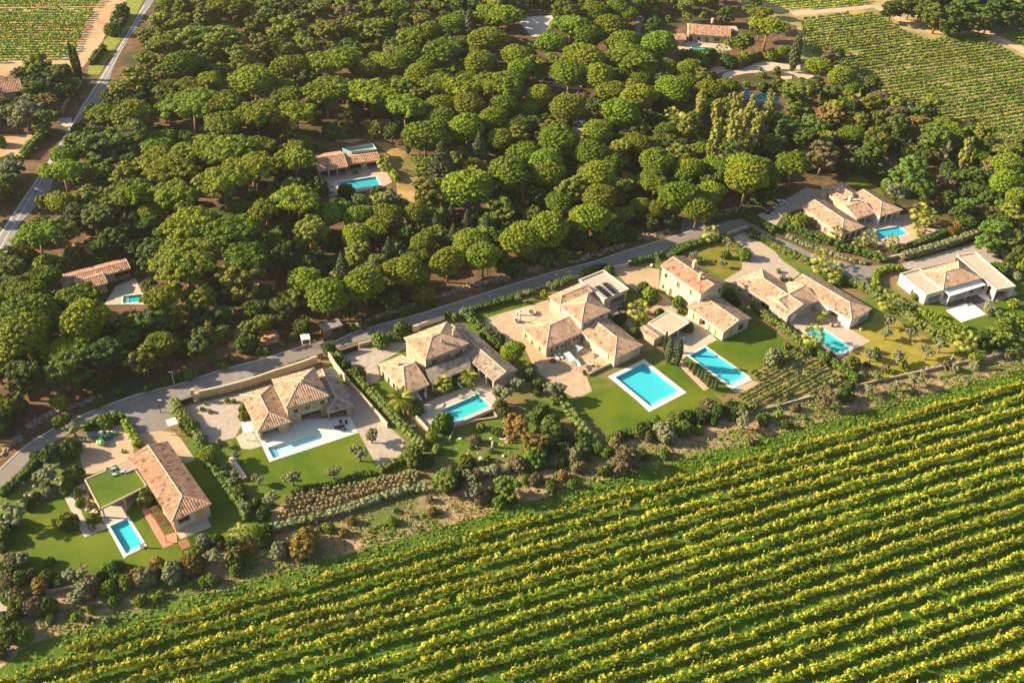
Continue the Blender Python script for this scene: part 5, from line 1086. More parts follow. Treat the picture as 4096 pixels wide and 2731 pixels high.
T = {
'A1': 'S1640,880,520 S1900,880,330 S900,920,400 R1130,980,300 b850,1230,380 B1120,1170,360 S1340,1250,250 S1900,1270,500 S2230,1240,260 S2150,1420,440 S1430,1400,500 S520,1400,460 A740,1480,180 A870,1470,210 A1060,1490,230 A620,1180,250 R2170,690,330 W2250,840,190 S2200,970,340 S1900,1050,300 A1400,620,220 R1550,540,280 A1350,440,250 R1060,490,270 A1140,650,300 A1260,550,270 A1020,740,270 Y1650,330,0 A1650,330,280 A1900,340,320 A1380,170,260 A1240,250,240 A1130,330,190 A1370,50,220 A1560,60,180 S1950,40,300 A1750,130,220 A2080,130,190 A2230,130,210 A2060,480,230 A2190,200,200 A2250,380,230 S1790,680,230 S1620,720,210 R1470,710,100 A1390,820,210 A2010,690,170 b1170,860,170 A330,560,270 b200,630,180 b480,640,220 C620,520,52 C665,560,52 B290,750,210 G420,870,180 B590,730,150 O200,930,260 O130,1040,130 B380,1010,210 O60,1420,220 B60,1540,170 A1500,230,200 A1780,430,200 A1560,400,0 b1240,760,180 b1700,560,200 A2200,560,150 b1960,830,170 A1250,1110,150 b1600,1180,180 l0,1210,90 A1560,150,160 u560,600,90 B1040,60,110 B1000,120,90 u960,250,110 U990,170,80 U60,890,90',
'A2': 'S90,690,250 W100,840,180 R350,570,280 b490,660,230 S720,510,400 S660,760,400 S330,820,280 S150,920,290 S60,1010,240 S400,950,310 S1030,780,410 R1000,590,230 L1190,540,250 R1360,470,250 R1500,540,210 R1440,640,240 R1130,650,160 S1380,320,280 R1540,260,200 S1645,410,320 S1620,710,300 S1790,740,320 S1870,650,170 S1330,900,330 A1300,740,210 R1970,530,260 R2040,330,300 R2290,470,230 S2120,720,380 R1870,890,270 R2170,900,240 R2080,1010,250 R1640,1020,250 R1500,1150,320 R1850,1080,290 R2290,1080,200 R2140,1180,210 K1640,1400,290 K1960,1270,180 A1480,1400,160 A680,270,250 A840,270,190 A1080,250,290 A1020,90,200 A1240,90,220 A1330,130,190 S1240,50,230 W830,110,210 A600,90,210 A440,330,170 A490,390,190 A320,220,280 A130,60,170 A250,70,190 A90,430,190 R300,430,170 A50,200,150 A1470,60,140 A1600,60,140 b1770,50,160 b1920,40,150 S2130,120,390 c1880,230,90 B2050,230,170 R2290,290,160 b850,400,180 S375,1360,330 S120,1230,270 b850,1000,180 U610,1255,65 c1350,1220,70 U800,1140,90 b1210,1110,150 A720,390,150 A1000,430,160 b2090,610,170 R1250,700,150 A560,250,150 A420,130,150 b950,330,170 A210,330,160 R1740,560,140 b1700,300,170 R1930,430,150 R1440,400,170',
'A3': 'S600,210,340 R450,340,270 R760,310,240 R940,220,250 R1010,60,190 R1100,110,160 u860,130,90 A570,100,220 R1060,330,310 R180,470,310 R180,310,200 R170,590,220 R80,690,220 R340,790,260 R590,910,300 R720,480,330 R590,620,290 R850,650,270 R930,560,170 R1040,640,160 R955,770,220 S1120,470,430 R1360,370,310 R1190,820,270 R1040,950,290 R1200,690,200 R1240,600,210 R1420,570,190 R1600,590,190 R1480,760,280 R1600,710,200 R1800,770,230 R1940,740,190 R840,1100,310 R180,1090,230 R500,1190,340 R210,1320,250 R390,1380,280 R780,1300,280 R940,1390,230 R1180,1230,230 R1340,1370,270 R1620,1440,230 R840,1490,300 R2120,1440,320 R1310,1530,230 R50,930,170 R240,930,160 W710,820,130 b820,900,160 A30,1200,160 A60,1450,190 U1720,500,190 U1640,470,140 U1780,460,120 Y1720,900,170 Y1850,960,150 Y1850,1140,170 Y2030,940,180 Y2150,960,190 Y2010,1120,220 Y2120,1210,150 Y2300,910,130 Y1800,1290,120 Y1930,880,100 Y2210,1090,180 Y2270,990,130 B2090,340,180 U1320,110,80 U1315,190,90 l1965,360,70 B1930,110,140 l1745,130,50 U1440,160,50 b2250,560,0 A1600,60,160 A1770,50,0 R460,560,0 b560,1020,150 b1300,1000,170 b1450,880,170 b1500,1250,180 B1080,1210,150 B1420,1210,180 R110,830,150 b420,1020,150 R2280,1500,200 b1720,1220,120 b1130,590,120 U1610,1000,110 u1310,1040,130 u1390,1050,110',
'A4': 'S45,100,120 S110,110,180 S165,215,290 L300,430,110 c400,460,100 R610,560,190 L800,650,220 R870,740,160 W700,480,170 B430,800,340 Y190,930,120 G690,990,230 W1250,980,190 G1440,1060,180 B960,1010,140 b830,920,180 W1100,850,160 b330,1100,240 b640,1090,150 W640,1310,270 B1050,1290,250 W950,1160,100 W870,1270,110 B1240,1210,110 B1600,1180,280 Y1860,1300,170 S380,1390,310 R60,1440,250 b640,1490,180 B1400,1450,290 B1530,1530,160 L2210,1400,240 B2310,1510,180 b1700,1430,140 B1820,1510,160 b2050,1530,170 b1230,60,190 B1380,50,160 b1500,90,190 B1620,120,240 b1800,60,210 B1950,80,210 b2100,60,190 B2250,60,210 b1720,190,190 b1900,180,200 b2050,160,180 b2200,160,170 B2330,130,140 b470,1180,220 b60,1180,180 b1120,1090,150 b1500,1330,170 b780,1400,150 u1000,890,110 W1350,1250,110 U760,460,90 U520,560,80 b960,1400,140 b1330,900,140 U100,740,60 U90,640,40 U190,790,50',
'B1': 'S290,560,460 A230,340,230 A360,280,230 R520,330,220 A720,300,230 b700,440,270 b860,480,300 A900,290,200 S1160,240,330 S1060,300,240 A950,360,220 S1500,270,380 R1290,420,200 S1900,150,440 S1620,520,430 S1980,570,450 S2260,400,280 R2030,370,160 S1570,830,560 S1380,1080,430 A1690,1140,300 b1290,760,270 b1130,720,160 l1130,870,70 l1185,950,60 S2100,800,380 A2040,970,360 A2320,640,160 S640,1090,500 R250,1120,290 R720,1330,380 R250,1290,420 R190,1460,430 b1300,1330,300 A1430,1290,250 b1100,1510,210 b590,1540,170 B1650,1380,120 Y1790,1430,100 W1690,1480,120 A2150,1410,200 B100,900,260 b90,1020,180 l380,870,150 u560,880,140 b1000,620,220 b1240,560,200 b860,730,190 b1100,590,180 b900,1420,200 b450,1530,180 W1450,1500,120 A2130,1260,160 b60,760,150 u330,990,130 b1900,1300,180',
'B2': 'S400,310,360 S160,400,340 R660,440,230 A510,570,300 R50,800,240 A200,680,190 R480,1000,260 R660,1130,330 c0,0,0 K790,890,170 R980,1020,330 R1330,920,300 R1450,980,160 K1190,760,170 R930,450,220 R910,620,240 R1180,440,230 O1180,290,160 B940,320,130 R1480,680,210 K1370,520,110 B1340,610,160 K1590,530,130 K1720,430,110 K1860,480,110 K1940,420,140 K2030,530,120 K2140,370,120 K2280,330,110 K1740,600,110 R1420,430,210 R1690,840,270 R1990,790,280 R1860,200,400 R2220,80,350 A1550,230,300 b270,1250,230 A120,1360,160 A350,1150,190 b60,1250,200 u640,240,70 b540,780,150 b1240,1000,160 b840,1250,160 b1100,1080,180 u830,250,120 u1080,270,120 b450,1380,170 u1180,1320,60 u1310,1290,60 u1480,1240,60 u1560,1215,50 u1360,1260,70 u980,1390,60 u1060,1360,60 u880,1410,60 b760,340,130 b1500,530,140 K1420,620,90 b1800,680,140 b2200,650,160 b2100,620,120',
'B3': 'R190,640,310 R410,560,330 Y510,340,0 R510,340,220 R770,470,300 R850,130,310 R860,290,270 S1320,180,250 R1540,280,310 R1800,250,230 R1690,390,260 R1620,60,260 R1210,360,160 R1340,390,160 R1080,430,140 R960,440,150 b930,580,190 R410,100,270 R420,200,160 K30,200,160 K130,300,130 b650,530,180 b850,560,170 R2120,120,330 R2250,50,220 b1150,200,190 b700,190,150 H570,90,90 b600,620,150 u1460,500,110 b1300,500,120 b1000,620,130 b2280,240,180 u1100,620,120 u400,820,130 b20,820,170 b700,640,150 u630,800,70 u780,720,90 u160,900,110 O1960,690,90 U1930,790,70 U2090,780,100 O1910,860,60 O1460,800,70 O1350,830,60 O1650,790,80 U1700,840,60 U930,920,70 O1270,80,0 u1860,500,30 O440,1050,70 O510,1030,70 O230,1110,60 O150,1150,60 l380,1120,55 U360,1080,30 U570,1020,50 U1230,1070,90 l1290,1130,120 U1520,1190,90 U1540,1270,50 u1020,1340,90 U1150,1450,90 O2100,1240,90 u2000,1180,90 U1620,1410,80 U1370,1290,80 U1210,1405,60 u1960,1120,80',
'B4': 'O400,510,0 Y430,500,0 U330,470,70 l440,490,110 B1180,200,100 O1270,250,200 L1180,180,90 B1370,250,0 B1500,230,210 l1720,230,90 b1700,300,170 W1680,180,150 b1580,150,150 B1860,370,180 b2000,430,120 G1790,530,80 g1730,590,70 b1870,500,140 B2100,600,260 B2250,650,220 L2300,470,120 L2200,160,250 L2300,280,200 B2200,380,180 b2050,300,170 b1930,230,150 L2280,60,220 B2320,760,160 o2210,920,90 u2110,900,90 o2290,970,70 B2260,820,110 B2230,1400,280 l2260,1210,70 U1420,1140,50 o2060,1240,100 o250,925,40 o290,985,50 o350,1000,40 O1210,1340,110 O1180,1450,100 O1390,1460,100 U1080,960,0 o520,850,50 u1110,1000,0 l1640,1310,50 l2350,880,110 b1060,250,0 b1800,430,160 b1500,120,170 b1950,110,190 W2060,70,180',
'Z1': 'O430,560,220 U690,580,150 O690,140,150 U980,90,120 u480,390,170 u650,340,170 O130,940,240 O150,1360,180 U630,1020,150 U1360,780,150 U1960,390,0 L1960,380,160 O2080,500,80 O2090,580,80 O2180,560,80 O2170,640,100 U2240,750,130 O2290,870,110 o1880,250,110 U1800,140,120 O2210,390,80 O2050,270,70 o440,740,90 U620,700,110 u730,760,80 U750,840,80 l860,980,80 o860,1070,60 u260,850,110 H330,780,80 U420,690,80 u60,1000,110 u30,1140,110 H30,1060,90 U2020,1190,110 o1900,1210,120 O2010,1330,160 g1790,1420,170 U2200,1360,170 U1840,650,0 u340,420,110 u530,430,110 l1480,960,40 l1540,1030,40 U1440,900,40 H1500,1000,40',
'L1': 'U460,430,80 O700,540,180 U430,590,140 U1110,460,80 l980,490,70 O180,380,170 H90,610,110 U190,820,180 U430,850,150 O720,730,180 l1010,680,130 U1180,630,140 o1350,580,170 u1230,600,90 o1610,530,180 u1440,540,100 g1800,470,150 O2010,390,160 U2210,380,150 u40,480,110 U20,660,110 o40,560,90 U200,660,0 u120,940,100 U60,1000,120 u160,1080,150 b60,1130,160 U170,1130,90 l850,870,80 l700,950,70 U480,960,80 U1500,740,70 U1980,600,110 l1900,620,90 U2200,500,110 H2230,440,80 u300,840,90 U30,740,120 l1450,790,60 U1100,800,60',
'L2': 'O100,260,90 O310,500,100 O630,480,150 O1010,430,120 O430,670,140 U150,640,140 U210,740,170 O70,500,110 U1260,250,0 O1255,250,150 O1370,90,130 U1770,290,180 u1880,330,110 l970,960,90 g740,1090,250 o510,1160,150 u380,1080,110 u120,1240,180 U230,1260,100 l70,1330,150 b60,1090,120 u350,820,110 u300,720,90 U2060,520,180 u2150,560,110 O2290,480,120 O2310,590,110 H2110,410,60 u820,700,40 U1700,480,40 l1800,460,50 u2290,380,100 u1560,330,40 L290,990,100',
'L3': 'U280,560,170 l200,610,60 l180,700,100 l230,810,90 O850,270,190 O990,180,130 u830,410,110 U1160,270,70 u1180,200,100 u1090,120,90 o1120,60,90 O1340,240,180 U1370,330,120 G970,590,250 u870,480,110 U1270,640,260 U1420,670,100 G1130,740,230 U1150,860,210 u820,660,80 U640,600,70 H590,720,90 l470,880,60 U690,900,70 U730,820,50 u550,790,40 u780,640,70 U1210,440,110 u1150,520,90 U1290,570,140 u1400,800,110 o740,1090,0 B880,1140,240 O580,1190,150 B320,1110,200 o560,1070,90 H1150,1090,110 H1560,980,110 g1400,1060,100 U1060,1090,80 u1330,850,90 l1680,880,30 W1990,870,230 u1830,840,100 o2290,630,100 H2200,680,100 u1300,1160,100 U1500,1130,80 H650,1270,110 U800,1310,100 U1900,650,0 u930,1280,80 U180,1070,0 u1800,1000,110 H2080,960,70 U1560,700,120 u1590,790,110 u1400,930,100',
'L4': 'o370,1000,180 u560,980,130 l690,980,80 U540,960,120 u720,860,120 H190,1040,100 u830,890,90 U1100,780,90 O1110,880,150 u1010,830,100 u980,750,80 u1290,880,110 H1600,770,80 l1330,850,60 l1440,840,70 W1890,660,200 u2040,660,120 H2120,680,70 o1390,300,140 H1510,190,60 U2120,360,130 u2270,370,60 O2290,590,110 H1170,1080,70 U640,840,80 U370,1200,90 u150,1200,100 H50,1220,100 u1500,930,80 U1560,940,50 U1680,870,40 u2100,560,90 U1720,240,90 U1900,270,60 U1960,340,60 U1860,330,80',
'Z6': 'O1090,770,120 O1055,890,100 O1285,890,110 O1440,1060,130 O1570,990,140 O1175,1110,130 O910,1090,110 u960,1060,60 U960,1110,60 U725,1180,130 U870,1190,60 O960,1280,110 U905,1280,50 O910,1410,130 O1150,1370,110 O1335,1320,130 O2030,670,110 U2240,620,90 B2200,900,260 B2270,1010,140 b1990,930,150 u2080,970,110 u1320,560,50 U1210,450,30 u1880,1130,0 l1890,1130,100 o1880,1200,80 H2180,1110,70 U2070,1220,40 b2250,760,0 u140,830,0 l1790,830,50 U2000,290,70 u2150,310,110 o2280,360,80 u1950,940,90 b1870,950,110',
'Z5': 'c610,1205,36 c650,1240,40 c690,1270,34 c718,1298,34 c757,1305,40 c785,1345,46 c820,1372,36 c852,1385,40 C380,975,38 c415,1070,85 c500,1080,92 u1000,520,90 u1030,600,80 u970,590,60 u1900,360,90 U1980,410,90 l1940,1090,50 o1870,990,0 l500,690,40 u1990,320,60 U2050,400,80 U1410,790,80',
'Z3': 'L1640,470,210 o1400,290,80 U1440,380,90 U1030,130,70 U1100,160,70 o1190,110,80 U400,380,130 u600,290,160 U520,330,90 u80,600,80 U190,680,110 u760,960,0 U740,1020,110 u600,1000,0 U890,880,40 u1080,760,70 U110,680,60 o1390,160,0 u1270,150,70 O1500,330,0 u1500,370,110 l60,480,0 U280,820,80 u240,760,70',
'Z2': 'l645,890,80 U645,960,80 l548,828,40 o484,822,45 o284,855,25 u1640,870,0 U1570,590,50 u1450,350,110 H1360,410,50 u1600,480,80 U1700,560,100 o250,900,40 o325,920,40 O420,1200,80 L320,1300,160 U110,1060,120 O230,1180,110 u1580,1300,0 U900,560,40 U1140,490,50',
'PZ': 'U650,320,50 U760,335,60 l815,365,40 U860,320,80 U740,210,30 U850,225,50 g860,275,30 U690,130,60 l820,115,80 u530,160,90 U640,140,70 u400,260,70 U760,255,40 u610,170,70 b460,180,0 U740,120,40',
}
LM = [('the lone villa in the wood', 820, 400), ('the low half-hidden villa on the left', 220, 650), ('the farthest villa', 1620, 90), ('the dark blue pond', 1740, 215), ('the white car under the pines', 1322, 285),
      ('the brown timber shed', 760, 745), ('the white vans in the clearing', 1330, 190), ('the house cut off by the left edge', 20, 205), ('the large right vineyard', 2110, 190), ('the colonnade villa', 1950, 475), ('the lane junction', 1640, 520),
      ('the pale car park', 1240, 65), ('the modern villa', 2190, 650), ('the villa with the pink deck', 1850, 690), ('the tall farmhouse', 1590, 640), ('the farmhouse with the loungers', 1340, 750), ('the palm villa', 1020, 830), ('the stone villa', 690, 930), ('the grass-roofed house', 370, 1110),
      ('the golden tree clump', 1680, 300), ('the big pool lawn', 1490, 930), ('the small vineyard plot', 1780, 870), ('the wild garden', 1150, 1000), ('the dry lawn with olives', 2020, 790), ('the main road', 130, 330), ('the paddock', 20, 340), ('the track crossing top right', 2050, 60),
      ('the left vineyard', 120, 90), ('the orange clearing', 880, 250), ('the gravel court with cars', 1790, 470), ('the top left road end', 340, 30), ('the white shelter', 700, 775), ('the dry scrub strip', 900, 1170), ('the lower left corner', 50, 1430), ('the top edge centre', 900, 20), ('the conifer clump', 1010, 470)]
TREES = []
def add_tree(sh, code, x, y, wpx):
    kind, m, nm, desc, cat = K_[code]
    k = SH[sh][2] / 1.7415 * 1.0
    # iterate: crown centre height depends on width
    hc = 8.0; wpx *= {'bush': 1.12, 'rough': 1.25, 'olive': 1.3}.get(kind, 1.13)
    for _ in range(3):
        p = P(sh, x, y, hc); s = scale_at(p); W = wpx * k / s
        hc = {'flat': min(max(W * 0.80, 5.0), 11.5), 'round': min(max(W * .74, 4.2), 10), 'rough': min(max(W * .62, 2.6), 9), 'column': min(max(W * 1.15, 4), 11), 'cone': min(max(W * .85, 3), 9), 'spire': W * (2.8 if code == 'C' else 1.5), 'olive': max(W * .62, 1.7), 'bush': W * .40}[kind]
        if kind == 'bush': hc = min(hc, 3.5)
    TREES.append([sh, code, p.x, p.y, W, hc])
for sh, s in T.items():
    for tok in s.split():
        x, y, w_ = map(float, tok[1:].split(','))
        if w_ > 0: add_tree(sh, tok[0], x, y, w_)
# drop duplicates seen on two sheets
keep = []
for t in TREES:
    dup = False
    for q in keep:
        dd_ = math.hypot(t[2] - q[2], t[3] - q[3])
        if q[0] != t[0] and dd_ < .33 * min(t[4], q[4]) + .1 and abs(t[4] - q[4]) < .5 * max(t[4], q[4]): dup = True; break
    if not dup: keep.append(t)
TREES = keep
# understorey in the wood: dark bushes too alike to tell apart
wood = D([(345, 60), (480, -60), (1680, -60), (1740, 60), (1760, 160), (2100, 260), (2352, 360), (2420, 620), (2330, 560), (2190, 500), (2130, 420), (1900, 400), (1780, 430), (1690, 480), (1560, 510), (1380, 570), (1180, 640), (970, 700), (810, 740), (600, 800), (300, 880), (80, 960), (-60, 1050), (-60, 660), (60, 540), (130, 440), (180, 320), (280, 200)])
CLEAR = [PP(*a) for a in [('B2', [(560, 0), (1250, 0), (1450, 300), (700, 330), (560, 150)]), ('A2', [(480, 1180), (1250, 1180), (1450, 1300), (1450, 1600), (540, 1600)]), ('A3', [(1250, 180), (2050, 140), (2150, 480), (1500, 520)]), ('B1', [(400, 850), (1250, 850), (1290, 1260), (850, 1260), (420, 1060)]),
         ('A3', [(160, 130), (500, 130), (460, 330), (200, 260)]), ('B4', [(0, 150), (1500, 0), (2000, 500), (1900, 700), (0, 700)]), ('PZ', [(320, 180), (1150, 150), (1170, 330), (860, 460), (560, 420), (320, 300)]), ('A3', [(560, 1000), (760, 1000), (740, 1200), (620, 1190)]), ('A3', [(1740, 1380), (2090, 1300), (2080, 1430), (1760, 1470)]),
         ('B2', [(400, 1300), (950, 1250), (950, 1561), (400, 1561)]), ('Z2', [(480, 140), (980, 140), (980, 290), (480, 350)]), ('A2', [(920, 1000), (1220, 1000), (1220, 1100), (920, 1090)]), ('B3', [(1400, 400), (1800, 480), (1800, 600), (1400, 600)])]]

grove = D([(1990, -80), (2600, -120), (2600, 30), (2352, 40), (2200, 62), (2130, 66), (2050, 30)])
rightw = D([(1890, 190), (1980, 240), (2110, 270), (2230, 350), (2352, 360), (2500, 380), (2500, 640), (2352, 600), (2280, 560), (2160, 480), (2100, 400), (1940, 395), (1780, 420), (1700, 470), (1500, 520), (1560, 420), (1800, 300)])
def filler(poly, step, wlo, whi, codes, rfac, clear=()):
    x0, x1 = min(p.x for p in poly), max(p.x for p in poly); y0, y1 = min(p.y for p in poly), max(p.y for p in poly); y = y0
    while y < y1:
        x = x0
        while x < x1:
            jx, jy = x + rng.uniform(-.4, .4) * step, y + rng.uniform(-.4, .4) * step; x += step
            if not inpoly(jx, jy, poly) or any(inpoly(jx, jy - 3, c) or inpoly(jx, jy, c) or inpoly(jx + 2, jy - 7, c) for c in clear): continue
            W = rng.uniform(wlo, whi)
            if min(math.hypot(t[2] - jx, t[3] - jy) - rfac * (t[4] + W) * .5 for t in TREES) < 0: continue
            TREES.append(['D', codes[int(rng.integers(0, len(codes)))], jx, jy, W, W * .68])
        y += step
filler(wood, 6.2, 7.5, 11.5, 'AAbBRAS', .66, CLEAR)
filler(rightw, 5.5, 7, 10.5, 'BbAbB', .62, CLEAR)
filler(grove, 8, 12, 16, 'bABA', .6)
def seen(t):
    px, py = proj((t[2], t[3], t[5])); m = 60 if t[2] > -100 else 130
    return -m < px < 2352 + 40 and -40 < py < 1640
TREES = [t for t in TREES if seen(t)]

KEEPV = [(345, 12), (333, 35), (318, 60), (300, 90), (285, 112), (270, 140), (258, 165), (245, 190), (228, 215), (208, 235), (190, 262), (172, 285), (150, 300), (96, 415), (75, 450), (50, 480), (25, 520), (8, 560), (1610, 112), (1590, 108), (1640, 112), (1655, 80), (1600, 70), (1730, 215), (1700, 195), (1755, 225), (1775, 218), (1690, 165), (1750, 160), (1800, 165),
         (300, 690), (312, 682), (325, 692), (303, 687), (290, 680), (318, 690), (265, 640), (230, 632), (180, 636), (290, 645), (1328, 286), (1318, 284), (1256, 188), (1245, 75), (1220, 60), (1180, 75), (780, 395), (820, 420), (860, 400), (770, 440), (1180, 90), (1468, 50), (1465, 70), (1640, 530), (1690, 515), (1780, 470), (1810, 465), (1900, 420), (1860, 440)]
KEEPG = [(kx, ky, P('D', kx, ky).y) for kx, ky in KEEPV]
out = []
for t in TREES:
    for attempt in range(4):
        cx, cy = proj((t[2], t[3], t[5])); s_ = scale_at((t[2], t[3], t[5])); r_ = t[4] * s_ * .52
        hit = any(((kx - cx) / r_) ** 2 + ((ky - cy) / (r_ * .8)) ** 2 < 1 and t[3] < gy + 1.5 for kx, ky, gy in KEEPG)
        if not hit: break
        if t[0] == 'D': break
        t[4] *= .85; t[5] *= .9
    if not hit: out.append(t)
TREES = out
def belt(pts, step, wlo, whi, codes, spread):
    ps = D(pts)
    for a, c in zip(ps, ps[1:]):
        n = int((c - a).length / step)
        for i in range(n):
            p = a.lerp(c, (i + rng.random()) / n); x_, y_ = p.x + rng.normal(0, spread), p.y + rng.normal(0, spread); W = rng.uniform(wlo, whi)
            TREES.append(['D', codes[int(rng.integers(0, len(codes)))], x_, y_, W, 2.0])
belt([(8, 1190), (14, 1260), (30, 1330), (75, 1358), (160, 1345), (290, 1318), (420, 1285), (520, 1262), (610, 1225)], 2.4, 1.8, 3.8, 'UuoHuUgu', 1.3)
belt([(1000, 1095), (1100, 1082), (1180, 1085), (1260, 1062), (1340, 1035), (1420, 1018), (1500, 985), (1570, 970), (1660, 945)], 2.2, 1.8, 4.0, 'UuoHugUu', 1.6)
belt([(1720, 950), (1800, 925), (1960, 880), (2100, 850), (2352, 800)], 4.5, 1.0, 2.4, 'HoUoH', 2.2)
belt([(100, 1440), (300, 1380), (560, 1290), (760, 1230), (980, 1170), (1150, 1130), (1380, 1065)], 4.0, .9, 2.2, 'HgUHlo', 2.2)
belt([(20, 1350), (40, 1400), (60, 1450), (30, 1500)], 2.2, 2.0, 4.5, 'UuUHu', 1.5)
belt([(120, 980), (260, 915), (420, 868), (600, 812), (700, 780)], 3.4, 1.5, 3.2, 'uuUu', 1.0)
filler(D([(-60, 215), (40, 165), (120, 165), (170, 205), (130, 270), (118, 305), (-60, 312)]), 5.0, 5, 9, 'BbAOB', .5, [PP('A1', [(-200, 640), (260, 640), (260, 940), (-200, 940)])])
filler(D([(-60, 400), (62, 385), (45, 420), (10, 470), (-30, 520), (-60, 540)]), 5.0, 5, 9, 'BbAbW', .5)
bs = sorted([t for t in TREES if K_[t[1]][0] == 'bush'], key=lambda t: -t[4] * scale_at((t[2], t[3], 1)))
LOW = bs[285:]; _low = set(map(id, LOW)); TREES = [t for t in TREES if id(t) not in _low]

BUSHM = {}
def bush(name, m, x, y, W, h):
    if (m, 'x') not in BUSHM:
        for i in range(3):
            c, rd = crown_bush(40 + i, m); V, F = cloud(c, rd, 55, .95, core=.8); V[:, 2] = np.maximum(V[:, 2] + 2.6, .05); BUSHM[(m, i)] = arrmesh('shrub_foliage', V, F, LEAF[m])
        BUSHM[(m, 'x')] = 1
    o = link(name, BUSHM[(m, int(rng.integers(0, 3)))], None, (x, y, 0)); o.rotation_euler = (0, 0, rng.uniform(0, 6.28)); o.scale = (W / 9.5 * rng.uniform(.9, 1.1), W / 9.5, h / 6.6); return o
if LOW:
    for m_ in sorted({K_[t[1]][1] for t in LOW}):
        Vs, Fs, n_ = [], [], 0
        for t in LOW:
            if K_[t[1]][1] != m_: continue
            c, rd = crown_bush(int(rng.integers(0, 99)), ''); V, F = cloud(c[::2], np.array(rd[::2]) * 1.25, 26, 1.3, core=.85); V[:, 2] = np.maximum(V[:, 2] + 2.6, .05)
            V = V * np.array([t[4] / 9.5, t[4] / 9.5, t[4] * .85 / 6.6]) + np.array([t[2], t[3], 0]); Vs.append(V); Fs.append(F + n_); n_ += len(V)
        tag(link('low_scrub', arrmesh('low_scrub', np.concatenate(Vs), np.concatenate(Fs), LEAF[m_])), {'broad': 'small mid-green', 'dark': 'small dark green', 'olive': 'small silvery', 'rust': 'small orange-brown', 'brown': 'small dry brownish', 'lime': 'small yellow-green'}.get(m_, 'small') + ' scrub plants scattered along the garden edges and the dry strip', 'scrub', kind='stuff')
byl = {}
objs = []
for t in TREES:
    sh, code, x, y, W, hc = t; kind, m, nm, desc, cat = K_[code]
    if kind == 'bush': o = bush(nm, m, x, y, W, min(W * .85, 4.5))
    else: o = plant(nm, kind, m, x, y, W, hc)
    px, py = proj((x, y, hc)); size = 'broad ' if W > 13 else 'small ' if (W < 6 and cat == 'tree') or (W < 2) else ''
    li = min(range(len(LM)), key=lambda i: math.hypot(px - LM[i][1], (py - LM[i][2]) * 1.3)); lx, ly = LM[li][1:]
    side = ('right of' if px > lx else 'left of') if abs(px - lx) > abs(py - ly) * 1.2 else ('below' if py > ly else 'above')
    byl.setdefault((size + desc, li, side), []).append((math.hypot(px - lx, py - ly), len(objs))); objs.append((o, cat))
NEAR = ['nearest', 'second nearest', 'third nearest', 'fourth nearest', 'fifth nearest', 'sixth nearest', 'seventh nearest', 'eighth nearest', 'ninth nearest', 'tenth nearest', 'eleventh nearest', 'twelfth nearest', 'thirteenth nearest', 'fourteenth nearest', 'fifteenth nearest', 'sixteenth nearest']
for (desc, li, side), l in byl.items():
    l.sort()
    for k, (_, i) in enumerate(l):
        o, cat = objs[i]; tag(o, ('%s %s %s' % (desc, side, LM[li][0])) + ('' if len(l) == 1 else ', ' + (NEAR[k] if k < 16 else ordn(k) + ' nearest')), cat, 'shrubs in the gardens' if cat == 'shrub' else 'trees of the wood and gardens')
tp = np.array([(t[2], t[3], t[4]) for t in TREES]); x0, x1 = min(p.x for p in wood), max(p.x for p in wood); y0, y1 = min(p.y for p in wood), max(p.y for p in wood)
cnt = 0; y = y0
protos = {}
while y < y1:
    x = x0
    while x < x1:
        jx, jy = x + rng.uniform(-2.5, 2.5), y + rng.uniform(-2.5, 2.5)
        if inpoly(jx, jy, wood) and not any(inpoly(jx, jy, c) for c in CLEAR) and cnt < 260 and rng.random() < .75:
            dd_ = np.hypot(tp[:, 0] - jx, tp[:, 1] - jy); i = dd_.argmin()
            if dd_[i] > tp[i, 2] * .25:
                W = rng.uniform(4, 7.5); o = bush('undergrowth_bush', 'dark' if rng.random() < .75 else 'aleppo', jx, jy, W, W * .75)
                tag(o, 'dark bush of the undergrowth between the pines of the wood', 'bush', 'dark bushes between the pines'); cnt += 1
        x += 8.2
    y += 8.2
# far filler trees along the top edge beyond the frame, so that the wood goes on
for i in range(24):
    x, y_ = rng.uniform(-150, 150), rng.uniform(455, 600)
    px, py = proj((x, y_, 8))
    if 330 < px < 1680 and py < 0:
        o = plant('pine_tree', 'rough', 'aleppo', x, y_, rng.uniform(10, 15), rng.uniform(7, 10)); tag(o, 'olive-green pine of the wood beyond the top edge', 'tree', 'pines beyond the top edge')
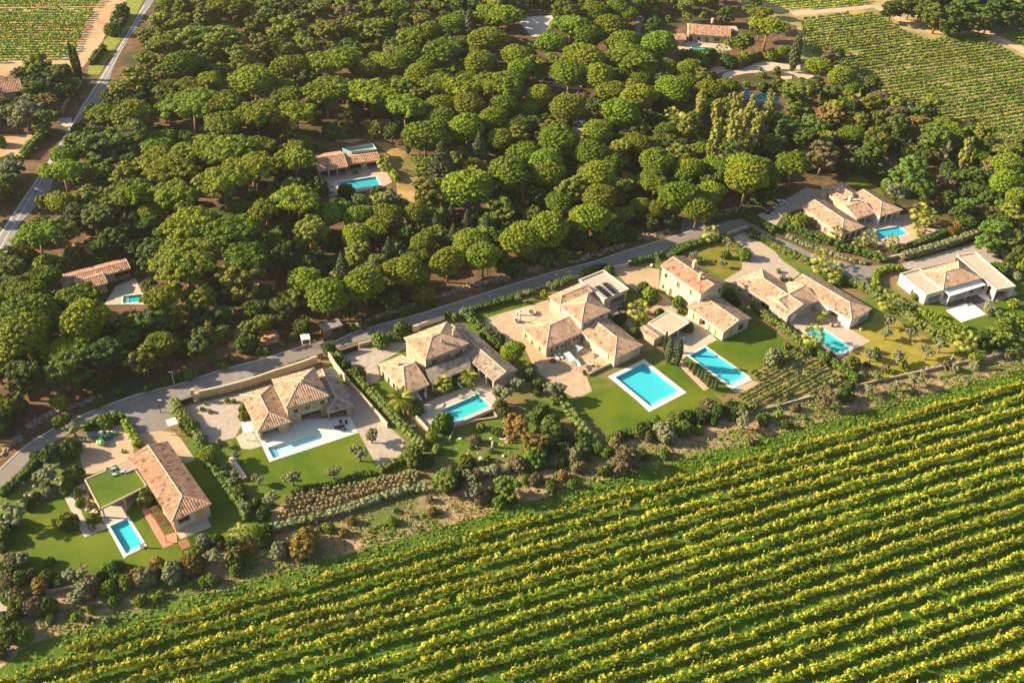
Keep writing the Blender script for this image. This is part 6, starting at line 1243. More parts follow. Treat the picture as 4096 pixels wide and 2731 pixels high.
# ------------------------------------------------------------------ palms (fronds are parts)
def frond_mesh(kind, seed):
    r = np.random.default_rng(seed); V = []; F = []; n = 0
    if kind == 'fan':
        L1 = 1.55; tip = np.array([L1, 0, .35])
        for a in np.linspace(-1.25, 1.25, 13):
            d = np.array([math.cos(a), math.sin(a), .0]); l = 1.0 * (1 - .12 * abs(a)); nr = np.array([-d[1], d[0], 0]) * .085
            m_ = tip + d * l * .55 + np.array([0, 0, .02]); e = tip + d * l + np.array([0, 0, -.42])
            V += [tip, m_ - nr, m_ + nr, e]; F += [(n, n + 1, n + 3, n + 2)]; n += 4
        V += [np.array([0, -.04, 0]), np.array([0, .04, 0]), tip + np.array([0, .03, 0]), tip - np.array([0, .03, 0])]; F += [(n, n + 1, n + 2, n + 3)]; n += 4
    else:
        L_ = 3.3; P_ = lambda t: np.array([L_ * t * (1 - .12 * t), 0, 1.5 * t - 2.5 * t * t])
        for t in np.linspace(.1, 1, 20):
            p = P_(t); w_ = .62 * math.sin(math.pi * min(.95, .15 + t * .8)) ** .6
            for s in (-1, 1):
                e = p + np.array([.32, s * w_, -.12]); V += [p - np.array([.09, 0, 0]), p + np.array([.09, 0, 0]), e + np.array([.06, 0, 0]), e]; F += [(n, n + 1, n + 2, n + 3)]; n += 4
        for k in range(6):
            a, b_ = P_(k / 6), P_((k + 1) / 6); q = np.array([0, .05, 0]); V += [a - q, b_ - q, b_ + q, a + q]; F += [(n, n + 1, n + 2, n + 3)]; n += 4
    return arrmesh('frond', np.array(V), np.array(F), LEAF['palm'])
FR = {'fan': [frond_mesh('fan', i) for i in range(1)], 'date': [frond_mesh('date', i) for i in range(1)]}
TKM = {}
def palm(sh, cx, cy, wpx, kind, trunk_h, label):
    p = P(sh, cx, cy, trunk_h); s = scale_at(p); W = 1.25 * wpx * SH[sh][2] / 1.7415 / s
    root = empty('palm_tree', (p.x, p.y, 0), label, 'palm', 'palm trees in the gardens', rng.uniform(0, 6))
    b = MB(); b.tube([(0, 0, -.1), (.08, .03, trunk_h * .5), (0, 0, trunk_h)], [.30, .24, .30], 8); link('trunk', b.mesh('trunk', BARK, True), root)
    n = 24 if kind == 'fan' else 30; base = 2.2 if kind == 'fan' else 3.1; k = W / 2 / base
    for i in range(n):
        o = bpy.data.objects.new('frond', FR[kind][0]); C.objects.link(o); o.parent = root; o.location = (0, 0, trunk_h)
        t = (i + .5) / n; el = math.radians(78 - 125 * t ** .8 if kind == 'fan' else 62 - 95 * t)
        o.rotation_euler = (rng.normal(0, .1), -el, i * 2.39996); sc_ = k * rng.uniform(.88, 1.08) * (.8 + .25 * t); o.scale = (sc_,) * 3
for a in [('Z3', 590, 930, 250, 'date', 3.2, 'largest feathery palm, left of the pool of the palm villa'), ('Z3', 985, 780, 160, 'fan', 2.6, 'fan palm in front of the grey lean-to roof'), ('Z3', 1225, 715, 180, 'date', 2.6, 'feathery palm in the round bed by the open-sided wing'),
          ('Z4', 1420, 555, 180, 'fan', 3.2, 'bushy palm in the courtyard beside the black fire bowls'), ('Z4', 1430, 640, 130, 'fan', 1.2, 'low palm clump just below the courtyard palm'), ('B3', 1808, 605, 130, 'fan', 3.0, 'fan palm beside the lane above the dry lawn'),
          ('B4', 750, 600, 110, 'fan', 3.0, 'palm against the front corner of the colonnade villa'), ('B4', 1040, 640, 130, 'fan', 2.6, 'right one of two palms at the left end of the bright blue pool'), ('B4', 945, 690, 110, 'fan', 2.0, 'left one of two palms at the left end of the bright blue pool'),
          ('B4', 1225, 670, 110, 'fan', 2.4, 'palm in front of the middle of the bright blue pool'), ('B4', 1470, 420, 150, 'fan', 4.5, 'tallest palm right of the colonnade'), ('B4', 1540, 455, 140, 'fan', 4.0, 'palm close behind the tallest one right of the colonnade'),
          ('B4', 1450, 560, 120, 'fan', 2.4, 'palm at the right end of the bright blue pool'), ('B4', 610, 800, 130, 'fan', 3.5, 'left palm of the cluster above the hipped villa'), ('B4', 600, 880, 110, 'fan', 2.4, 'lower left palm of the cluster above the hipped villa'),
          ('B4', 720, 910, 150, 'fan', 3.2, 'right palm of the cluster above the hipped villa'), ('B4', 740, 985, 110, 'fan', 2.0, 'lowest palm of the cluster above the hipped villa'), ('B4', 1180, 1190, 130, 'fan', 3.0, 'palm in the hedge left of the modern villa'),
          ('B4', 1095, 790, 80, 'fan', 1.6, 'small palm in the hedge by the lane bend'), ('Z6', 370, 915, 190, 'fan', 3.6, 'palm leaning over the slim pool with the pink deck'), ('Z6', 1800, 970, 190, 'fan', 3.6, 'palm at the lower right of the dry lawn'),
          ('Z6', 440, 730, 120, 'date', 2.0, 'yellowish small palm on the patio of the hipped villa'), ('B4', 435, 500, 130, 'date', 2.0, 'yellowish palm left of the colonnade villa'), ('B4', 2262, 1200, 80, 'fan', 1.6, 'small golden palm on the lawn at the right edge'),
          ('Z1', 2240, 1130, 180, 'fan', 2.6, 'pale fan palm right of the grass-roofed house garden'), ('A2', 1150, 1390, 120, 'fan', 3.5, 'palm at the right end of the villa in the wood'), ('A3', 1535, 1060, 180, 'fan', 6.5, 'tall golden palm under the pines'), ('A3', 1520, 1150, 150, 'fan', 4.2, 'shaggy yellow palm just under the tall golden one'),
          ('A3', 1470, 975, 120, 'fan', 6.0, 'green palm left of the tall golden palm'), ('A3', 1270, 1130, 100, 'date', 3.5, 'small yellow-green palm among dark shrubs in the wood'), ('A3', 1665, 1050, 130, 'date', 4.5, 'bluish palm right of the tall golden palm'), ('A3', 1408, 1112, 100, 'fan', 3.5, 'dim green palm left of the shaggy yellow palm'), ('A3', 1885, 435, 110, 'fan', 2.6, 'round fan palm right of the farthest pool')]: palm(*a)
# ------------------------------------------------------------------ walls
def wallline(sh, pts, h, th, m, label, name='garden_wall', z0=0.0, cap=True):
    ps = [P(sh, *p) for p in pts]; b = MB(); o = ps[0]; cp = MB()
    for a, c in zip(ps, ps[1:]):
        d = c - a; n = Vector((-d.y, d.x, 0)).normalized(); e = d.normalized() * .02
        b.box(a - o - n * th / 2 + e, d - 2 * e, n * th, (0, 0, h))
        if cap: cp.box(a - o - n * (th / 2 + .06) + e + Vector((0, 0, h + .003)), d - 2 * e, n * (th + .12), (0, 0, .1))
    r = empty(name, (o.x, o.y, z0), label, 'wall'); link('masonry', b.mesh('masonry', WALL[m]), r)
    if cap: link('coping', cp.mesh('coping', RIDGE), r)
    return r
wallline('Z2', [(235, 800), (480, 745), (700, 685), (950, 600), (1200, 520), (1330, 470)], 2.2, .4, 'ochre', 'long ochre retaining wall between the lane and the stone villa')
wallline('Z2', [(1440, 420), (1500, 520), (1570, 610), (1640, 690)], 1.8, .35, 'ochre', 'ochre garden wall behind the grey-tiled wing of the stone villa')
wallline('Z2', [(1650, 700), (1760, 820), (1900, 980), (1990, 1080)], 1.5, .3, 'ochre', 'low rendered wall below the pale-topped hedge of the gravel drive')
wallline('Z2', [(1720, 330), (1860, 290), (2000, 235), (2180, 170)], 1.3, .3, 'stone', 'curved entrance wall beside the dark sliding gate')
wallline('Z2', [(2190, 190), (2290, 160)], 1.8, .5, 'white', 'short white gate pier wall beside the palm villa entrance', 'gate_pier_wall')
wallline('Z3', [(770, 255), (900, 215), (1000, 185)], 1.2, .3, 'white', 'pale wall between the lane and the back of the palm villa')
wallline('Z3', [(735, 1105), (850, 1235)], .9, .3, 'stone', 'low retaining wall at the left of the palm villa pool terrace', 'terrace_wall')
wallline('Z3', [(1085, 1190), (1455, 1035)], .9, .3, 'white', 'pale wall under the front edge of the palm villa pool', 'pool_wall')
wallline('Z3', [(1080, 1200), (1300, 1130), (1495, 1105), (1455, 1040)], .5, .35, 'stone', 'dry-stone edging round the small strip of grass under the pool', 'stone_edging', cap=False)
wallline('Z3', [(1090, 1210), (1040, 1330)], .6, .35, 'stone', 'curved dry-stone edging in the wild garden', 'stone_edging', cap=False)
wallline('Z4', [(940, 1180), (1060, 1120), (1190, 1060)], .8, .35, 'stone', 'low stone wall between farmhouse yard and pool lawn', 'stone_edging', cap=False)
wallline('L4', [(1160, 830), (1400, 775), (1740, 680)], .8, .35, 'greystone', 'stone retaining wall at the foot of the small vineyard', cap=False)
wallline('L5', [(640, 500), (830, 450), (1000, 410), (1250, 360), (1450, 310), (1650, 265), (1850, 230)], .9, .4, 'stone', 'long dry-stone wall below the dry lawn with olives', cap=False)
wallline('L5', [(1960, 220), (2130, 170)], 1.3, .4, 'stone', 'short broken piece of pale stone wall at the right edge', cap=False)
wallline('L1', [(300, 760), (500, 720), (800, 655), (1000, 600)], .9, .4, 'stone', 'dry-stone wall along the lower edge of the grass-roof garden', cap=False)
wallline('L2', [(60, 330), (110, 400), (190, 520)], 1.0, .9, 'greystone', 'grey stone bench wall beside round olive shrubs', 'stone_bench')
wallline('Z1', [(1145, 105), (1250, 300)], 1.2, .25, 'white', 'white rendered wall along the right side of the pale gravel court')
wallline('B3', [(1940, 625), (2020, 600), (2110, 570)], 1.0, .4, 'stone', 'short stone wall at the lane bend')
wallline('B4', [(1140, 840), (1400, 780), (1700, 690), (1900, 610)], .9, .35, 'greystone', 'dark stone wall climbing behind the clipped grey-green hedge')
wallline('B3', [(970, 915), (1100, 880)], .9, .3, 'greystone', 'low dark wall beside the lane at the drive of the flat annexe')
wallline('A1', [(720, 680), (640, 790), (560, 900), (530, 980)], 1.3, .6, 'stone', 'stone wall beside the main road below the cypresses', cap=False)
# gates
def gate(sh, a, c, h, label, m=BLACK):
    a = P(sh, *a); c = P(sh, *c); r = empty('sliding_gate', (a.x, a.y, 0), label, 'gate'); d = c - a; n = Vector((-d.y, d.x, 0)).normalized(); b = MB(); b.box(n * -.05, d, n * .1, (0, 0, h)); link('gate_leaf', b.mesh('leaf', m), r)
    b = MB(); b.box(n * -.09 + Vector((0, 0, h + .003)), d, n * .18, (0, 0, .1)); link('top_rail', b.mesh('rail', METAL), r)
gate('Z2', (1565, 400), (1715, 350), 1.8, 'dark sliding gate of the palm villa beside the lane', mat('gate_brown', (.045, .03, .03)))
gate('Z2', (20, 880), (175, 830), 1.6, 'dark sliding gate at the left end of the ochre wall', mat('gate_brown', (.045, .03, .03)))
for i, (x, y) in enumerate([(175, 800), (215, 830)]):
    p = P('Z2', x, y); b = MB(); b.cbox((0, 0, 0), .9, .9, 2.6, .4); b.cbox((0, 0, 2.602), 1.1, 1.1, .2, .4); o = link('gate_pillar', b.mesh('pillar', WALL['stone']), None, p); tag(o, ['left', 'right'][i] + ' stone pillar by the gate at the left end of the ochre wall', 'pillar')
# rocky bank above the lane
def rocks(sh, pts, wd, n, label, m):
    ps = [P(sh, *p) for p in pts]; seg = [(a, c, (c - a).length) for a, c in zip(ps, ps[1:])]; tot = sum(s[2] for s in seg); cs = []; rd = []; o = ps[0]
    for i in range(n):
        t = rng.uniform(0, tot)
        for a, c, l in seg:
            if t <= l: break
            t -= l
        p = a.lerp(c, min(1, t / l)) - o; cs.append((p.x + rng.normal(0, wd), p.y + rng.normal(0, wd), rng.uniform(-.1, .25))); rd.append(rng.uniform(.12, .48))
    cs = np.array(cs); rd = np.array(rd); sp = _sp[None] * (rd[:, None, None] * rng.uniform(.6, 1.3, (n, len(_sp), 1))) * np.array([1.4, 1, .7]) + cs[:, None]
    V = sp.reshape(-1, 3); F = (_sf[None] + (np.arange(n) * len(_sp))[:, None, None]).reshape(-1, 4)
    ob = link('rocky_bank', arrmesh('rocks', V, F, m), None, (o.x, o.y, 0)); tag(ob, label, 'rocks', kind='stuff')
ROCK = mat('limestone', (.24, .19, .14), (.40, .33, .26), scale=1.2, bump=.1)
rocks('B3', [(0, 1000), (250, 920), (470, 850), (650, 850), (800, 780), (1000, 720), (1200, 640), (1450, 585)], .55, 420, 'pale limestone outcrops along the upper verge of the lane', ROCK)
rocks('B2', [(900, 1390), (1100, 1320), (1300, 1250), (1600, 1150), (1900, 1050), (2352, 930)], .5, 420, 'broken limestone bank above the middle of the lane', ROCK)
rocks('Z7', [(210, 880), (330, 790), (470, 745), (540, 715), (640, 680), (760, 640)], .5, 160, 'pale stone edge of the bank at the left end of the lane', ROCK)
rocks('Z1', [(0, 400), (100, 310), (180, 230)], .4, 70, 'pale stones beside the lane at the left edge', ROCK)
rocks('Z1', [(700, 700), (800, 760), (830, 860), (900, 950)], .9, 70, 'pale boulders of the rock garden beside the covered terrace', mat('pale_rock', (.55, .45, .36), (.66, .56, .46), scale=1))
rocks('Z1', [(250, 760), (400, 800), (480, 760), (560, 620)], 1.0, 60, 'stones edging the planted bank left of the garden path', ROCK)
rocks('B3', [(1840, 450), (1960, 400), (2080, 380)], .8, 60, 'bare rock slope above the lane junction', ROCK)
rocks('L3', [(450, 780), (700, 830), (620, 860), (500, 840), (1000, 900)], 3.0, 24, 'scattered pale stones in the wild garden', mat('pale_rock', (.55, .45, .36)))
# dry grass tufts on the scrub strip
N = 30000; Q = D([(60, 1470), (120, 1360), (420, 1290), (620, 1220), (990, 1110), (1200, 1080), (1420, 1012), (1700, 952), (1960, 888), (2200, 828), (2380, 800), (2380, 850), (1522, 1066), (574, 1338)])
bx = [min(p.x for p in Q), max(p.x for p in Q), min(p.y for p in Q), max(p.y for p in Q)]; pp = np.stack([rng.uniform(bx[0], bx[1], N * 3), rng.uniform(bx[2], bx[3], N * 3)], 1)
pp = pp[(np.sin(pp[:, 0] * .5 + 1.7 * np.sin(pp[:, 1] * .33)) + rng.normal(0, .7, len(pp))) > 0]; pp = np.array([p for p in pp if inpoly(p[0], p[1], Q)])
cc = np.stack([pp[:, 0], pp[:, 1], rng.uniform(.05, .35, len(pp))], 1); V, F = leaves(cc, np.tile([0, -.4, .8], (len(cc), 1)), .42, .7)
tag(link('dry_grass', arrmesh('dry_grass', V, F, mat('straw', (.26, .20, .09), (.46, .36, .20), scale=.4, c3=(.20, .22, .05), trans=.2))), 'dry tussocky grass of the strip between gardens and vineyard', 'grass', kind='stuff')
# green verge above first vine row
N = 26000; Q = D([(74, 1478), (467, 1367), (1119, 1181), (1521, 1066), (2010, 937), (2352, 846), (2400, 860), (2342, 900), (1091, 1240), (246, 1485)])
bx = [min(p.x for p in Q), max(p.x for p in Q), min(p.y for p in Q), max(p.y for p in Q)]; pp = np.stack([rng.uniform(bx[0], bx[1], N * 2), rng.uniform(bx[2], bx[3], N * 2)], 1); pp = np.array([p for p in pp if inpoly(p[0], p[1], Q)])
cc = np.stack([pp[:, 0], pp[:, 1], rng.uniform(.08, .3, len(pp))], 1); V, F = leaves(cc, np.tile([0, 0, 1.0], (len(cc), 1)), .45, .5)
tag(link('verge_grass', arrmesh('verge_grass', V, F, leafm('verge_leaves', (.09, .14, .012), (.19, .24, .03), 0, .35))), 'green grassy verge along the top of the front vineyard', 'grass', kind='stuff')
# ------------------------------------------------------------------ garden furniture
def lounger(p, rz, label, col=WHITE):
    r = empty('sun_lounger', p, label, 'sun lounger', 'sun loungers', rz); b = MB(); b.cbox((0, 0, .28), 1.3, .62, .1); link('seat', b.mesh('seat', col), r)
    b = MB(); b.box((-.65, -.31, .30), (-.55, 0, .42), (0, .62, 0), (.03, 0, .09)); link('backrest', b.mesh('back', col), r)
    for sx in (-.5, .5):
        for sy in (-.26, .22): b = MB(); b.cbox((sx, sy, 0), .06, .06, .28); link('leg', b.mesh('leg', METAL), r)
def table(p, rz, label, m=BLACK, w=1.8, d=.9):
    r = empty('garden_table', p, label, 'table', None, rz); b = MB(); b.cbox((0, 0, .70), w, d, .06); link('table_top', b.mesh('top', m), r)
    for sx in (-w / 2 + .1, w / 2 - .1):
        for sy in (-d / 2 + .1, d / 2 - .1): b = MB(); b.cbox((sx, sy, 0), .07, .07, .70); link('leg', b.mesh('leg', m), r)
def chair(p, rz, label, m=BLACK, group='garden chairs'):
    r = empty('garden_chair', p, label, 'chair', group, rz); b = MB(); b.cbox((0, 0, .40), .62, .6, .12); link('seat', b.mesh('seat', m), r); b = MB(); b.box((-.31, .24, .52), (.62, 0, 0), (0, .08, .05), (0, .1, .5)); link('backrest', b.mesh('back', m), r)
    for sx in (-.26, .26):
        for sy in (-.24, .24): b = MB(); b.cbox((sx, sy, 0), .05, .05, .40); link('leg', b.mesh('leg', m), r)
def parasol(p, label, col, r_=1.7, h=2.3, n=8):
    r = empty('parasol', p, label, 'parasol'); b = MB(); b.tube([(0, 0, 0), (0, 0, h + .3)], .04, 6); link('pole', b.mesh('pole', METAL), r)
    b = MB(); rim = [(r_ * math.cos(2 * math.pi * i / n + .4), r_ * math.sin(2 * math.pi * i / n + .4), h - .25) for i in range(n)]; b.add([(0, 0, h + .35)] + rim, [(0, i + 1, (i + 1) % n + 1) for i in range(n)]); b.add([(0, 0, h + .3)] + [(x, y, z - .05) for x, y, z in rim], [(0, (i + 1) % n + 1, i + 1) for i in range(n)]); link('canopy', b.mesh('canopy', col), r)
    b = MB(); b.cbox((0, 0, 0), .7, .7, .1); link('base', b.mesh('base', METAL), r)
def bowl(p, r_, h, label, m=BLACK, name='fire_bowl', cat='fire bowl'):
    r = empty(name, p, label, cat); b = MB(); k = 14; prof = [(r_ * .55, 0), (r_ * .95, h * .5), (r_, h), (r_ * .82, h), (r_ * .7, h * .6)]
    vs = [(q * math.cos(2 * math.pi * j / k), q * math.sin(2 * math.pi * j / k), z) for q, z in prof for j in range(k)]
    fs = [(i * k + j, i * k + (j + 1) % k, (i + 1) * k + (j + 1) % k, (i + 1) * k + j) for i in range(len(prof) - 1) for j in range(k)] + [tuple((len(prof) - 1) * k + j for j in range(k))]
    b.add(vs, fs); link('bowl', b.mesh('bowl', m, True), r)
    b = MB(); b.tube([(0, 0, 0), (0, 0, h * .62)], r_ * .6, 12); link('filling', b.mesh('fill', mat('ash', (.2, .13, .1))), r)
zp = .095
for i, (x, y, a) in enumerate([(655, 1015, -1.0), (690, 1005, -1.0)]): lounger(P('Z4', x, y, .05), a, ['left', 'right'][i] + ' one of two white loungers in the sandy yard')
lounger(P('Z4', 678, 960, .05), 1.2, 'pale blue lounger above the two white ones in the sandy yard', mat('pale_blue_fabric', (.42, .56, .60)))
TEAL = mat('teal_fabric', (.30, .52, .52)); GREYF = mat('grey_fabric', (.22, .24, .27)); GREENF = mat('green_fabric', (.25, .50, .20)); LB = mat('light_blue_fabric', (.55, .68, .74))
def sail(sh, pts, zs, label, m, name='shade_sail'):
    r = empty(name, (0, 0, 0), label, 'shade sail'); v = [P(sh, *p, z) for p, z in zip(pts, zs)]; b = MB(); c = sum(v, Vector()) / len(v) - Vector((0, 0, .25)); vs = [c] + v; n = len(v); b.add(vs, [(0, i + 1, (i + 1) % n + 1) for i in range(n)]); link('canvas', b.mesh('sail', m), r)
    for p in v: b = MB(); b.tube([(p.x, p.y, 0), (p.x, p.y, p.z)], .05, 5); link('post', b.mesh('post', METAL), r)
sail('Z4', [(705, 965), (765, 950), (825, 1020), (760, 1050)], [1.6, 1.6, 1.4, 1.3], 'large pale blue-white sun canopy in the farmhouse yard', LB)
sail('Z4', [(820, 885), (840, 950), (900, 910)], [2.4, 2.2, 2.3], 'triangular teal shade sail by the corner of the yard', TEAL)
sail('Z4', [(800, 1030), (840, 1020), (880, 1080), (840, 1095)], [1.6, 1.6, 1.5, 1.5], 'small teal shade cloth over the planting in the farmhouse yard', TEAL)
bowl(P('Z4', 612, 1045, .05), .8, .5, 'black round bowl left of the white loungers')
bowl(P('Z4', 1262, 583, .05), 1.5, .7, 'large black fire bowl in the courtyard by the palm'); bowl(P('Z4', 1282, 638, .05), .95, .7, 'smaller black fire bowl next to the large one')
bowl(P('Z4', 907, 1165, .05), .6, 1.0, 'dark pot at the corner of the yard wall', mat('dark_pot', (.10, .07, .06)), 'plant_pot', 'pot')
bowl(P('Z4', 418, 595, .05), 1.2, .7, 'round stone well ring on the pale terrace left of the farmhouse', WALL['stone'], 'stone_ring', 'well')
bowl(P('Z4', 275, 675, .05), .7, .8, 'grey stone pot beside the standing sculpture', WALL['greystone'], 'stone_pot', 'pot')
bowl(P('Z4', 1465, 950, .05), .6, .5, 'round stone basin below the cypress', WALL['greystone'], 'stone_basin', 'basin')
sheet('pale_terrace', PP('Z4', [(220, 610), (300, 560), (420, 530), (500, 600), (450, 650), (330, 710), (270, 740)]), .095, G_PAVE)
def sculpt(p, pts, rs, label, name='sculpture', m=None):
    r = empty(name, p, label, 'sculpture'); b = MB(); b.tube(pts, rs, 7); link('figure', b.mesh('figure', m or mat('pale_stone', (.58, .54, .48)), True), r); b = MB(); b.cbox((0, 0, 0), .9, .9, .2); link('plinth', b.mesh('plinth', WALL['greystone']), r)
sculpt(P('Z4', 300, 670), [(0, 0, .2), (.1, 0, 1.2), (-.1, 0, 2.3), (.2, 0, 3.2)], [.28, .22, .25, .12], 'tall grey standing sculpture on the pale terrace')
sculpt(P('Z4', 290, 610), [(-.7, 0, .2), (-.3, 0, .9), (.2, .1, 1.5), (.9, 0, 1.2)], [.18, .3, .25, .12], 'white curved sculpture at the left of the pale terrace')
sculpt(P('L3', 750, 790), [(.1, 0, .2), (0, 0, 1.2), (.1, 0, 2.2), (-.3, 0, 2.9), (-.8, 0, 2.7)], [.45, .32, .26, .22, .12], 'tall hook-necked white sculpture in the wild garden')
sculpt(P('L3', 880, 745), [(-1.8, 0, 1.3), (-1.0, 0, .9), (0, 0, 1.1), (.8, 0, .9), (1.1, 0, 1.8), (1.1, 0, 2.6)], [.08, .2, .38, .28, .18, .14], 'long low white sculpture with raised neck in the wild garden')
sculpt(P('Z1', 1335, 1260, .1), [(-.6, 0, .2), (-.4, 0, .9), (.3, .1, 1.0), (.6, 0, 1.5), (.9, 0, 1.4)], [.08, .18, .2, .12, .08], 'rust-brown animal sculpture at the lower right corner of the narrow pool', 'garden_sculpture', WOOD)
# stone villa furniture
table(P('Z2', 1555, 1085, zp), .3, 'dark dining table on the white terrace of the stone villa')
for i, (x, y, a, l) in enumerate([(1505, 1085, 1.8, 'black chair at the left end of the dark dining table'), (1552, 1040, 0.2, 'black chair behind the left of the dark dining table'), (1605, 1045, 0.1, 'black chair behind the right of the dark dining table'), (1598, 1105, 3.4, 'black chair at the front right of the dark dining table'), (1540, 1105, 3.2, 'black chair in front of the dark dining table')]): chair(P('Z2', x, y, zp), a, l)
chair(P('Z2', 1370, 500, .02), .5, 'dark red chair in the little back yard of the stone villa', mat('dark_red', (.2, .05, .04)))
bowl(P('Z2', 1630, 790, .05), .4, .8, 'small white urn at the corner of the grey-tiled wing', WHITE, 'garden_urn', 'urn')
# palm villa furniture
for x, y, a, l in [(775, 930, -1.0, 'white lounger lying left on the palm villa terrace'), (825, 905, -1.3, 'white lounger lying right beside its neighbour under the eaves'), (1155, 815, -.9, 'white lounger in the shade between the two palms'), (710, 890, 1.0, 'bluish lounger close to the wall of the palm villa')]: lounger(P('Z3', x, y, zp), a, l)
for x, y, a, l in [(705, 1185, .3, 'white mat-like lounger on the dark lawn left of the palm villa')]: lounger(P('Z3', x, y, .05), a, l)
# grass roof villa: loungers on roof, covers in court
for i, (x, y) in enumerate([(1065, 585), (1140, 560), (1055, 530)]): lounger(P('Z1', x, y, 3.23), .2 if i < 2 else .3, ['left grey lounger on the grass roof', 'right grey lounger on the grass roof', 'back grey lounger on the grass roof'][i], mat('blue_grey_fabric', (.40, .44, .52)))
def lump(sh, x, y, w_, d_, h, m, label, name, cat):
    p = P(sh, x, y); c, rd = [], []
    for i in range(9): c.append((rng.uniform(-w_, w_) * .35, rng.uniform(-d_, d_) * .35, h * rng.uniform(.2, .6))); rd.append(min(w_, d_, h) * rng.uniform(.4, .6))
    V, F = cloud(c, rd, 1, .01, core=1.0); V[:, 2] = np.maximum(V[:, 2], .01); o = link(name, arrmesh(name, V, F, m, True), None, (p.x, p.y, .05)); tag(o, label, cat); return o
lump('Z1', 945, 300, 2.0, 1.6, 1.5, GREENF, 'bright green covered boat-like bundle in the gravel court', 'tarpaulin_bundle', 'tarpaulin')
lump('Z1', 1000, 240, 2.2, 1.6, 1.6, mat('dark_teal', (.03, .12, .12)), 'dark teal covered bundle behind the green one', 'tarpaulin_bundle', 'tarpaulin')
lump('Z1', 955, 220, 1.2, 1.0, 2.2, mat('grey_canvas', (.42, .40, .36)), 'grey folded canvas standing on the covered bundles', 'tarpaulin_bundle', 'tarpaulin')
lump('Z1', 880, 225, 2.6, 1.3, 1.2, GREYF, 'dark grey tarpaulin left of the green bundle', 'tarpaulin_bundle', 'tarpaulin')
lump('Z1', 765, 265, 2.4, 1.2, .9, mat('slate_canvas', (.12, .13, .15)), 'flat slate-coloured tarpaulin at the left of the court', 'tarpaulin_bundle', 'tarpaulin')
lump('Z1', 1085, 205, 1.6, .9, .8, mat('moss_canvas', (.14, .22, .08)), 'low mossy green cover at the back of the court', 'tarpaulin_bundle', 'tarpaulin')
lump('Z1', 1050, 195, .7, .5, 1.0, WHITE, 'small white cover between green bundle and low mossy cover', 'tarpaulin_bundle', 'tarpaulin')
lump('Z1', 1160, 365, 1.6, 1.2, .5, mat('moss_canvas', (.14, .22, .08)), 'mossy green seat in the right corner of the gravel court', 'garden_bench', 'bench')
lump('Z6', 810, 865, .9, .6, .7, mat('pale_green', (.45, .62, .40)), 'pale green garden seat on the dry lawn', 'garden_bench', 'bench')
# mats, covers
b = MB(); q = rectify(PP('Z5', [(440, 1140), (482, 1132), (805, 1412), (750, 1432)])); b.prism(q if (q[1] - q[0]).cross(q[2] - q[1]).z > 0 else q[::-1], .06, .16); tag(link('pink_runway', b.mesh('runway', mat('pink_mat', (.62, .30, .26), (.70, .38, .33), scale=1.5))), 'long pink mat lying on the lawn between two pools', 'mat')
q = PP('Z6', [(1620, 685), (1840, 610), (1995, 720), (1750, 800)]); q = rectify(q); b = MB(); r = empty('covered_pool', (0, 0, 0), 'white covered pool before the modern villa', 'covered pool', 'swimming pools'); ce = sum(q, Vector()) / 4; qq = q if (q[1] - q[0]).cross(q[2] - q[1]).z > 0 else q[::-1]
b.prism(qq, .0, .12); link('coping', b.mesh('c', WALL['white']), r)
for i in range(8):
    a, c = i / 8 + .006, (i + 1) / 8 - .006; s = [qq[0].lerp(qq[1], a), qq[0].lerp(qq[1], c), qq[3].lerp(qq[2], c), qq[3].lerp(qq[2], a)]; b = MB(); b.prism([ce + (p - ce) * .94 for p in s], .125, .17); link('cover_slat', b.mesh('s', WHITE), r)
# patio bits
for i, (sh, x, y) in enumerate([('Z4', 965, 1075), ('Z4', 1005, 1085)]): chair(P(sh, x, y, .05), .8, ['left', 'right'][i] + ' white armchair beside the gravel of the farmhouse yard', WHITE)
table(P('Z4', 985, 1105, .05), .5, 'small dark table between the white armchairs of the farmhouse yard', BLACK, 1.1, .8)
for i, (x, y) in enumerate([(1650, 340 + 250)]): table(P('Z6', x, y, zp), .3, 'white table under the awning of the modern villa', WHITE, 1.2, .8)
chair(P('Z6', 1750, 545, zp), .2, 'white chair left of centre under the awning', WHITE); chair(P('Z6', 1850, 515, zp), .4, 'red-brown chair right of centre under the awning', mat('dark_red', (.2, .05, .04)))
lump('Z6', 560, 830, 3.0, 1.2, 1.0, mat('driftwood', (.30, .24, .19), (.4, .33, .27)), 'twisted driftwood sofa on the pink patio', 'patio_sofa', 'sofa')
for x, y, l in [(700, 115, 'left dark table on the villa terrace in the wood'), (900, 95, 'right dark table on the villa terrace in the wood')]: table(P('B2', x, y, zp), .3, l, mat('dark_metal', (.08, .07, .08)), 2.0, 1.0)
for x, y, l in [(665, 185, 'grey lounger at the top left corner of the pool in the wood'), (700, 205, 'grey lounger next to the corner of the pool in the wood'), (705, 260, 'grey lounger at the lower left corner of the pool in the wood')]: lounger(P('B2', x, y, zp), .2, l, GREYF)
lounger(P('Z4', 1532, 150, .02), 1.3, 'white lounger beside the lane behind the tall farmhouse'); lounger(P('Z4', 1835, 830, zp), .5, 'white lounger in front of the flat-roofed pool house')
chair(P('A3', 1700, 372, zp), .2, 'white armchair on the farthest villa terrace', WHITE)
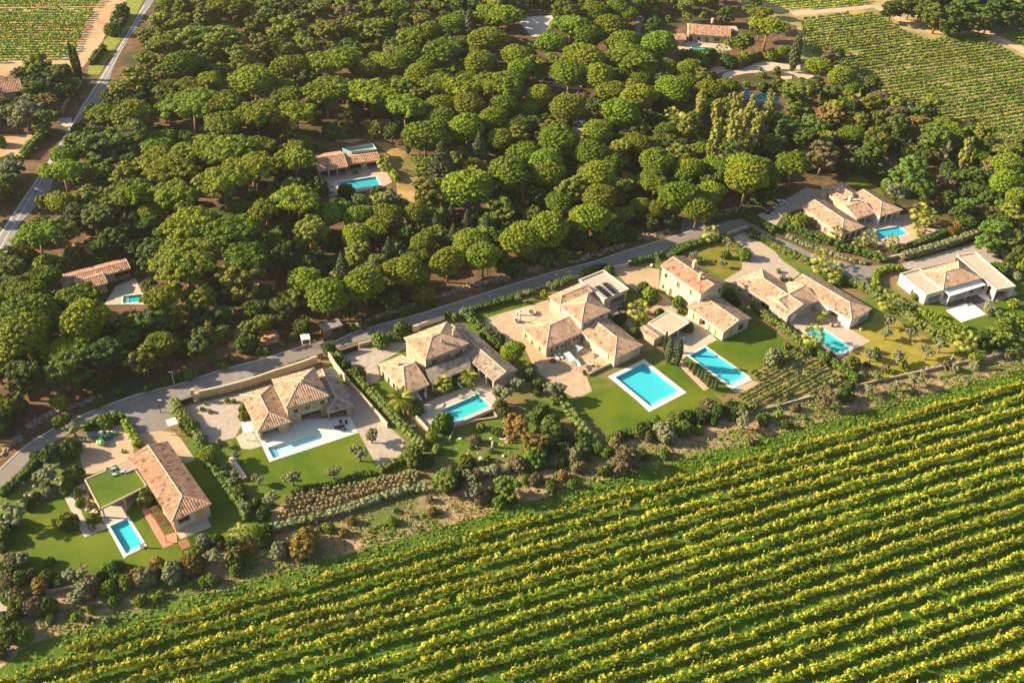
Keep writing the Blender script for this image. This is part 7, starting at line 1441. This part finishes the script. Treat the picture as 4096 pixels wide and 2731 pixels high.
# ------------------------------------------------------------------ vehicles
def car(p, rz, label, body, van=False, name='parked_car', cat='car'):
    r = empty(name, p, label, cat, None, rz); L_, W_ = (4.9, 1.9) if van else (4.3, 1.75); h1 = .95 if van else .75; h2 = 2.0 if van else 1.42
    b = MB(); s = [(-L_ / 2, .3), (-L_ / 2, h1), (-L_ / 2 + .1, h1 + .05), (L_ / 2 - 1.1, h1 + .08), (L_ / 2 - .1, h1 - .12), (L_ / 2, .35)]
    vs = [(x, -W_ / 2, z) for x, z in s] + [(x, W_ / 2, z) for x, z in s]; n = len(s); b.add(vs, [tuple(range(n)), tuple(range(2 * n - 1, n - 1, -1))] + [(i, n + i, n + (i + 1) % n, (i + 1) % n) for i in range(n)]); link('body', b.mesh('body', body), r)
    g = [(-L_ / 2 + (.1 if van else .35), h1 + .06), (-L_ / 2 + (.2 if van else .8), h2), (L_ / 2 - (1.5 if van else 1.9), h2), (L_ / 2 - (.75 if van else 1.15), h1 + .06)]; w2 = W_ / 2 - .16; b = MB()
    vs = [(x, -(W_ / 2 - .05) if z < 1.2 and z == h1 + .06 else -w2, z) for x, z in g] + [(x, (W_ / 2 - .05) if z == h1 + .06 else w2, z) for x, z in g]; n = 4
    b.add(vs, [tuple(range(n)), tuple(range(2 * n - 1, n - 1, -1))] + [(i, n + i, n + (i + 1) % n, (i + 1) % n) for i in range(n)]); link('windows', b.mesh('cabin', GLASS), r)
    b = MB(); b.box((g[1][0] + .02, -w2 + .02, h2 + .002), (g[2][0] - g[1][0] - .04, 0, 0), (0, 2 * w2 - .04, 0), (0, 0, .05)); link('roof', b.mesh('roof', body), r)
    for sx in (-L_ / 2 + .8, L_ / 2 - .85):
        for sy in (-W_ / 2, W_ / 2): b = MB(); b.tube([(sx, sy - .1, .33), (sx, sy + .1, .33)], .33, 12); link('wheel', b.mesh('wheel', BLACK), r)
    for sy in (-.6, .6): b = MB(); b.cbox((L_ / 2 - .02, sy, .58), .08, .3, .15); link('headlight', b.mesh('hl', WHITE), r)
CARW = mat('car_white', (.72, .73, .75), rough=.3, spec=.5); CARD = mat('car_dark', (.02, .022, .03), rough=.3, spec=.5)
car(P('A3', 680, 1070), 2.8, 'white car parked between round pines in the middle of the wood', CARW)
car(P('A3', 410, 705), 2.9, 'white van at the left of the clearing in the wood', CARW, True, 'parked_van', 'van'); car(P('A3', 655, 735), 2.7, 'white van half hidden behind a pine, right of the clearing', CARW, True, 'parked_van', 'van')
car(P('B4', 262, 355), .5, 'silver-white open car on the gravel court of the colonnade villa', CARW); car(P('B4', 168, 420), .9, 'small black car at the left end of the gravel court', CARD)
# ------------------------------------------------------------------ posts and poles
def pole(sh, x, y, h, label, lamp=False, m=None):
    p = P(sh, x, y); r = empty('lamp_post' if lamp else 'utility_pole', p, label, 'lamp post' if lamp else 'pole'); b = MB(); b.tube([(0, 0, 0), (0, 0, h)], [.14, .09], 6); link('pole', b.mesh('pole', m or BARK), r)
    if lamp: b = MB(); b.box((0, -.08, h - .1), (.9, 0, .1), (0, .16, 0), (0, 0, .1)); link('lamp_head', b.mesh('lamp', WHITE), r)
    else: b = MB(); b.box((-.9, -.06, h - .6), (1.8, 0, 0), (0, .12, 0), (0, 0, .12)); link('crossarm', b.mesh('arm', m or BARK), r)
pole('A1', 1030, 350, 5.5, 'wooden pole leaning over the main road verge'); pole('B2', 2030, 1000, 5, 'thin pole above the lane under the pines'); pole('Z1', 2, 1, .1, '', True) if False else None
pole('Z7', 1332, 560, 5, 'pale pole at the wood edge beside the lane', False, METAL); pole('Z7', 1225, 760, 4, 'slim dark lamp post at the entrance of the grass-roofed house', True, BLACK)
for i, (x, y) in enumerate([(1090, 905)]): pole('B3', x, y, 2.6, 'short lamp post at the drive corner of the flat annexe', True, METAL)
# road stones, hut
p = P('B1', 0, 0)
def deadtree(sh, x, y, h, label):
    p = P(sh, x, y); r = empty('dead_tree', p, label, 'tree'); b = MB(); b.tube([(0, 0, 0), (.1, 0, h * .5), (0, 0, h)], [.3, .2, .04], 6)
    link('trunk', b.mesh('t', DEAD), r); b = MB()
    for i in range(46):
        z = h * rng.uniform(.3, .97); a = rng.uniform(0, 6.28); q = (h - z) * .16 + .35; b.tube([(0, 0, z), (q * math.cos(a) * .5, q * math.sin(a) * .5, z + .6), (q * math.cos(a), q * math.sin(a), z + 1.7)], [.08, .05, .02], 4)
    link('bare_branches', b.mesh('b', DEAD), r)
deadtree('A4', 1640, 1440, 9.5, 'bare white dead tree above the colonnade villa on the right')
deadtree('B1', 1570, 480, 3.0, 'small bleached dead tree in the wood below broad stone pines')
for i, (x, y) in enumerate([(1170, 375), (1360, 335), (1410, 310), (1465, 305), (1640, 240)]):
    p = P('L5', x, y); b = MB(); b.tube([(0, 0, 0), (.25, 0, 1.6 if i < 4 else 3.2)], [.14, .08], 5); o = link('weathered_post', b.mesh('post', DEAD), None, p); tag(o, ['first', 'second', 'third', 'fourth', 'tallest, fifth'][i] + ' weathered post from the left along the dry-stone wall', 'post', 'weathered posts on the dry-stone wall')

# young vines: short staked plants in five rows
vm = None; k = 0
for (a, c, n) in [((560, 700), (1800, 450), 26), ((560, 740), (1820, 490), 26), ((540, 790), (1800, 540), 26), ((520, 840), (1500, 610), 20), ((500, 890), (1100, 740), 14)]:
    a = P('L2', *a); c = P('L2', *c)
    for i in range(n):
        p = a.lerp(c, (i + rng.uniform(.3, .7)) / n)
        if vm is None:
            V, F = cloud([(0, 0, .35), (.1, 0, .7), (-.1, .05, 1.0)], [.28, .26, .2], 34, .22); vm = arrmesh('young_vine', V, F, mat('young_vine_leaves', (.30, .24, .12), (.42, .36, .16), scale=2, trans=.1))
        o = link('young_vine', vm, None, (p.x, p.y, 0)); o.scale = (1.2, 1.2, rng.uniform(.8, 1.5)); o.rotation_euler = (0, 0, rng.uniform(0, 6)); tag(o, 'short staked young vine in the sparse plot below the stone villa lawn', 'vine', 'young vines below the stone villa')
# lower left corner
lump('L1', 25, 1165, 2.4, 2.0, 1.4, mat('blue_tarp', (.05, .14, .30)), 'deep blue tarpaulin at the left edge near the bottom corner', 'tarpaulin_bundle', 'tarpaulin')
lump('L1', 170, 1170, 2.2, 1.8, 1.2, mat('pale_blue_tarp', (.12, .22, .36)), 'paler blue tarpaulin right of the deep blue one', 'tarpaulin_bundle', 'tarpaulin')
b = MB(); q = PP('L1', [(40, 1270), (110, 1262), (110, 1300), (38, 1312)], .5); b.prism([Vector(p) for p in q][::-1], .3, .5); tag(link('blue_board', b.mesh('board', mat('blue_board', (.08, .20, .42)))), 'small blue board lying low in the bottom left corner', 'board')
car(P('L1', 35, 965), .5, 'dark car behind bushes at the left edge near the bottom corner', CARD)
sheet('gravel_lane', PP('L1', [(-60, 780), (80, 790), (90, 900), (60, 960), (-60, 1100)]), .045, G_GRAV)
sheet('earth_yard', PP('L1', [(-60, 1380), (110, 1390), (140, 1440), (60, 1480), (-60, 1500)]), .045, G_SAND)

# thin warm air
hz = MB(); hz.box((-1400, -150, -6), (2800, 0, 0), (0, 2000, 0), (0, 0, 190)); hm = bpy.data.materials.new('air'); hm.use_nodes = True; ht = hm.node_tree; ht.nodes.clear()
pv = ht.nodes.new('ShaderNodeVolumePrincipled'); pv.inputs['Color'].default_value = (.95, .93, .90, 1); pv.inputs['Density'].default_value = 0.00005; pv.inputs['Anisotropy'].default_value = .2
ho = ht.nodes.new('ShaderNodeOutputMaterial'); ht.links.new(pv.outputs[0], ho.inputs['Volume']); h_ = link('haze', hz.mesh('haze', hm)); tag(h_, 'thin warm air over the whole valley', 'haze', kind='stuff')
